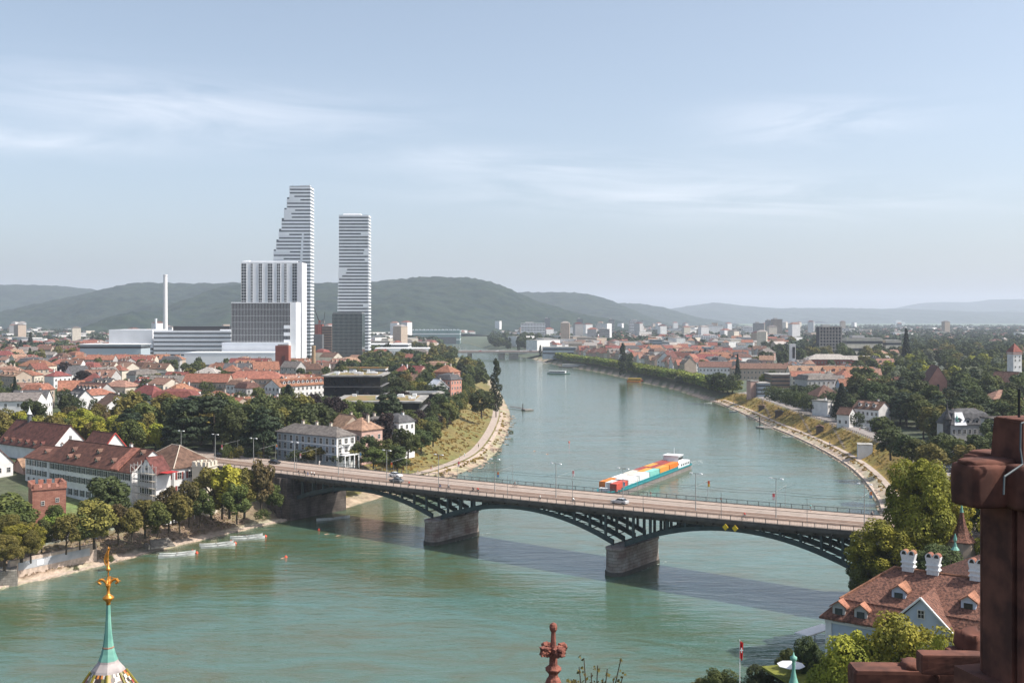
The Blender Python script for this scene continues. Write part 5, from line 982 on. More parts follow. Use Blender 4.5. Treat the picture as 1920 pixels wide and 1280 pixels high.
# named houses of the left city: look, px, py (ridge), z, L, D, h, roof, rise, rot, roof colour, wall colour, extras
HL = [
 ('long white hall with a grey roof at the left edge', 8, 737, 12, 34, 14, 11, 'gable', 3.2, 8, 'grey', 'white', dict(win='F', sp=5, name='white_hall', cat='building')),
 ('white gabled barn with an orange-brown roof', 214, 739, 12, 15, 13, 8, 'gable', 5, -52, 'brown', 'white', dict(win='F', name='barn', cat='house')),
 ('house with a tall white gable and slate roof', 150, 731, 12, 14, 9, 8, 'gable', 4.5, -45, 'slate', 'white', dict(win='F', dorm=2)),
 ('house with a bright orange roof and grey gable', 134, 714, 12, 14, 10, 9, 'gable', 5, 20, 'orange', 'grey', dict(win='FL', dorm=0)),
 ('broad hipped brown roof with a blue solar panel', 228, 713, 12, 20, 14, 9, 'hip', 3.5, -25, 'tan', 'cream', dict(win='F')),
 ('house with a row of dark dormers', 176, 718, 12, 22, 12, 9, 'gable', 4.5, -30, 'brown', 'grey', dict(dorm=6)),
 ('low house with a pale orange roof', 58, 718, 12, 22, 9, 6, 'gable', 2.5, 3, 'tan', 'white', dict(chim=2)),
 ('large house with an orange hipped roof and white walls', 70, 675, 12, 28, 14, 9, 'hip', 5, -10, 'orange', 'cream', dict(win='FR', chim=2)),
 ('house with a wide orange hipped roof', 119, 673, 12, 20, 14, 8, 'hip', 4.5, -10, 'orange', 'grey', dict(win='F')),
 ('house with a magenta-red roof', 168, 681, 12, 16, 12, 8, 'mansard', 4, -10, 'red', 'pink', dict(win='F', dorm=2)),
 ('small house with a bright orange tent roof', 224, 684, 12, 10, 10, 8, 'hip', 4.5, -10, 'orange', 'cream', dict(win='F')),
 ('brown gabled house with a grey roof', 315, 704, 12, 22, 13, 9, 'gable', 4.5, -8, 'grey', 'brown', dict(dorm=3, win='FL')),
 ('pale grey flat-roofed works', 296, 697, 12, 26, 14, 8, 'flat', 1, -8, 'flat', 'grey', dict(win='F')),
 ('tenement wing with awnings and an orange roof', 391, 701, 12, 27, 12, 12, 'gable', 4.5, -3, 'orange', 'tan', dict(win='F', balc=4, chim=3, name='apartment_block', cat='apartment block')),
 ('hipped balconied tenement with a long orange-brown roof', 480, 696, 12, 36, 13, 13, 'hip', 4.5, -3, 'orange', 'tan', dict(win='F', balc=5, chim=3, name='apartment_block', cat='apartment block')),
 ('low orange roof stretching to the brick chimney', 560, 702, 12, 40, 12, 9, 'gable', 3.5, -6, 'orange', 'brown', dict(win='F', chim=3)),
 ('long apartment house with an orange roof and bright white front', 562, 709, 12, 40, 12, 13, 'gable', 3.5, 53.1, 'orange', 'white', dict(win='FL', sp=2.9, chim=3, dorm=10, name='apartment_block', cat='apartment block')),
 ('house with a red and beige hipped roof', 342, 719, 12, 16, 13, 8, 'hip', 4.5, -15, 'red', 'white', dict(win='FR')),
 ('house with a smooth bright orange hipped roof', 409, 733, 12, 16, 13, 6, 'hip', 4, -10, 'orange', 'cream', dict(win='F')),
 ('low annex with a rusty roof', 439, 738, 12, 12, 10, 5, 'hip', 3, -15, 'orange', 'brown', {}),
 ('jumbled low house with a brown roof and skylights', 462, 748, 12, 18, 12, 7, 'gable', 3.5, -35, 'tan', 'cream', dict(win='FR', chim=2)),
 ('long low house with an orange ridge and terraces', 484, 744, 12, 20, 8, 7, 'gable', 2.5, 10, 'orange', 'tan', dict(win='F', chim=3)),
 ('white house with a red roof beside the araucaria', 511, 743, 12, 12, 11, 7, 'hip', 4, -20, 'red', 'white', dict(win='FR', chim=2)),
 ('white house with a low brown roof among cedars', 495, 757, 12, 16, 9, 6, 'gable', 3, -35, 'brown', 'white', dict(win='FR')),
 ('house with a broad red roof below the pale halls', 468, 672, 12, 34, 14, 10, 'gable', 5, -6, 'red', 'cream', dict(win='F', chim=3)),
 ('house with an orange gabled roof left of the brick tower', 498, 678, 12, 20, 14, 10, 'gable', 6, 20, 'orange', 'cream', dict(win='F')),
 ('house with a small orange pyramid roof', 436, 684, 12, 13, 13, 9, 'hip', 5, -10, 'orange', 'brown', dict(win='F')),
 ('house with a pale grey double roof', 392, 689, 12, 18, 14, 9, 'hip', 4, -10, 'pale', 'grey', dict(win='F')),
 ('villa with a steep bright red roof', 757, 685, 13, 13, 12, 9, 'hip', 6, -35, 'red', 'white', dict(win='FR', chim=2, cat='villa')),
 ('villa with a red gabled roof', 781, 686, 13, 14, 11, 9, 'gable', 5, -35, 'red', 'pink', dict(win='FR', cat='villa')),
 ('tall pink riverside house with an orange-red roof', 838, 684, 13, 14, 13, 11, 'hip', 5, -30, 'orange', 'rose', dict(win='FR', sp=2.8, chim=2, cat='villa')),
 ('white-trimmed red townhouse by the river trees', 840, 702, 12, 12, 12, 13, 'mansard', 3, -30, 'slate', 'rose', dict(win='FR', sp=2.5, cat='villa')),
 ('house with a pale grey-green roof', 750, 703, 12, 16, 12, 8, 'hip', 4.5, -35, 'pale', 'white', dict(win='FR')),
 ('house with a bright metal roof gable', 820, 712, 12, 10, 9, 10, 'gable', 4, -60, 'white', 'grey', {}),
 ('cream house with a beige roof', 783, 702, 12, 15, 12, 8, 'gable', 5, -55, 'tan', 'cream', dict(win='FR')),
 ('brown gabled villa beside the modern pavilion', 650, 778, 12, 10, 9, 8, 'gable', 4, -50, 'tan', 'tan', dict(win='FR', cat='villa')),
 ('grey-green long house with attic terraces', 265, 664, 12, 20, 14, 9, 'flat', 1, 0, 'flat', 'grey', {}),
 ('flat pink house at the left edge', 14, 654, 12, 44, 14, 8, 'gable', 3, 0, 'orange', 'tan', {}),
 ('low pinkish block far left', 14, 636, 12, 66, 20, 10, 'flat', 1, 0, 'tan', 'tan', {}),
 ('grey industrial roof with skylights', 55, 660, 12, 60, 20, 8, 'gable', 3, 5, 'grey', 'grey', dict(chim=3)),
 ('brown terraced roof with white edges', 126, 648, 12, 60, 20, 9, 'gable', 4, 8, 'brown', 'cream', dict(chim=4, dorm=6)),
]
for q in HL:
    k = dict(q[12]); house_px(q[0], *q[1:12], group=None, label=q[0], **k)
for i in range(8):
    house_px('tenement of the long orange-roofed row', 152+i*25.6, 664.5+(i % 3)*.7, 12, 13.6, 12, 11, 'gable' if 0 < i < 7 else 'hip', 4.2, -1, 'orange', ['tan', 'cream', 'grey', 'tan'][i % 4], win='F', sp=3.4, dorm=2 if i in (4, 5, 6) else 0, chim=1, group='orange-roofed row below the works', occ=True)
# trees with a place of their own
for k_, px, py, z, hg, wpx, lab in (('beech', 122, 679, 12, 16, 34, 'purple-black copper beech, the left and higher of two'), ('beech', 157, 692, 12, 16, 44, 'purple-black copper beech, the right and lower of two'), ('conifer', 541, 720, 12, 20, 60, 'dark araucaria-like conifer left of the white-fronted flats'),
        ('cedar', 728, 728, 12, 21, 60, 'tall layered cedar standing over the low dark office'), ('beech', 722, 771, 12, 14, 60, 'copper beech covering the tall white villa'), ('cedar', 400, 738, 12, 22, 90, 'broad layered cedar above the bridge road'), ('dark', 590, 752, 12, 17, 86, 'broad dark tree behind the villa terrace'),
        ('beech', 625, 742, 11, 17, 60, 'dark purple tree before the low dark office'), ('poplar', 930, 671, 4, 34, 26, 'tall dark columnar poplar on the left river bank'), ('conifer', 39, 637, 12, 22, 16, 'left of two pointed conifers above the orange roofs'), ('conifer', 57, 622, 12, 30, 16, 'right and taller of two pointed conifers above the orange roofs'),
        ('dark', 452, 668, 12, 9, 26, 'dark round tree before the low pale halls'), ('dark', 362, 675, 12, 9, 22, 'small dark tree in front of the pale halls'), ('conifer', 745, 700, 12, 12, 10, 'small dark spire-shaped conifer by the black office'), ('dark', 903, 730, 8, 15, 52, 'rounded dark tree on the golden bank slope'),
        ('round', 958, 806, .3, 3, 12, 'lone bush on the gravel spit of the left bank'), ('cedar', 345, 745, 12, 21, 80, 'cedar with drooping tiers above the bridge road'), ('round', 270, 752, 12, 17, 70, 'leafy dark green tree behind the gabled barn'), ('dark', 60, 748, 12, 15, 55, 'dark dense tree beside the grey-roofed hall'),
        ('cedar', 495, 775, 12, 17, 44, 'slim dark cedar left of the villa terrace'), ('conifer', 28, 705, 12, 20, 22, 'dark upright tree by the left edge')):
    tree_px(k_, px, py, z, hg, wpx, None, lab)
GT = 'park trees between the bridge and the old town'
scatter(-20, 300, 385, 470, 34, ['olive', 'olive', 'lime', 'chestnut', 'round'], 10, 13.5, GT, gap=.62)
scatter(225, 575, 383, 480, 46, ['dark', 'round', 'dark', 'cedar', 'round', 'olive'], 14, 20, GT, gap=.62)
scatter(420, 640, 366, 384, 16, ['round', 'olive', 'dark'], 4, 7, GT, gap=.7)
scatter(560, 900, 385, 560, 80, ['dark', 'round', 'dark', 'beech', 'round', 'olive'], 9, 14, GT, dmin=27, gap=.55)
for k_, px, py, z, hg, wpx in (('round', 566, 842, 12, 5, 60), ('olive', 600, 832, 12, 7, 66), ('round', 632, 846, 12, 5, 40), ('dark', 670, 826, 12, 8, 46), ('round', 700, 838, 11, 7, 56), ('dark', 735, 832, 10, 8, 56), ('round', 765, 812, 10, 9, 50), ('dark', 690, 815, 12, 9, 40), ('dark', 790, 805, 9, 9, 46), ('round', 745, 845, 8, 7, 50), ('round', 812, 790, 9, 10, 46), ('olive', 660, 838, 12, 6, 44), ('round', 722, 822, 11, 9, 46), ('dark', 752, 800, 10, 12, 44)): tree_px(k_, px, py, z, hg, wpx, GT)
for i, q in enumerate(resample(ofs(LS, 27, 440, 860, 1), 12)): tree(('dark', 'round', 'olive')[i % 3], q.x-rnd.uniform(0, 5), q.y, gz(q.x, q.y)-.3, rnd.uniform(9, 13), rnd.uniform(4.2, 5.6), GT)
scatter(640, 940, 470, 900, 130, ['dark', 'round', 'dark', 'cedar', 'round', 'olive'], 11, 17, GT, dmin=25, gap=.55)
scatter(680, 930, 880, 1620, 90, ['dark', 'round', 'olive'], 12, 18, GT, dmin=13, gap=.55)
scatter(-30, 620, 500, 1050, 105, ['dark', 'round', 'round', 'olive', 'dark'], 8, 14, 'garden trees among the left city houses', gap=.9)
GH = 'houses filling the left city'
def hscatter(px0, px1, Y0, Y1, n, rots, rcs, wcs, group, hh, look, dmin=40, far=1100, tries=40, cond=lambda px, Y: True):
    k = 0
    for _ in range(n*tries):
        if k >= n: break
        Y = math.exp(rnd.uniform(math.log(Y0), math.log(Y1))); px = rnd.uniform(px0, px1); x = XP(px, Y); L_ = rnd.uniform(12, 24); D_ = rnd.uniform(9.5, 13)
        if not cond(px, Y): continue
        rot = rnd.choice(rots)+rnd.uniform(-6, 6); c0, n0 = math.cos(R(rot)), math.sin(R(rot)); nk = max(1, round(L_/D_))
        if not all(free(x+c0*(-.5+(i+.5)/nk)*L_, Y+n0*(-.5+(i+.5)/nk)*L_, D_*.5) for i in range(nk)): continue
        hg, da, db = hab(x, Y)
        if max(da, db) < dmin: continue
        rc = rnd.choice(rcs); wc = rnd.choice(wcs); h_ = rnd.uniform(*hh); rt = rnd.choice(['gable', 'gable', 'hip', 'gable', 'mansard' if Y < 1500 else 'gable'])
        nm = dict(orange='an orange', red='a red', brown='a brown', maroon='a dark red', grey='a grey', slate='a slate', tan='a beige', pale='a pale').get(rc)
        house('%s%s house with %s %s roof' % ('long ' if L_ > 20 else '', wc, nm, {'gable': 'pitched', 'hip': 'hipped', 'mansard': 'mansard'}[rt]), x, Y, hg, L_, D_, h_, rt, rnd.uniform(3, 5) if rt != 'mansard' else 3, rot, rc, wc,
              win='FR' if Y < 800 else 'F' if Y < far else '', sp=3.2 if Y < 800 else 4, chim=rnd.choice((1, 2)) if Y < 1500 else 0, dorm=rnd.choice((0, 0, 2, 3)) if rt == 'gable' and Y < 1100 else 0, group=group, wsz=(1.2, 1.5)); k += 1
hscatter(-20, 600, 500, 1060, 62, [-37, 53, -10, 0], ['orange', 'red', 'brown', 'tan', 'grey', 'brown', 'slate', 'tan'], ['cream', 'tan', 'grey', 'tan', 'white'], GH, (7, 11), '')
hscatter(-20, 220, 1060, 1700, 40, [-37, 53, 0], ['orange', 'red', 'brown', 'tan', 'grey'], ['cream', 'white', 'grey', 'tan'], GH, (7, 11), '')
hscatter(600, 850, 620, 1250, 14, [-37, 53, 0], ['red', 'brown', 'tan', 'grey'], ['cream', 'white', 'pink'], GH, (8, 11), '')
scatter(-30, 160, 1100, 1900, 50, ['dark', 'round', 'olive', 'conifer'], 9, 18, 'garden trees among the left city houses', gap=.9)
# ------------------------------------------------------------------ far bridge, river craft, jetties
Y = 1650; fb = thing('far_bridge', 'low concrete motorway bridge crossing the river far upstream', 'bridge', XP(925, Y), Y, 0, R(-1.5)); x0, x1 = XP(800, Y)-XP(925, Y), XP(1035, Y)-XP(925, Y); L_ = x1-x0; CB = mat('bridge_concrete', (.40, .38, .36), .85, .12, .1)
MB().box((x0+x1)/2, 8, 8.6, L_, 34, 2.2).build('deck', CB, fb); MB().box((x0+x1)/2, 26, 9.4, L_, 8, 2.6).build('rail_deck', CB, fb); MB().box((x0+x1)/2, -9, 10.8, L_, .4, 1.0).build('parapet', mat('parapet_red', (.42, .24, .18), .8, .1), fb)
for px, w_ in ((880, 5.0), (940, 9), (963, 14)): MB().box(XP(px, Y)-XP(925, Y), 8, -3, w_, 28, 12).build('pier', CONC, fb)
for i, px in enumerate(range(850, 1030, 15)): c_ = W(px, 655+i*.2, 11); 
for i, (px, c_) in enumerate(((862, 'white'), (900, 'red'), (932, 'white'), (978, 'white'), (985, 'white'), (995, 'grey'), (1010, 'white'))):
    o = car('van' if i % 3 == 2 else 'car', c_, XP(px, Y), Y+2+i % 2*10, 10.8, math.pi/2, None, 'vehicles on the far bridge'); GEN.append((o, c_+' vehicle on the far bridge', px, 655))
def ship(px, py, rot, L_, wd, h_, label, cat, hull, deck, levels=1, name='boat', roofc=None):
    p = W(px, py); o = thing(name, label, cat, p[0], p[1], 0, R(rot)); n = 10; mb = MB(); pts = []
    for i in range(n+1): q = i/n; pts.append((-L_/2+L_*q, wd/2*min(1, (1-q)*3.2+.05)**.6*min(1, .75+q*2)))
    poly = [(a, -b_) for a, b_ in pts]+[(a, b_) for a, b_ in reversed(pts)]; mb.prism(poly, -.5, h_); mb.build('hull', hull, o)
    for k in range(levels): MB().box(-L_*.06, 0, h_+k*2.4, L_*(.72-.12*k), wd*(.82-.08*k), 2.2).build('cabin', deck, o); MB().box(-L_*.06, 0, h_+k*2.4+.8, L_*(.70-.12*k), wd*(.83-.08*k), .9).build('cabin_window', GLASS, o)
    MB().box(-L_*.06, 0, h_+levels*2.4-.15, L_*(.76-.12*(levels-1)), wd*.88, .18).build('canopy', roofc or deck, o); return o
ship(1048, 701, -20, 26, 6, 1.3, 'white and green passenger boat cruising in mid river', 'boat', mat('hull_green', (.12, .20, .17), .5, .1), DKW, 1, 'passenger_boat')
ship(1094, 689, -8, 62, 11, 1.6, 'long white floating restaurant moored at the far right bank', 'ship', HUL, DKW, 1, 'restaurant_ship', mat('awning', (.35, .36, .37), .8, .1)); ship(1128, 687, -10, 18, 6, 1.2, 'small white houseboat right behind the floating restaurant', 'boat', HUL, DKW, 1, 'houseboat')
o = ship(1192, 716, -10, 17, 5.5, 1.2, 'orange and yellow work boat moored by the grassy bank', 'boat', plain('hull_orange', (.50, .14, .04)), plain('cabin_yellow', (.68, .42, .03)), 1, 'work_boat'); MB().box(5, 0, 1.2, 4, 4, 1.2).box(-7, 0, 1.2, 2, 3, 1.8).build('cargo', plain('cargo_rust', (.42, .12, .06)), o)
for px, py, r_, lb in ((1330, 756, 30, 'small white motor boat at the end of the clipped plane trees'), (1380, 772, -20, 'small white boat below the first hut on the golden bank'), (1162, 704, 0, 'small pale boat moored below the dark cypress pair'), (1482, 820, 5, 'little rowing boat near the right bank jetty')):
    p = W(px, py); flatboat(p[0]-1, p[1], R(r_), lb, 7, 'small boats at the right bank', 2.2)
def jetty(px0, py0, px1, py1, wd, label, pile=3.0):
    a, b_ = W(px0, py0, .8), W(px1, py1, .8); d_ = Vector((b_[0]-a[0], b_[1]-a[1])); o = thing('jetty', label, 'jetty', (a[0]+b_[0])/2, (a[1]+b_[1])/2, 0, math.atan2(d_.y, d_.x)); L_ = d_.length
    MB().box(0, 0, .7, L_, wd*.45, .25).build('gangway', mat('jetty_wood', (.13, .11, .10), .9, .2), o); MB().box(-L_/2, 0, .1, wd*1.4, wd*1.6, .8).build('pontoon', CONC, o)
    MB().tube((-L_/2, wd*.9, -2), (-L_/2, wd*.9, pile+3), .3).build('pile', BLACK, o)
    mb = MB(); [mb.tube((-L_/2+i*L_/10, s_*wd*.22, .9), (-L_/2+i*L_/10, s_*wd*.22, 1.9), .05, n=4) for i in range(11) for s_ in (-1, 1)]; mb.build('handrail', METAL, o)
jetty(1433, 800, 1487, 797, 4.5, 'dark floating jetty reaching out from the golden right bank'); jetty(989, 767, 957, 762, 4, 'floating jetty with a tall black pile off the left bank', 1.6)
# huts, stairs, posts and cars on the right bank
def bank_pt(px, d, P=RS, sg=-1):
    best = min(ofs(P, d, 280, 1600, sg), key=lambda q: abs(CX+FP*q.x/q.y-px)); return best
HUTM = mat('hut_wood', (.10, .075, .06), .9, .2)
for px, d, L_, h_, lab, m_, rc in ((1431, 11, 4.5, 3, 'dark wooden hut on stilts, far left of three on the golden bank', HUTM, 'brown'), (1460, 12, 5.5, 3.2, 'dark wooden hut on the golden bank, the middle of three', HUTM, 'slate'), (1533, 11.5, 4.5, 3.2, 'dark wooden hut on the golden bank, the right one of three', HUTM, 'brown'),
        (1627, 10.5, 7.5, 5.2, 'white concrete hut on the bank above the river bend', WALL['white'], 'flat')):
    q = bank_pt(px, d); z = gz(q.x, q.y); o = thing('bank_hut', lab, 'hut', q.x, q.y, z, R(75)); MB().box(0, 0, -2.5, L_, L_*.8, h_+2.0).build('wall', m_, o)
    (gable_roof(L_, L_*.8, h_-.5, .9, .4, .15) if rc != 'flat' else MB().box(0, 0, h_-.5, L_+.3, L_*.83, .3)).build('roof', ROOF[rc], o); win_at(o, 0, -L_*.4, 1.2, 0, .9, 1.0); OCC.append((q.x, q.y, 4))
for px, lab in ((1430, 'upper left stair path crossing the golden bank'), (1502, 'stair path in the middle of the golden bank'), (1565, 'long pale stair path descending the golden bank')):
    a = bank_pt(px, 18); b_ = bank_pt(px+4, 8); d_ = Vector((b_.x-a.x, b_.y-a.y-12)); n = 16; mb = MB()
    for i in range(n):
        q = Vector((a.x, a.y))+d_*i/n; mb.box(q.x, q.y, gz(q.x, q.y)-.3, 2.0, 1.0, .5, rot=math.atan2(d_.y, d_.x)+math.pi/2)
    o = mb.build('bank_stairs', PATHM); tag(o, lab, 'stairs', 'stairs down the golden bank')
E18 = resample(ofs(RS, 18.2, 300, 780, -1), 3.2); pw = thing('bollard_fence', 'row of short stone posts along the edge of the right bank street', 'fence', E18[0].x, E18[0].y, 0)
bm = MB().box(0, 0, -.4, .45, .45, 1.3, tap=.8).mesh('post', LEDGE)
for q in E18[:100]: put('post', bm, pw, (q.x-E18[0].x, q.y-E18[0].y, gz(q.x, q.y)))
mb = MB()
for a, b_ in zip(E18[:100], E18[1:101]): mb.tube((a.x-E18[0].x, a.y-E18[0].y, gz(a.x, a.y)+.7), (b_.x-E18[0].x, b_.y-E18[0].y, gz(b_.x, b_.y)+.7), .05, n=4)
mb.build('rail', METAL, pw)
SC = resample(ofs(RS, 27.3, 330, 770, -1), 7.5); cols = ['white', 'silver', 'black', 'grey', 'blue', 'white', 'silver', 'green', 'grey', 'red']
for i, q in enumerate(SC):
    if rnd.random() < .22: continue
    nx = SC[min(i+1, len(SC)-1)]; pv_ = SC[max(0, i-1)]; r_ = math.atan2(nx.y-pv_.y, nx.x-pv_.x)-math.pi/2; c_ = cols[rnd.randrange(10)]; kd = 'van' if i % 7 == 3 else 'car'
    o = car(kd, c_, q.x, q.y, gz(q.x, q.y)+.08, r_, None, 'cars parked along the right bank street'); p = pix(q.x, q.y, 8); GEN.append((o, '%s %s parked on the right bank street' % (c_, kd), p[0], p[1]))
for i in range(16):
    q = SC[rnd.randrange(len(SC))]; x, y = q.x+rnd.uniform(4, 12), q.y+rnd.uniform(-4, 4); c_ = cols[i % 10]; o = car('car', c_, x, y, gz(x, y)+.05, rnd.uniform(1.2, 1.8), None, 'cars parked in the tree-shaded bays'); p = pix(x, y, 8); GEN.append((o, c_+' car in the shaded parking bays', p[0], p[1]))
PB = ofs(RS, 6.6, 300, 780, -1); PS = ofs(RS, 22, 320, 760, -1); PLf = ofs(LS, 9, 380, 800, 1)
for nm, P_, n, wh in (('path', PB, 14, 'the right bank footpath'), ('street', PS, 8, 'the right bank street'), ('left', PLf, 14, 'the left bank footpath')):
    for i in range(n):
        k = rnd.randrange(len(P_)-1); q = P_[k].lerp(P_[k+1], rnd.random()); c1, c2 = rnd.choice(list(CLO)), rnd.choice(list(CLO)); o = person(q.x+rnd.uniform(-.8, .8), q.y, gz(q.x, q.y)+.08, rnd.uniform(0, 6), c1, c2, 'walk', None, 'people on '+wh); p = pix(q.x, q.y, 2); GEN.append((o, 'person in %s and %s walking on %s' % (c1, c2, wh), p[0], p[1]))
for i in range(10):
    q = on(ORF, rnd, .2, 2.5, -1); c1 = rnd.choice(list(CLO)); o = person(q[0], q[1], gz(*q), rnd.uniform(0, 6), c1, 'black', 'sit', None, 'bathers sitting on the right shore'); p = pix(q[0], q[1], 0); GEN.append((o, 'bather in %s sitting on the pale right shore' % c1, p[0], p[1]))
# ------------------------------------------------------------------ right bank: clipped planes, houses, landmarks
RW = resample(ofs(RS, 17, 800, 1560, -1), 12.5)
for q in RW: tree('clipped', q.x, q.y, gz(q.x, q.y)-.5, 10.2, 7.2, 'clipped plane trees in line along the right bank')
for k_, px, py, z, hg, wpx, lab in (('poplar', 1168, 642, 4, 34, 20, 'tall dark cypress pair standing out of the clipped planes'), ('poplar', 1013, 646, 9, 17, 6, 'thin dark poplar behind the clipped planes'), ('pale', 1279, 700, 2, 11, 32, 'silvery willow at the water below the clipped planes'), ('dark', 1181, 660, 5, 22, 18, 'dark tree leaning against the tall cypresses'),
        ('conifer', 1383, 664, 10, 22, 15, 'dark pointed tree behind the riverside houses'), ('poplar', 1313, 655, 11, 17, 9, 'left of two dark narrow trees among red roofs'), ('poplar', 1322, 655, 11, 17, 9, 'right of two dark narrow trees among red roofs'), ('lime', 1433, 699, 10, 10, 20, 'golden yellow-green tree by the pink gate tower'),
        ('conifer', 1463, 670, 11, 17, 28, 'broad dark conifer beside the belfry'), ('conifer', 1699, 616, 16, 36, 22, 'giant pointed conifer rising over the right skyline'), ('dark', 1346, 698, 8, 15, 42, 'dark round tree, left of a pair by the gate tower'), ('dark', 1374, 700, 8, 15, 40, 'dark round tree, right of a pair by the gate tower'),
        ('conifer', 1578, 717, 9, 19.5, 46, 'tall dark cedar beside the white classical villa'), ('round', 1222, 690, 5, 8, 16, 'low tree above the orange workboat'), ('olive', 1389, 742, 6, 5, 24, 'yellowish shrub at the top of the golden bank')):
    tree_px(k_, px, py, z, hg, wpx, None, lab)
house_px('', 1411, 712, 8, 6, 6, 10.5, 'flat', 0, 15, 'flat', 'pink', win='', chim=0, label='pink stone gate tower standing on the right bank', name='gate_tower', cat='tower')
for n_, lab, px0, px1, pyt, Y, D_, wm, zb, nb in (
  ('glass_building', 'modern grey glass building right of the pink gate tower', 1421, 1444, 719, 735, 16, 'bluegrey', 8, 3), ('flat_roof_building', 'low brown flat-roofed building with terraces behind the parking trees', 1447, 1500, 703, 800, 24, 'brown', 10, 3),
  ('apartment_slab', 'white apartment slab with rows of balconies near the far bridge', 977, 1022, 606, 2500, 24, 'white', 12, 9), ('tower_block', 'dark far tower block directly behind the white balconied slab', 1021, 1032, 597, 3300, 20, 'slate', 12, 0),
  ('tower_block', 'dark far tower block above the far right roofs', 1082, 1093, 598, 3200, 20, 'slate', 12, 0), ('tower_block', 'grey tower block in front of the tall dark tower', 1125, 1143, 617, 2100, 20, 'grey', 12, 8), ('tower_block', 'tall dark tower block right of the grey one', 1142, 1152, 599, 2800, 18, 'slate', 12, 12),
  ('tower_block', 'bright white far tower block with horizontal bands', 1181, 1206, 601, 3000, 30, 'white', 12, 10), ('tower_block', 'long white low-rise block by the dark far tower', 1118, 1136, 608, 3050, 30, 'grey', 12, 0), ('factory', 'big white windowless factory on the plain', 1321, 1356, 611, 3000, 60, 'white', 12, 0), ('factory', 'pale far factory left of the white windowless one', 1288, 1312, 619, 3300, 60, 'grey', 12, 3),
  ('apartment_slab', 'white apartment row with stair towers in front of the factory', 1301, 1345, 629, 2000, 20, 'white', 12, 6), ('tower_block', 'pinkish grey tower block, left of the three on the plain', 1415, 1433, 606, 2600, 20, 'grey', 12, 16), ('tower_block', 'pinkish grey tower block, middle and lower of the close pair', 1438, 1450, 601, 2700, 20, 'grey', 12, 16),
  ('tower_block', 'pinkish grey tower block, tallest of the three on the plain', 1449, 1467, 598.5, 2650, 20, 'tan', 12, 18), ('apartment_slab', 'white slab behind the three tower blocks', 1394, 1416, 613, 3000, 30, 'white', 12, 5), ('open_frame_block', 'bare concrete frame block with open floors above the wood', 1537, 1577, 613, 1500, 18, 'dark', 14, 0),
  ('low_building', 'long low white building half hidden in the wood', 1588, 1655, 634, 1400, 20, 'cream', 16, 2), ('low_building', 'short low white building right of the long one in the wood', 1661, 1690, 638, 1400, 20, 'cream', 16, 2), ('green_roof_hall', 'low turquoise-roofed hall among the far right roofs', 1322, 1334, 651, 1450, 26, 'teal' if False else 'bluegrey', 12, 2),
  ('office_building', 'blue-grey glass office behind the riverside houses', 1224, 1246, 637, 1700, 40, 'bluegrey', 12, 4), ('office_building', 'white office next to the blue-grey glass one', 1246, 1262, 640, 1650, 30, 'white', 12, 3), ('station_building', 'long blue-grey flat building at the right end of the far bridge', 1018, 1082, 651, 1500, 30, 'bluegrey', 10, 2),
  ('white_hall', 'long white flat hall with balconies among trees on the right', 1400, 1426, 668, 1150, 20, 'white', 10, 3), ('tower_block', 'cream tower on the far left of the plain right of the river', 1063, 1072, 609, 2600, 18, 'cream', 12, 4), ('storage_tank', 'white low building with a yellow mark near the dark far towers', 1060, 1074, 613, 2500, 30, 'white', 12, 0),
  ('far_tower', 'pale cooling tower block faint before the far ridge', 1680, 1690, 600, 9000, 50, 'white', 12, 0), ('far_tower', 'second pale block faint before the far ridge', 1691, 1697, 603, 9000, 50, 'white', 12, 0)):
    o, L_, h_ = block(n_, lab, px0, px1, pyt, Y, D_, WALL[wm], zb)
    if nb: bands(o, L_, D_, h_, nb, frac=.38, m=DG if wm != 'slate' else WALL['grey'])
    MB().box(0, 0, h_, L_+.8, D_+.8, .5).build('roof', ROOF['flat'], o)
    if h_ > 18: MB().box(-L_*.15, 0, h_+.5, L_*.35, D_*.5, 3).build('roof_plant', WALL['grey'], o)
    if n_ == 'open_frame_block': grid(o, L_, D_, h_, 7, 8, 1.2, 1.3, CONC, 'FR', 1.2)
    if n_ == 'apartment_slab': grid(o, L_, D_, h_, 8 if Y > 2100 else 10, 6, .8, .9, WS, 'F', 1.0)
o, L_, h_ = block('belfry', 'slim white concrete belfry with an open top', 1482, 1492, 646, 1000, 5, WALL['white'], 12); MB().box(.6, -2.6, h_*.5, 2.4, .3, h_*.42).build('louvre', BLACK, o); MB().box(0, 0, h_, L_+.2, 5.3, .4).build('cap', WS, o)
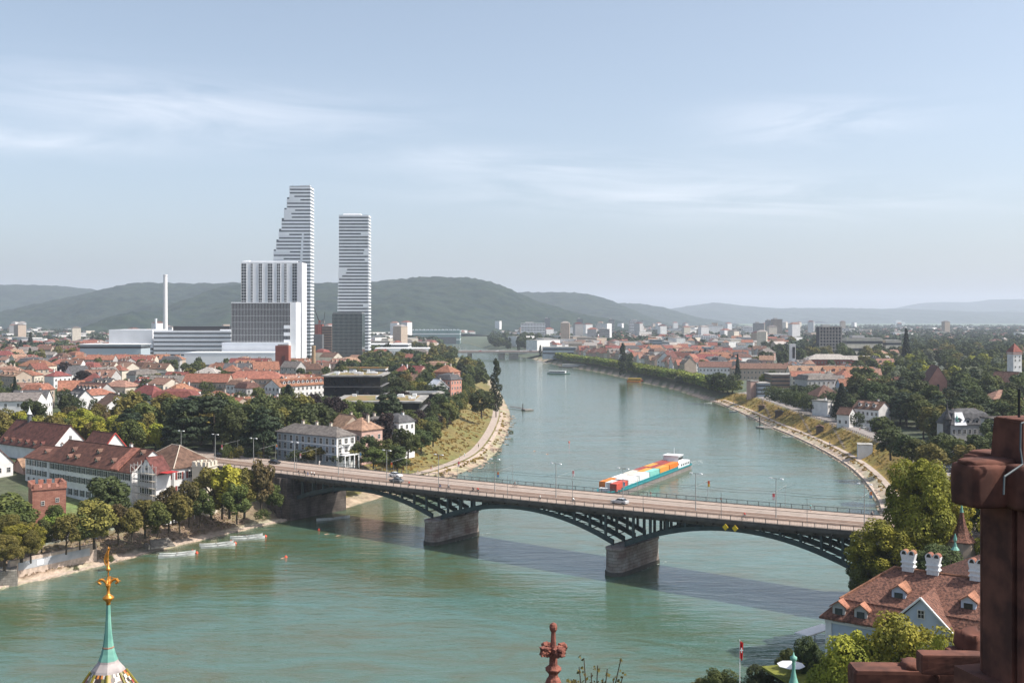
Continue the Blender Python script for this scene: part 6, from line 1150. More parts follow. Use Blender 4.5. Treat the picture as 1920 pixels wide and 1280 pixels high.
RH = [
 ('pale blue long house with an orange striped roof', 1622, 711, 10, 33, 13, 10, 'gable', 4, -3, 'orange', 'blue', dict(win='F', chim=3)),
 ('house block wrapped in grey scaffold netting', 1528, 702, 9, 20, 16, 14, 'mansard', 3, 15, 'grey', 'grey', dict(win='F')),
 ('white classical villa with pilasters beside the cedar', 1549, 749, 8, 12, 10, 8.0, 'flat', 0, 40, 'flat', 'white', dict(win='FR', sp=2.4, cat='villa')),
 ('white gabled cottage right of the cedar', 1587, 764, 9, 7, 6, 5.5, 'gable', 3, -50, 'brown', 'white', dict(win='FR', chim=0)),
 ('house with a brown roof edged in white tiles', 1634, 752, 9, 16, 9, 8, 'gable', 3.5, -58, 'brown', 'white', dict(win='FL', sp=2.6, dorm=3)),
 ('house with a big dark brown tent roof', 1545, 722, 9, 15, 15, 8, 'hip', 6, 10, 'brown', 'tan', {}),
 ('low pale house with a beige flat roof', 1640, 739, 10, 24, 10, 6, 'flat', 0, -5, 'tan', 'cream', {}),
 ('house with a reddish roof and two skylights', 1690, 724, 10, 15, 10, 7, 'gable', 3.5, -5, 'brown', 'white', {}),
 ('long house with a pinkish roof and attic terraces', 1530, 686, 10, 44, 14, 10, 'gable', 4.5, -2, 'tan', 'cream', dict(dorm=4, chim=3)),
 ('long house with an orange-pink attic roof', 1590, 688, 10, 38, 14, 10, 'gable', 4.5, -2, 'orange', 'pink', dict(dorm=4, chim=3)),
 ('house with a grey-brown roof and rusty wall', 1552, 664, 12, 44, 20, 9, 'hip', 5, -3, 'pale', 'redbrick', dict(chim=0)),
 ('long museum hall with a pale grey roof', 1610, 667, 12, 60, 20, 8, 'gable', 4, -2, 'pale', 'redbrick', dict(chim=0, win='')),
 ('long house with a pinkish-brown roof and blue doors', 1355, 678, 9, 44, 14, 9, 'gable', 4.5, -5, 'brown', 'white', dict(chim=3, win='F')),
 ('long house with a reddish roof left of the broad conifer', 1425, 681, 10, 50, 14, 9, 'hip', 4.5, -4, 'brown', 'tan', dict(chim=3)),
 ('factory-like house with an orange and red roof', 1340, 660, 10, 50, 22, 10, 'hip', 6, -4, 'orange', 'tan', dict(chim=2, dorm=4)),
 ('riverside house with a big dark gable', 1254, 660, 8, 24, 16, 11, 'gable', 8, 60, 'maroon', 'white', dict(win='L')),
 ('riverside house with a broad red-brown roof', 1276, 661, 8, 22, 16, 11, 'gable', 7, 10, 'maroon', 'cream', dict(win='F', dorm=2)),
 ('riverside house with twin orange gables', 1297, 664, 8, 20, 16, 10, 'gable', 7, 65, 'orange', 'cream', dict(win='L')),
]
for q in RH: house_px(q[0], *q[1:12], label=q[0], **dict(q[12]))
RB = resample(ofs(RS, 40, 1010, 1560, -1), 15.5)
for i, q in enumerate(RB):
    if q.y > 1000 and free(q.x, q.y, 5):
        nx = RB[min(i+1, len(RB)-1)]; pv_ = RB[max(0, i-1)]; r_ = math.degrees(math.atan2(nx.y-pv_.y, nx.x-pv_.x)); rc = rnd.choice(['orange', 'red', 'brown', 'tan', 'grey', 'orange'])
        house('riverside house with %s roof' % dict(orange='an orange', red='a red', brown='a brown', tan='a beige', grey='a grey')[rc], q.x, q.y, gz(q.x, q.y), 14, 12, rnd.uniform(9, 13), 'gable', rnd.uniform(4, 6), r_+(90 if rnd.random() < .3 else 0)+180, rc, rnd.choice(['cream', 'white', 'tan', 'pink']), win='F', sp=4, dorm=rnd.choice((0, 2)), group='riverside houses behind the clipped planes')
# chapel, gate tower, mansion and gabled house on the right slope
Y = 700; o = house('', XP(1752, Y), Y, 11, 22, 11, 11, 'gable', 9, 80, 'maroon', 'rose', win='', chim=0, label='red stone chapel gable rising out of the trees', name='chapel', cat='church'); win_at(o, 0, 0, 0, 0, .1, .1) if False else None; MB().box(-11.06, 0, 2.5, .12, 1.4, 6).build('lancet_window', BLACK, o)
o = house('', XP(1722, Y)-4, Y+8, 11, 18, 12, 7, 'gable', 5, 0, 'maroon', 'rose', win='', chim=0, label='low reddish annex left of the chapel gable', name='annex')
Y = 720; o = thing('gate_tower', 'white medieval gate tower with a red pyramid roof at the right edge', 'tower', XP(1902, Y), Y, 14, R(12)); zt = ZP(660, Y)-14; MB().box(0, 0, -5, 6.4, 6.4, zt+5).build('wall', WALL['white'], o); MB().box(0, 0, zt-1.2, 7.2, 7.2, .5).box(0, 0, zt, 7.3, 7.3, .2).build('cornice', WALL['rose'], o); MB().lathe([(5.3, zt+.2), (.1, zt+6)], 4, ph=math.pi/4).build('roof', ROOF['red'], o)
for z_ in (6, 11, 15.5, 20, zt-3): win_rows(o, 6.4, 6.4, 'F', [z_], 2, .8, 1.2)
house('', XP(1888, 660), 660, 14, 15, 12, 9, 'gable', 6, -52, 'brown', 'white', win='R', chim=0, label='white gabled house at the foot of the gate tower', name='gabled_house')
Y = 400; o = house('', XP(1822, Y), Y+6, 14, 17, 10, 8, 'mansard', 4.4, 8, 'slate', 'grey', win='F', sp=2.1, chim=4, dorm=4, label='grey mansion with slate mansard roof and small spires', name='mansion', cat='villa')
MB().lathe([(1.5, 0), (1.5, 10), (1.8, 10.2), (.9, 12), (.3, 14.5), (.05, 17)], 8, -9, -3).build('corner_turret', [ROOF['slate']], o); MB().lathe([(.8, 9.4), (.8, 9.6), (.15, 11.5), (.05, 12.6)], 8, -6, -4.6).build('corner_turret', COPPER, o); MB().add([(-7.5, -5.6, 8), (-2.5, -5.6, 8), (-3.2, -3.4, 12.7), (-6.2, -3.4, 12.7)], [(0, 1, 2, 3)]).build('metal_roof_panel', ROOF['white'], o)
house('', XP(1903, 380), 392, 14, 9, 10, 11, 'flat', 0, 5, 'grey', 'grey', win='', chim=0, label='blank grey side wall of the house right of the mansion', name='town_house')
house('', XP(1880, 520), 520, 14, 16, 12, 9, 'hip', 4, 5, 'tan', 'white', win='F', chim=0, label='white pavilion with a beige hipped roof above the mansion', name='pavilion')
# trees of the right side
GR_ = 'park trees on the right slope'
far_ok = lambda px, Y: px > 1440 or Y > 900
for i, q in enumerate(resample(ofs(RS, 33.5, 560, 710, -1), 10)): tree('dark', q.x+rnd.uniform(-1, 2), q.y, 8, rnd.uniform(11, 13), 6.3, 'dark round trees over the parking bays')
for i, q in enumerate(resample(ofs(RS, 41, 575, 700, -1), 11)): tree('dark', q.x, q.y, 8.5, rnd.uniform(11, 13.5), 6.3, 'dark round trees over the parking bays')
for i, px in enumerate(range(1446, 1526, 10)): tree_px('dark' if i % 3 else 'round', px, 723+(px-1450)*.22, 8, 12, 36, 'dark round trees over the parking bays')
for i, px in enumerate(range(1700, 1960, 22)): tree_px(('dark', 'round', 'olive')[i % 3], px, 812+(i % 3)*9, 13, 11, 62, GR_)
for k_, px, py, z, hg, wpx in (('round', 1655, 780, 9, 10, 46), ('dark', 1608, 772, 9, 9, 30), ('dark', 1670, 800, 9, 12, 60), ('round', 1570, 735, 9, 10, 30), ('dark', 1640, 745, 9, 13, 50)): tree_px(k_, px, py, z, hg, wpx, GR_)
scatter(1630, 1960, 330, 480, 44, ['dark', 'round', 'dark', 'round', 'olive'], 13, 19, GR_, dmin=38, gap=.6, keep=lambda px, Y: not (1770 < px < 1900 and Y > 385))
scatter(1600, 1960, 440, 700, 90, ['dark', 'dark', 'round', 'cedar', 'round', 'dark'], 14, 20, GR_, dmin=40, gap=.6, keep=lambda px, Y: not (1720 < px < 1800 and 560 < Y < 705))
scatter(1600, 1980, 700, 1150, 120, ['round', 'dark', 'round', 'olive', 'pale', 'lime'], 12, 18, GR_, gap=.6)
scatter(1430, 1980, 1050, 1900, 170, ['round', 'dark', 'dark', 'olive'], 13, 20, GR_, gap=.6)
scatter(1080, 1460, 900, 1900, 60, ['round', 'dark', 'dark', 'olive'], 8, 14, 'garden trees among the right city houses', dmin=55, gap=.8)
scatter(1440, 1640, 560, 1050, 45, ['round', 'dark', 'olive'], 8, 12, 'garden trees among the right city houses', dmin=45, gap=.8)
scatter(905, 1015, 1850, 2300, 46, ['dark', 'dark', 'round', 'poplar'], 15, 24, 'dark trees behind the far bridge', dmin=8, gap=.45)
GJ = 'houses filling the right city'
hscatter(1090, 1440, 860, 1500, 62, [-10, 80, 0, 30], ['orange', 'red', 'brown', 'tan', 'grey', 'brown', 'slate'], ['cream', 'white', 'grey', 'tan', 'pink'], GJ, (8, 12), '', dmin=62)
hscatter(1020, 1480, 1500, 2300, 80, [-10, 80, 0, 30], ['orange', 'red', 'brown', 'tan', 'grey', 'pale'], ['cream', 'white', 'grey', 'tan', 'white'], GJ, (8, 13), '', dmin=60, far=800)
hscatter(1440, 1660, 640, 1050, 16, [-5, 85, 20], ['orange', 'brown', 'tan', 'grey'], ['cream', 'white', 'tan'], GJ, (7, 10), '', dmin=55)
hscatter(1640, 1960, 900, 1500, 10, [-5, 85, 20], ['brown', 'tan', 'grey'], ['cream', 'white', 'tan'], GJ, (7, 10), '', dmin=55)
# ------------------------------------------------------------------ far town and far woods: too many to count
r = random.Random(12); cols_ = ['white', 'cream', 'grey', 'tan', 'blue', 'slate']; acc = {}
def far_ok2(x, y): return max(hab(x, y)[1:]) > 30
n = 0
while n < 2600:
    Y = math.exp(r.uniform(math.log(1750), math.log(5200))); px = r.uniform(-60, 1980)
    if 860 < px < 960 and Y < 3200: continue
    if px > 1500 and r.random() < (.8 if Y < 2600 else .45): continue
    if px < 600 and Y > 2900 and r.random() < .3: continue
    x = XP(px, Y)
    if Y < 3800 and not far_ok2(x, Y): continue
    big = r.random() < .13; L_ = r.uniform(25, 70) if big else r.uniform(9, 20); D_ = r.uniform(14, 30) if big else r.uniform(8, 12); h_ = r.uniform(7, 16) if big else r.uniform(5, 10)
    if r.random() < .03: h_ = r.uniform(22, 42); L_, D_ = 18, 16
    wc = r.choice(['white', 'white', 'cream', 'grey', 'tan', 'pale2' if False else 'white']); mb = acc.setdefault(wc, MB()); rot = r.uniform(0, 3.1); mb.box(x, Y, 8, L_, D_, h_+5, rot=rot)
    rc = r.choice(['brown', 'tan', 'grey', 'orange', 'pale', 'maroon']) if not big else 'flat'; m2 = acc.setdefault('r_'+rc, MB())
    if big: m2.box(x, Y, h_+13, L_+.4, D_+.4, .5, rot=rot)
    else: m2.box(x, Y, h_+12.8, L_+.8, D_+.8, 3.0, rot=rot, tap=.35)
    n += 1
far = MB(); mats_ = []
for k, m2 in acc.items():
    b_ = len(far.v); far.v += m2.v; far.f += [tuple(i+b_ for i in f) for f in m2.f]; far.m += [len(mats_)]*len(m2.f); mats_.append(WALL[k] if not k.startswith('r_') else ROOF[k[2:]])
tag(far.build('far_town', mats_), kind='stuff')
g = np.random.default_rng(9); Y_ = np.exp(g.uniform(np.log(1500), np.log(6500), 15000)); P_ = g.uniform(-80, 2000, 15000); X_ = (P_-CX)*Y_/FP
dens = vnoise(X_, Y_, 260, 77)*.6+vnoise(X_, Y_, 90, 78)*.4; ok = (dens > np.where(P_ > 1480, .25, .43)) & ~((P_ > 850) & (P_ < 915) & (Y_ < 3300)) & ~((P_ < 1480) & (Y_ < 1900) & (P_ > 150))
h0, a0, b0 = height(X_, Y_); ok &= (np.maximum(a0, b0) > 14)
X_, Y_ = X_[ok], Y_[ok]; n = len(X_); kk = 46; hg = g.uniform(8, 17, n); rr = hg*g.uniform(.38, .6, n); dx = g.normal(size=(n, kk, 3)); dx /= np.linalg.norm(dx, axis=2)[..., None]; dx[..., 2] = np.abs(dx[..., 2])*.9
C = np.stack([X_, Y_, np.full(n, 12.0)+hg*.35], 1)[:, None, :]+dx*np.stack([rr, rr, hg*.62], 1)[:, None, :]*g.uniform(.75, 1.08, (n, kk, 1)); nn = dx+g.normal(0, .45, dx.shape); nn /= np.linalg.norm(nn, axis=2)[..., None]
t1 = np.cross(nn, g.normal(size=nn.shape)); t1 /= np.linalg.norm(t1, axis=2)[..., None]; t2 = np.cross(nn, t1); s_ = (rr*.34)[:, None, None]
V = np.stack([C+t1*s_, C+t2*s_, C-t1*s_, C-t2*s_], 2).reshape(-1, 3); FW = mat('far_foliage', (.055, .08, .035), .9, scale=.012, col2=(.028, .045, .022), lo=.4, hi=.6, trans=.12)
tag(put('far_woods', npmesh('far_woods', V, np.arange(len(V)).reshape(-1, 4), FW)), kind='stuff')
# ------------------------------------------------------------------ near right bank: old mansion, chimneys, big tree
tree_px('lime', 1722, 846, 14, 24, 150, None, 'huge sunlit yellow-green tree at the right bridge end', 'hi'); tree('lime', 66.5, 189, 12, 15, 6.5, None, 'lower sunlit crown on the left flank of the huge tree', 'hi'); tree('lime', 79, 200, 14, 21, 8, None, 'sunlit crown filling behind the huge tree', 'hi')
tree_px('round', 1636, 1018, 9, 13, 104, None, 'dark bushy tree between bridge end and mansion roof', 'hi'); tree('dark', 70, 176, 12, 13, 6, None, 'shaded tree under the huge sunlit one', 'hi')
tree('lime', 87, 186, 14, 15, 6, None, 'sunlit tree behind the turret spire', 'hi'); tree('round', 98, 215, 14, 17, 8, None, 'green tree right of the turret behind the pillar', 'hi')
MX, MY, MZ = 40.5, 137.0, 13.0; MR = -36.87; Lm, Dm = 34.0, 15.0
def ml(a, b_): c0, n0 = math.cos(R(MR)), math.sin(R(MR)); return MX+a*c0-b_*n0, MY+a*n0+b_*c0
mc = ml(Lm/2, Dm/2); mo = thing('old_mansion', 'white old mansion, walls painted shade-blue, with a mottled red-brown tile roof and white chimneys', 'mansion', mc[0], mc[1], MZ, R(MR)); he = 10.6
MB().box(0, 0, -6, Lm, Dm, he+6).build('wall', WALL['blue'], mo)  # shade on the white wall is painted in as pale blue
tl = ROOF['oldtile']; mb = MB(); a, b_ = Lm/2+.8, Dm/2+.8; c_, d_ = Lm/2-1.6, Dm/2-1.4; z1, z2, z3 = he+.25, he+2.3, he+6.0
v = [(sx_*p, sy_*q, z) for z, p, q in ((he, a, b_), (z1, a, b_), (z2, c_+.35, d_+.35), (z2+.15, c_+.35, d_+.35)) for sx_, sy_ in ((-1, -1), (1, -1), (1, 1), (-1, 1))]+[(-(c_-d_)-1.5, 0, z3), (c_-d_+1.5, 0, z3)]
f = [(3, 2, 1, 0)]+[(l+i, l+(i+1) % 4, l+4+(i+1) % 4, l+4+i) for l in (0, 4, 8) for i in range(4)]+[(12, 13, 17, 16), (13, 14, 17), (14, 15, 16, 17), (15, 12, 16)]
mb.add(v, f); rm = mb.build('roof', tl, mo)
mb = MB()
for (p, q) in (((-(c_-d_)-1.5, 0, z3), (c_-d_+1.5, 0, z3)), ((-(c_-d_)-1.5, 0, z3), (-c_-.35, -d_-.35, z2+.15)), ((-(c_-d_)-1.5, 0, z3), (-c_-.35, d_+.35, z2+.15))): mb.tube(p, q, .18, n=6)
mb.build('ridge_tiles', ROOF['orange'], rm)
WC = mat('chimney_white', (.68, .69, .70), .8, scale=2.2, bump=.1, col2=(.52, .53, .55), lo=.5, hi=.75)
def big_chimney(x, y, z):
    o = MB(); o.box(0, 0, -2.4, 1.9, 1.3, 4.2).box(0, 0, 1.0, 2.2, 1.6, .22).box(0, 0, 1.8, 2.25, 1.65, .25)
    o.add([(-.95, -.65, 2.05), (.95, -.65, 2.05), (.95, .65, 2.05), (-.95, .65, 2.05), (-1.25, -.7, 3.4), (1.25, -.7, 3.4), (1.25, .7, 3.4), (-1.25, .7, 3.4)], [(0, 1, 5, 4), (1, 2, 6, 5), (2, 3, 7, 6), (3, 0, 4, 7), (4, 5, 6, 7)])
    c0 = o.build('chimney', WC, rm, (x, y, z)); c0.scale = (.76, .76, .74)
    m2 = MB(); n = 8
    for xx in (-.62, .62):
        pts = [(xx+.58*math.cos(math.pi*i/n), 3.4+.62*math.sin(math.pi*i/n)) for i in range(n+1)]; vs = [(q[0], s_, q[1]) for s_ in (-.74, .74) for q in pts]
        m2.add(vs, [(i, i+1, n+2+i, n+1+i) for i in range(n)], 0)
        inn = [(xx+(q[0]-xx)*.62, q[1]-.12) for q in pts]; m2.add([(q[0], s_, q[1]) for s_ in (-.72, .72) for q in inn], [(tuple(range(n+1))), tuple(range(2*n+1, n, -1))], 1); m2.add([(q[0], s_*1.0, q[1]) for s_ in (-.71, .71) for q in pts], [tuple(range(n+1)), tuple(range(2*n+1, n, -1))], 2)
    m2.build('chimney_cap', [ROOF['orange'], BLACK, WC], c0)
big_chimney(8-17, 0, z3-.5); big_chimney(11.1-17, 0, z3-.5); big_chimney(16.3-17, 0, z3-.5)
for x_, y_, z_ in ((8.2-17, -4.9, z2+.65), (16.5-17, -4.9, z2+.65)): put('dormer', dormer_mesh('orange', 'blue', 1.7, 1.3, 2.4), rm, (x_, y_, z_))  # dormer walls carry the same painted blue of shade
for x_ in (1.6-17, 4.4-17, 3, 7): put('dormer', dormer_mesh('orange', 'grey', 1.6, 1.5, 1.6), rm, (x_, -Dm/2-.3, he+.35))
x_ = 11.9-17; mb = MB()
mb.add([(x_-4.2, -Dm/2-.7, he), (x_+4.2, -Dm/2-.7, he), (x_, -Dm/2-.7, he+4.4), (x_-4.2, -Dm/2+3, he), (x_+4.2, -Dm/2+3, he), (x_, -Dm/2+7, he+4.4)], [(0, 1, 2), (0, 2, 5, 3), (1, 4, 5, 2)]); mb.build('pediment', WALL['blue'], mo)  # pediment painted shade-blue like the wall
mb = MB()
for s_ in (-1, 1): mb.add([(x_, -Dm/2-1.0, he+4.75), (x_+s_*4.9, -Dm/2-1.0, he-.1), (x_+s_*4.9, -Dm/2+3, he-.1), (x_, -Dm/2+7.4, he+4.75), (x_, -Dm/2-1.0, he+4.5), (x_+s_*4.9, -Dm/2-1.0, he-.35), (x_+s_*4.9, -Dm/2+3, he-.35), (x_, -Dm/2+7.4, he+4.5)], [(0, 1, 2, 3), (0, 4, 5, 1), (4, 7, 6, 5)], 0); mb.tube((x_, -Dm/2-1.05, he+4.65), (x_+s_*4.9, -Dm/2-1.05, he-.15), .14, n=4, mi=1)
mb.build('pediment_roof', [tl, WHITE], mo); win_at(mo, x_, -Dm/2-.72, he+2.6, 0, .7, .9)
win_rows(mo, Lm, Dm, 'F', [7.2, 2.8], 9, 1.4, 2.4); win_rows(mo, Lm, Dm, 'L', [7.2, 2.8], 4, 1.4, 2.4)
mb = MB(); mb.box(0, 0, he-.5, Lm+.5, Dm+.5, .5); [mb.box(s_*(Lm/2-.2), -Dm/2-.02, -5, .8, .3, he+4.5) for s_ in (-1, 1)]; mb.build('cornice', WHITE, mo); OCC.append((mc[0], mc[1], 18))
house('', 74, 163, 14, 13, 11, 8.0, 'hip', 4.2, -10, 'oldtile', 'tan', win='', chim=1, label='ochre building with a weathered hipped roof behind the mansion', name='rear_building')
o = thing('stair_turret', 'round stair turret with a concave tiled spire and green tip', 'tower', XP(1803, 188), 188, 14); MB().lathe([(2.3, -3), (2.3, 9.0)], 10).build('wall', WALL['tan'], o); MB().lathe([(2.6, 8.8), (2.6, 8.95), (1.9, 9.6), (1.25, 10.5), (.85, 11.6), (.5, 13.0), (.3, 14.0)], 8).build('spire', tl, o); MB().lathe([(.36, 13.9), (.2, 14.7), (.08, 15.3), (.16, 15.4), (.03, 15.8)], 8).build('spire_tip', COPPER, o)
o = house('', 88, 172, 15, 16, 11, 11, 'gable', 5, 60, 'oldtile', 'tan', win='', chim=0, label='steep weathered roof glimpsed between turret and stone pillar', name='rear_house')
o = thing('roof_finial', 'small verdigris roof knob in front of the stair turret', 'finial', XP(1791, 172), 172, ZP(1030, 172)); MB().lathe([(.7, 0), (.3, .5), (.12, 1.2), (.3, 1.5), (.3, 1.75), (.05, 2.6)], 8).build('knob', COPPER, o)
# garden below the mansion
tree_px('lime', 1700, 1136, 9, 20, 200, None, 'broad yellow-green tree in front of the mansion', 'hi'); tree_px('lime', 1612, 1168, 9, 18, 180, None, 'yellow-green tree at the lower left of the mansion', 'hi'); tree_px('lime', 1570, 1215, 8, 16, 150, None, 'lowest yellow-green tree by the bottom picture edge', 'hi'); tree_px('lime', 1752, 1172, 9, 20, 80, None, 'yellow-green crown tucked behind the stone ledge', 'hi')
for k_, px, py, z, hg, wpx, lab in (('dark', 1513, 1190, 8, 9, 70, 'dark shrub tree at the garden edge above the river'), ('round', 1476, 1212, 6, 8, 56, 'dark green shrub left of the garden parasol'), ('round', 1355, 1248, 3, 8, 100, 'green treetop at the bottom edge beside the flagpole'), ('dark', 1425, 1245, 4, 8, 80, 'dark treetop between flagpole and copper finial'), ('olive', 1315, 1268, 2, 7, 60, 'sunny treetop, leftmost at the bottom right')):
    tree_px(k_, px, py, z, hg, wpx, 'treetops along the bottom edge', lab, 'hi')
p = W(1510, 1262, 12); o = tag(MB().box(0, 0, 0, 10, 9, .3).build('garden_lawn', mat('lawn', (.16, .17, .03), .95, .3, 1.2), None, (p[0]+.6, p[1], 11.8), .3), kind='structure'); MB().box(p[0]-1, p[1]-3, 6, 14, .5, 6.3, rot=.3)
p = W(1483, 1247, 14); o = thing('garden_parasol', 'white square garden parasol on the terrace below the trees', 'parasol', p[0], p[1], 12, .4); MB().tube((0, 0, 0), (0, 0, 2.6), .04).build('pole', METAL, o); MB().lathe([(1.9, 2.05), (1.9, 2.12), (.05, 2.6)], 8).build('canopy', WHITE, o)
p = W(1528, 1192, 1.2); o = thing('landing_roof', 'sliver of a white landing-stage roof at the shore below the mansion', 'roof', p[0], p[1], 0, .7); MB().box(0, 0, 2.2, 9, 3, .25).build('roof', WHITE, o); [MB().tube((s_, 0, -1), (s_, 0, 2.2), .1).build('post', METAL, o) for s_ in (-4, 0, 4)]
Y = 92; zt = ZP(1198, Y); o = thing('flagpole', 'red and white flag hanging on a pole at the bottom edge', 'flag', XP(1387, Y), Y, zt-12); MB().tube((0, 0, 0), (0, 0, 12), .05, .03).build('pole', WHITE, o)
mb = MB(); n = 7; vs = []
for i in range(n+1): vs += [(-.02+.28*(i/n)+.05*math.sin(i*2), .1*math.sin(i*1.7), 11.9-.02*i), (-.02+.24*(i/n)+.05*math.sin(i*2+1), .12*math.sin(i*1.7+1), 10.3+.14*math.sin(i))]
mb.add(vs, [(2*i, 2*i+1, 2*i+3, 2*i+2) for i in range(n)]); mb.build('flag', plain('flag_red', (.55, .03, .03), .8), o); MB().box(.12, -.16, 10.9, .1, .03, .42).box(.12, -.165, 11.06, .26, .03, .1).build('white_cross', WHITE, o)
# ------------------------------------------------------------------ the cathedral's own stonework in front of the viewer
Y = 6.0; pxm = Y/FP; pl = thing('stone_pinnacle', 'dark red sandstone pinnacle with a cross-shaped capital at the right edge', 'pinnacle', XP(1925, Y), Y, 0, R(14)); zc = ZP(945, Y); zt = ZP(862, Y)
def lump(mb, x, y, z, sx_, sy_, sz, rot=0, k=.12, seed=1, n=5, p_=6):
    r = random.Random(seed); c0, n0 = math.cos(rot), math.sin(rot); vs = {}; 
    def pt(i, j, l):
        if (i, j, l) not in vs:
            u = Vector((i/n*2-1, j/n*2-1, l/n*2-1)); s_ = u.copy()
            e = (abs(u.x)**p_+abs(u.y)**p_+abs(u.z)**p_)**(1/p_); s_ = u/e*(1 if e > 0 else 0); ln = 1+r.uniform(-k, k)*.5
            a, b_ = s_.x*sx_/2*ln, s_.y*sy_/2*ln; vs[(i, j, l)] = (len(vs), (x+a*c0-b_*n0, y+a*n0+b_*c0, z+s_.z*sz/2*ln))
        return vs[(i, j, l)][0]
    fs = []
    for a in range(n):
        for b_ in range(n):
            fs += [(pt(a, b_, 0), pt(a, b_+1, 0), pt(a+1, b_+1, 0), pt(a+1, b_, 0)), (pt(a, b_, n), pt(a+1, b_, n), pt(a+1, b_+1, n), pt(a, b_+1, n)), (pt(a, 0, b_), pt(a+1, 0, b_), pt(a+1, 0, b_+1), pt(a, 0, b_+1)), (pt(a, n, b_), pt(a, n, b_+1), pt(a+1, n, b_+1), pt(a+1, n, b_)), (pt(0, a, b_), pt(0, a, b_+1), pt(0, a+1, b_+1), pt(0, a+1, b_)), (pt(n, a, b_), pt(n, a+1, b_), pt(n, a+1, b_+1), pt(n, a, b_+1))]
    L_ = sorted(vs.values()); mb.add([q[1] for q in L_], fs)
mb = MB(); mb.prism([(-.17, -.09), (-.09, -.17), (.09, -.17), (.17, -.09), (.17, .09), (.09, .17), (-.09, .17), (-.17, .09)], 56, zc+.02)
[mb.tube((a_*.15, b_*.15, 56), (a_*.15, b_*.15, zc), .03, n=8) for a_ in (-1, 1) for b_ in (-1, 1)]; [mb.tube((a_*.09, b_*.19, 56), (a_*.09, b_*.19, zc), .016, n=8) for a_ in (-1, 1) for b_ in (-1, 1)]; mb.box(0, 0, 56, .24, .39, zc-56); mb.box(0, 0, 56, .39, .24, zc-56); mb.prism([(-.27, -.27), (.27, -.27), (.27, .27), (-.27, .27)], 55, ZP(1268, Y)); mb.build('shaft', SAND, pl)
mb = MB(); mid_ = (zc+zt)/2; hh_ = zt-zc
lump(mb, 0, 0, mid_, .44, .44, hh_*1.0, 0, .03, 2, 9, 16)
for i, (ax, ay) in enumerate(((-1, 0), (0, -1), (1, 0), (0, 1))): lump(mb, ax*.24, ay*.24, mid_, .22+.14*abs(ax), .22+.14*abs(ay), hh_*.96, 0, .03, 3+i, 9, 14); lump(mb, ax*.25, ay*.25, zt-.01, .18+.14*abs(ax), .18+.14*abs(ay), .06, 0, .12, 9+i, 6, 4)
mb.build('capital', SAND, pl, smooth=True); mb = MB(); z2 = ZP(785, Y); mb.box(0, 0, zt-.02, .265, .265, z2-zt+.02, tap=.9); lump(mb, 0, 0, z2-.005, .245, .245, .03, 0, .03, 20, 5, 8); mb.build('top_block', SAND, pl)
mb = MB(); pts = [(-.12, -.2, z2+.18), (-.12, -.2, z2+.02), (-.22, -.22, z2-.0), (-.24, -.24, zt+.1), (-.25, -.27, zt+.02), (-.42, -.34, zt-.03), (-.44, -.36, zt-.12)]
for p, q in zip(pts, pts[1:]): mb.tube(p, q, .0055, n=6)
mb.build('lightning_cable', mat('cable_grey', (.07, .09, .10), .6, .1), pl); MB().tube((-.05, 0, z2), (-.05, 0, z2+.17), .008, n=6).build('iron_rod', BLACK, pl)
for i, (px0, px1, py0, py1, Y, dp, lab) in enumerate(((1606, 1850, 1258, 1330, 7.2, .2, 'broad dark sandstone ledge along the bottom right edge'), (1730, 1850, 1228, 1266, 6.9, .12, 'shorter sandstone ledge stacked on the broad one'))):
    o = thing('stone_ledge', lab, 'ledge', XP((px0+px1)/2, Y), Y+dp/2, ZP((py0+py1)/2, Y), R(-3)); mb = MB(); lump(mb, 0, 0, 0, (px1-px0)*Y/FP, dp, (py1-py0)*Y/FP, 0, .012, 30+i, 10, 22); mb.build('stone', SAND, o)
for i, (px, py, s_, Y, lab) in enumerate(((1826, 1203, 40, 7.4, 'weathered stone wedge beside the pinnacle shaft'), (1712, 1242, 34, 7.3, 'rounded crocket stone on the broad ledge, the left one'), (1742, 1250, 40, 7.3, 'rounded crocket stone on the broad ledge, the right one'), (1792, 1215, 26, 7.4, 'small mossy crocket behind the shorter ledge'))):
    mb = MB(); s2 = s_*Y/FP; lump(mb, 0, 0, 0, s2*1.3, s2*1.2, s2*.8 if i else s2*1.6, .5, .35, 40+i, 5); o = mb.build('crocket_stone', SAND, None, (XP(px, Y), Y, ZP(py+10, Y)), i, True); tag(o, lab, 'stone', None)
# tiled turret with gilt finial, bottom left
Y = 38.0; k = Y/FP; zz = lambda py: ZP(py, Y); tx = XP(203, Y); tt = thing('tiled_turret', 'verdigris spire with gilded finial above a patterned tiled turret roof', 'turret', tx, Y, 40)
PT = bpy.data.materials.new('pattern_tiles'); PT.use_nodes = True; t = PT.node_tree; cc = t.nodes.new('ShaderNodeTexCoord'); sp_ = t.nodes.new('ShaderNodeSeparateXYZ'); t.links.new(cc.outputs['Object'], sp_.inputs[0])
def tm(op, a, b_=None):
    n = t.nodes.new('ShaderNodeMath'); n.operation = op
    for i, q in enumerate((a, b_)):
        if q is None: continue
        if isinstance(q, (int, float)): n.inputs[i].default_value = q
        else: t.links.new(q, n.inputs[i])
    return n.outputs[0]
an = tm('MULTIPLY', tm('ARCTAN2', sp_.outputs[1], sp_.outputs[0]), 13/3.1416*2); zv = tm('MULTIPLY', sp_.outputs[2], 8.0)
cell = tm('FLOOR', tm('ADD', an, tm('MULTIPLY', tm('FLOOR', zv), .5))); wnz = t.nodes.new('ShaderNodeTexWhiteNoise'); wnz.noise_dimensions = '2D'; cb = t.nodes.new('ShaderNodeCombineXYZ'); t.links.new(cell, cb.inputs[0]); t.links.new(tm('FLOOR', zv), cb.inputs[1]); t.links.new(cb.outputs[0], wnz.inputs[0])
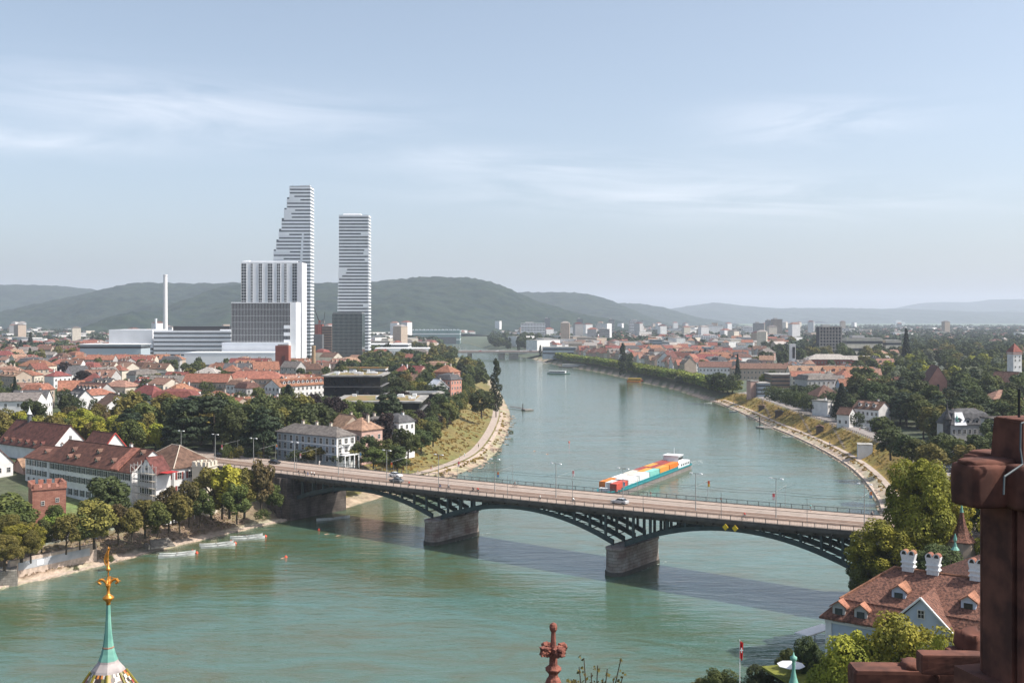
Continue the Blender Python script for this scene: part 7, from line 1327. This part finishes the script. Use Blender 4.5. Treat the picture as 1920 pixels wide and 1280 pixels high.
rp = t.nodes.new('ShaderNodeValToRGB'); rp.color_ramp.interpolation = 'CONSTANT'; e = rp.color_ramp.elements; e[0].color = (.05, .035, .03, 1); e[1].position = .38; e[1].color = (.62, .56, .48, 1)
for ps, c_ in ((.66, (.30, .06, .04)), (.76, (.60, .22, .05)), (.86, (.18, .17, .05))): q = rp.color_ramp.elements.new(ps); q.color = (*c_, 1)
t.links.new(wnz.outputs[0], rp.inputs[0]); t.links.new(rp.outputs[0], t.nodes['Principled BSDF'].inputs['Base Color']); t.nodes['Principled BSDF'].inputs['Roughness'].default_value = .35
def lz(name, prof, m, n=8, par=tt, smooth=False): return MB().lathe([(r_*k, zz(py)-40) for r_, py in prof], n, ph=.3).build(name, m, par, smooth=smooth)
lz('tiled_roof', [(150, 1430), (95, 1345), (50, 1284), (31, 1256)], PT); lz('lead_collar', [(32, 1258), (29, 1252), (19, 1240), (17.5, 1236)], mat('lead', (.36, .32, .31), .6, .2, 3)); lz('copper_spire', [(18, 1240), (17.6, 1236), (13, 1224), (9.8, 1211), (6.5, 1185), (4.6, 1160), (3.4, 1128)], COPPER)
lz('seam_ring', [(9.4, 1214.5), (10.8, 1213.5), (10.6, 1211.5), (9.2, 1210.5)], plain('seam', (.30, .17, .12)))
mb = MB()
for i in range(8):
    a = .3+i*math.pi/4; pr = [(31, 1256), (50, 1284), (95, 1345), (150, 1430)]
    for (r0, p0), (r1, p1) in zip(pr, pr[1:]): mb.tube((math.cos(a)*r0*k, math.sin(a)*r0*k, zz(p0)-40), (math.cos(a)*r1*k, math.sin(a)*r1*k, zz(p1)-40), .05, n=6)
mb.build('hip_tiles', mat('glazed_olive', (.20, .17, .03), .4, .2, 3), tt)
lz('gilt_knob', [(3.2, 1134), (4.2, 1131), (4.0, 1128), (7, 1124.5), (10.5, 1121), (10.3, 1118.5), (5, 1114.5), (3, 1112.5), (2.6, 1104), (4.6, 1097), (4.4, 1094), (2, 1092), (1.3, 1080), (1.2, 1070), (3.9, 1069), (4.3, 1067), (3.6, 1064), (1.1, 1062.5), (.8, 1040), (.4, 1024)], GOLD, 12, smooth=True)
mb = MB()
for i in range(4):
    a = .2+i*math.pi/2; P_ = [(0, 1096), (8, 1087), (14, 1085), (18, 1090), (13, 1094)]
    for (r0, p0), (r1, p1) in zip(P_, P_[1:]): mb.tube((math.cos(a)*r0*k, math.sin(a)*r0*k, zz(p0)-40), (math.cos(a)*r1*k, math.sin(a)*r1*k, zz(p1)-40), .055, .045, n=6)
    mb.tube((math.cos(a)*15*k, math.sin(a)*15*k, zz(1088)-40), (math.cos(a)*23*k, math.sin(a)*23*k, zz(1089.5)-40), .03, .008, n=5); mb.tube((math.cos(a)*3*k, math.sin(a)*3*k, zz(1081)-40), (math.cos(a)*18*k, math.sin(a)*18*k, zz(1086)-40), .015, n=4)
mb.build('gilt_crown', GOLD, tt); mb = MB()
for ph in (0, 1.1):
    P_ = [(-1, 1062), (-6, 1056), (-7.5, 1048), (-5, 1040), (-1.5, 1033), (1, 1027)]
    for (r0, p0), (r1, p1) in zip(P_, P_[1:]): mb.tube((r0*k*(1-.35*ph), ph*.1, zz(p0)-40), (r1*k*(1-.35*ph), ph*.1, zz(p1)-40), .03, n=5)
mb.tube((-5*k, 0, zz(1058)-40), (1*k, 0, zz(1048)-40), .02, n=4); mb.tube((-6*k, 0, zz(1048)-40), (1*k, 0, zz(1040)-40), .02, n=4); mb.build('gilt_vane', GOLD, tt)
# sandstone finial in the middle
Y = 22.0; k = Y/FP; fx = thing('sandstone_finial', 'red sandstone finial with leafy cross arms at the bottom centre', 'finial', XP(1037.5, Y), Y, 50); zz = lambda py: ZP(py, Y)-50
SAND2 = mat('red_sandstone_light', (.27, .105, .075), .95, scale=6, bump=.5, col2=(.17, .065, .05))
MB().lathe([(r_*k, zz(py)) for r_, py in ((40, 1340), (20, 1290), (13, 1272), (9.5, 1268), (9, 1262), (16, 1254), (16, 1252), (8.5, 1246), (8, 1232), (9.5, 1226), (7, 1214), (6, 1208), (4.6, 1190), (4.4, 1184), (7.5, 1179), (8, 1174), (6, 1169), (2, 1166.5))], 8, ph=.39).build('shaft', SAND2, fx)
mb = MB()
for i in range(4):
    a = .5+i*math.pi/2
    for j, (rd, py, s_) in enumerate(((13, 1217, 12), (22, 1214, 12), (17, 1222, 11), (25, 1221, 8), (10, 1226, 9))): lump(mb, math.cos(a+.25*(j % 2)-.1)*rd*k, math.sin(a+.25*(j % 2)-.1)*rd*k, zz(py), s_*k*1.2, s_*k*1.1, s_*k*.9, a, .5, i*9+j, 3)
mb.build('leaf_capital', SAND2, fx)
# copper finial bottom right
Y = 60.0; k = Y/FP; o = thing('copper_finial', 'slim verdigris copper finial with a ball at the bottom right', 'finial', XP(1488, Y), Y, 40); MB().lathe([(r_*k, ZP(py, Y)-40) for r_, py in ((16, 1300), (9, 1280), (5.5, 1268), (3.5, 1258), (3, 1246), (4, 1244), (2.6, 1240), (6.5, 1235), (6.5, 1231), (2, 1228), (.6, 1222))], 10).build('knob', COPPER, o, smooth=True)
# sparse shoots of a treetop, bottom centre
Y = 62.0; k = Y/FP; o = thing('treetop_shoots', 'sparse leafy shoots of a treetop poking up right of the sandstone finial', 'tree', XP(1112, Y), Y, ZP(1300, Y)-6); mb = MB(); lf = MB(); r = random.Random(8); zb = ZP(1300, Y)-6; 
def brn(p, q, r0, lv):
    mb.tube(p, q, r0, r0*.5, 5)
    for _ in range(26 if lv else 14):
        c_ = Vector(p).lerp(Vector(q), r.uniform(.25, 1.05))+Vector((r.uniform(-.3, .3), r.uniform(-.3, .3), r.uniform(-.25, .3)))*(.8); a = Vector((r.uniform(-1, 1), r.uniform(-1, 1), r.uniform(-.6, .6))).normalized(); b_ = a.orthogonal(); s_ = r.uniform(.07, .15); lf.add([c_+a*s_, c_+b_*s_*.7, c_-a*s_, c_-b_*s_*.7], [(0, 1, 2, 3)])
for px, py, w_ in ((1096, 1238, 1), (1086, 1250, 1), (1122, 1252, 1), (1138, 1250, 1), (1150, 1262, 1), (1164, 1232, 0), (1070, 1268, 1), (1080, 1274, 1), (1110, 1266, 1), (1130, 1268, 1), (1168, 1268, 1)):
    brn(((1112-px)*-.25*k, r.uniform(-1, 1), 2.0), ((px-1112)*k, r.uniform(-.6, .6), ZP(py, Y)-zb), .06, w_)
for i in range(10): brn((r.uniform(-.5, .5), 0, 1), (r.uniform(-2.0, 2.2), r.uniform(-1, 1), 5.6+r.uniform(-.5, .8)), .07, 1)
mb.tube((0, 0, -8), (0, 0, 2.5), .2, .1); mb.build('branches', BARK, o); lf.build('leaves', LEAF['olive'], o)
# foam where the current breaks: too many flecks to count
r = random.Random(31); fo = MB()
def fleck(x, y, s_): a = r.uniform(-.4, .4)+.3; c0, n0 = math.cos(a)*s_, math.sin(a)*s_; fo.add([(x-c0, y-n0, .03), (x+n0*.3, y-c0*.3, .035), (x+c0, y+n0, .03), (x-n0*.3, y+c0*.3, .035)], [(0, 1, 2, 3)])
for _ in range(150): q = brg+dv*(42+r.uniform(0, 1)**1.5*26); fleck(q.x+dv.y*r.gauss(0, 1.8), q.y-dv.x*r.gauss(0, 1.8), r.uniform(.2, .7))
for s_ in (-58.6, 0):
    for _ in range(60): p = B(s_+r.choice((-3.1, 3.1))+r.gauss(0, .25), r.uniform(6, 21)); fleck(p[0], p[1], r.uniform(.1, .3))
tag(fo.build('river_foam', mat('foam', (.55, .60, .57), .7, .1)), kind='stuff')
# ------------------------------------------------------------------ past 300 broadleaf trees: the smallest in view become one mass
BT = [o for o in bpy.data.objects if o.name.startswith('broadleaf_tree')]
BT.sort(key=lambda o: -(o.scale[0]*o.scale[2])/max(o.location.y, 1)**2); drop = BT[285:]; ds = set(drop); GEN[:] = [g_ for g_ in GEN if g_[0] not in ds]
Vs = []; Ms = []; mats_ = []; Nb = 0; kids = {}
for c_ in bpy.data.objects:
    if c_.parent in ds: kids.setdefault(c_.parent, []).append(c_)
for o in drop:
    for c_ in kids.get(o, []):
        if c_.name.startswith('crown'):
            kd = c_.data.materials[0]; me = c_.data; co = np.empty(len(me.vertices)*3, np.float32); me.vertices.foreach_get('co', co); co = co.reshape(-1, 3)
            if len(co) > 9000: co = co.reshape(-1, 4, 3)[::3].reshape(-1, 3)
            a = o.rotation_euler[2]; ca_, sa_ = math.cos(a), math.sin(a); x = co[:, 0]*o.scale[0]; y = co[:, 1]*o.scale[1]
            Vs.append(np.stack([x*ca_-y*sa_+o.location.x, x*sa_+y*ca_+o.location.y, co[:, 2]*o.scale[2]+o.location.z], 1))
            if kd not in mats_: mats_.append(kd)
            Ms.append(np.full(len(co)//4, mats_.index(kd), np.int32))
        bpy.data.objects.remove(c_)
    bpy.data.objects.remove(o)
if Vs:
    V = np.concatenate(Vs); me = npmesh('distant_trees', V, np.arange(len(V)).reshape(-1, 4), mats_); me.polygons.foreach_set('material_index', np.concatenate(Ms)); tag(put('distant_trees', me), kind='stuff')
# ------------------------------------------------------------------ labels of the many look-alikes, told apart by what they stand beside
LM = [(150, 800, 'the steep church roof'), (75, 935, 'the small red brick tower'), (200, 870, 'the white convent'), (380, 880, 'the crenellated turret'), (310, 860, 'the hipped roof with white ridges'), (585, 820, 'the white terrace of villas'), (675, 800, 'the brown pyramid-roofed villa'),
      (660, 720, 'the black glass block'), (700, 755, 'the low dark office'), (795, 732, 'the six-sided flat roof'), (530, 670, 'the brick-red tower block'), (588, 680, 'the tan brick chimney'), (220, 752, 'the gabled white barn'), (240, 640, 'the white windowless hall'),
      (360, 640, 'the white striped laboratory'), (500, 600, 'the grey gridded slab'), (650, 630, 'the dark gridded tower'), (740, 655, 'the low white office'), (815, 630, 'the long green glass hall'), (930, 700, 'the tall poplar'), (960, 665, 'the far bridge'),
      (1090, 685, 'the floating restaurant'), (1000, 618, 'the white balconied slab'), (1192, 613, 'the white far tower block'), (1337, 618, 'the white windowless factory'), (1450, 615, 'the twin grey towers'), (1556, 626, 'the open concrete block'), (1700, 630, 'the giant pointed conifer'),
      (1487, 660, 'the white belfry'), (1411, 725, 'the pink stone gate tower'), (1530, 715, 'the scaffolded block'), (1615, 725, 'the pale blue long house'), (1755, 710, 'the red chapel gable'), (1902, 670, 'the white gate tower'), (1825, 775, 'the slate-roofed mansion'),
      (1545, 765, 'the white classical villa'), (1725, 950, 'the huge sunlit tree'), (1700, 1130, 'the old tiled mansion'), (640, 890, 'the left bridge arch'), (832, 940, 'the first river pier'), (1172, 960, 'the second river pier'), (1450, 980, 'the right bridge arch'),
      (1600, 780, 'the parked cars above the bank'), (1627, 865, 'the white hut on the bank'), (1190, 712, 'the orange workboat'), (100, 670, 'the long orange-roofed row'), (450, 720, 'the balconied tenement'), (120, 690, 'the two copper beeches'), (960, 765, 'the left bank jetty'), (1460, 798, 'the right bank jetty')]
ORD = ['first', 'second', 'third', 'fourth', 'fifth', 'sixth', 'seventh', 'eighth', 'ninth', 'tenth', 'eleventh', 'twelfth', '13th', '14th', '15th', '16th', '17th', '18th', '19th', '20th']
byl = {}
for o, look, px, py in GEN:
    q = sorted(LM, key=lambda l: math.hypot(l[0]-px, (l[1]-py)*1.8))[0]; dx, dy = px-q[0], py-q[1]
    rel = ('left of ' if dx < 0 else 'right of ') if abs(dx) > abs(dy)*1.3 else ('beyond ' if dy < 0 else 'in front of ')
    if math.hypot(dx, dy) > 90: rel = 'well '+rel
    look = look.replace('leafy ', '') if 'dark green leafy' in look else look
    byl.setdefault(look+', '+rel+q[2], []).append((px, py, o))
for k, v in byl.items():
    v.sort(key=lambda q: (q[0], q[1])); n = len(v)
    for i, (px, py, o) in enumerate(v):
        o['label'] = k if n == 1 else k+', '+('the left one' if n == 2 and i == 0 else 'the right one' if n == 2 else (ORD[i] if i < 20 else '%dth' % (i+1))+' from the left')
for o in bpy.data.objects:
    l = o.get('label')
    if l and len(l.split()) > 16: o['label'] = ' '.join(l.replace(' white', ' white').replace('the ', '').replace('walking on bridge', 'on bridge').split()[:16])
# ------------------------------------------------------------------ haze
hzm = bpy.data.materials.new('haze_air'); hzm.use_nodes = True; t = hzm.node_tree; t.nodes.remove(t.nodes['Principled BSDF'])
pv = t.nodes.new('ShaderNodeVolumePrincipled'); pv.inputs['Density'].default_value = HAZE; pv.inputs['Color'].default_value = (.78, .85, 1.0, 1); pv.inputs['Anisotropy'].default_value = .15
t.links.new(pv.outputs[0], t.nodes['Material Output'].inputs['Volume'])
tag(MB().box(0, 11800, -7, 36000, 24600, 560).build('haze', hzm), kind='stuff')
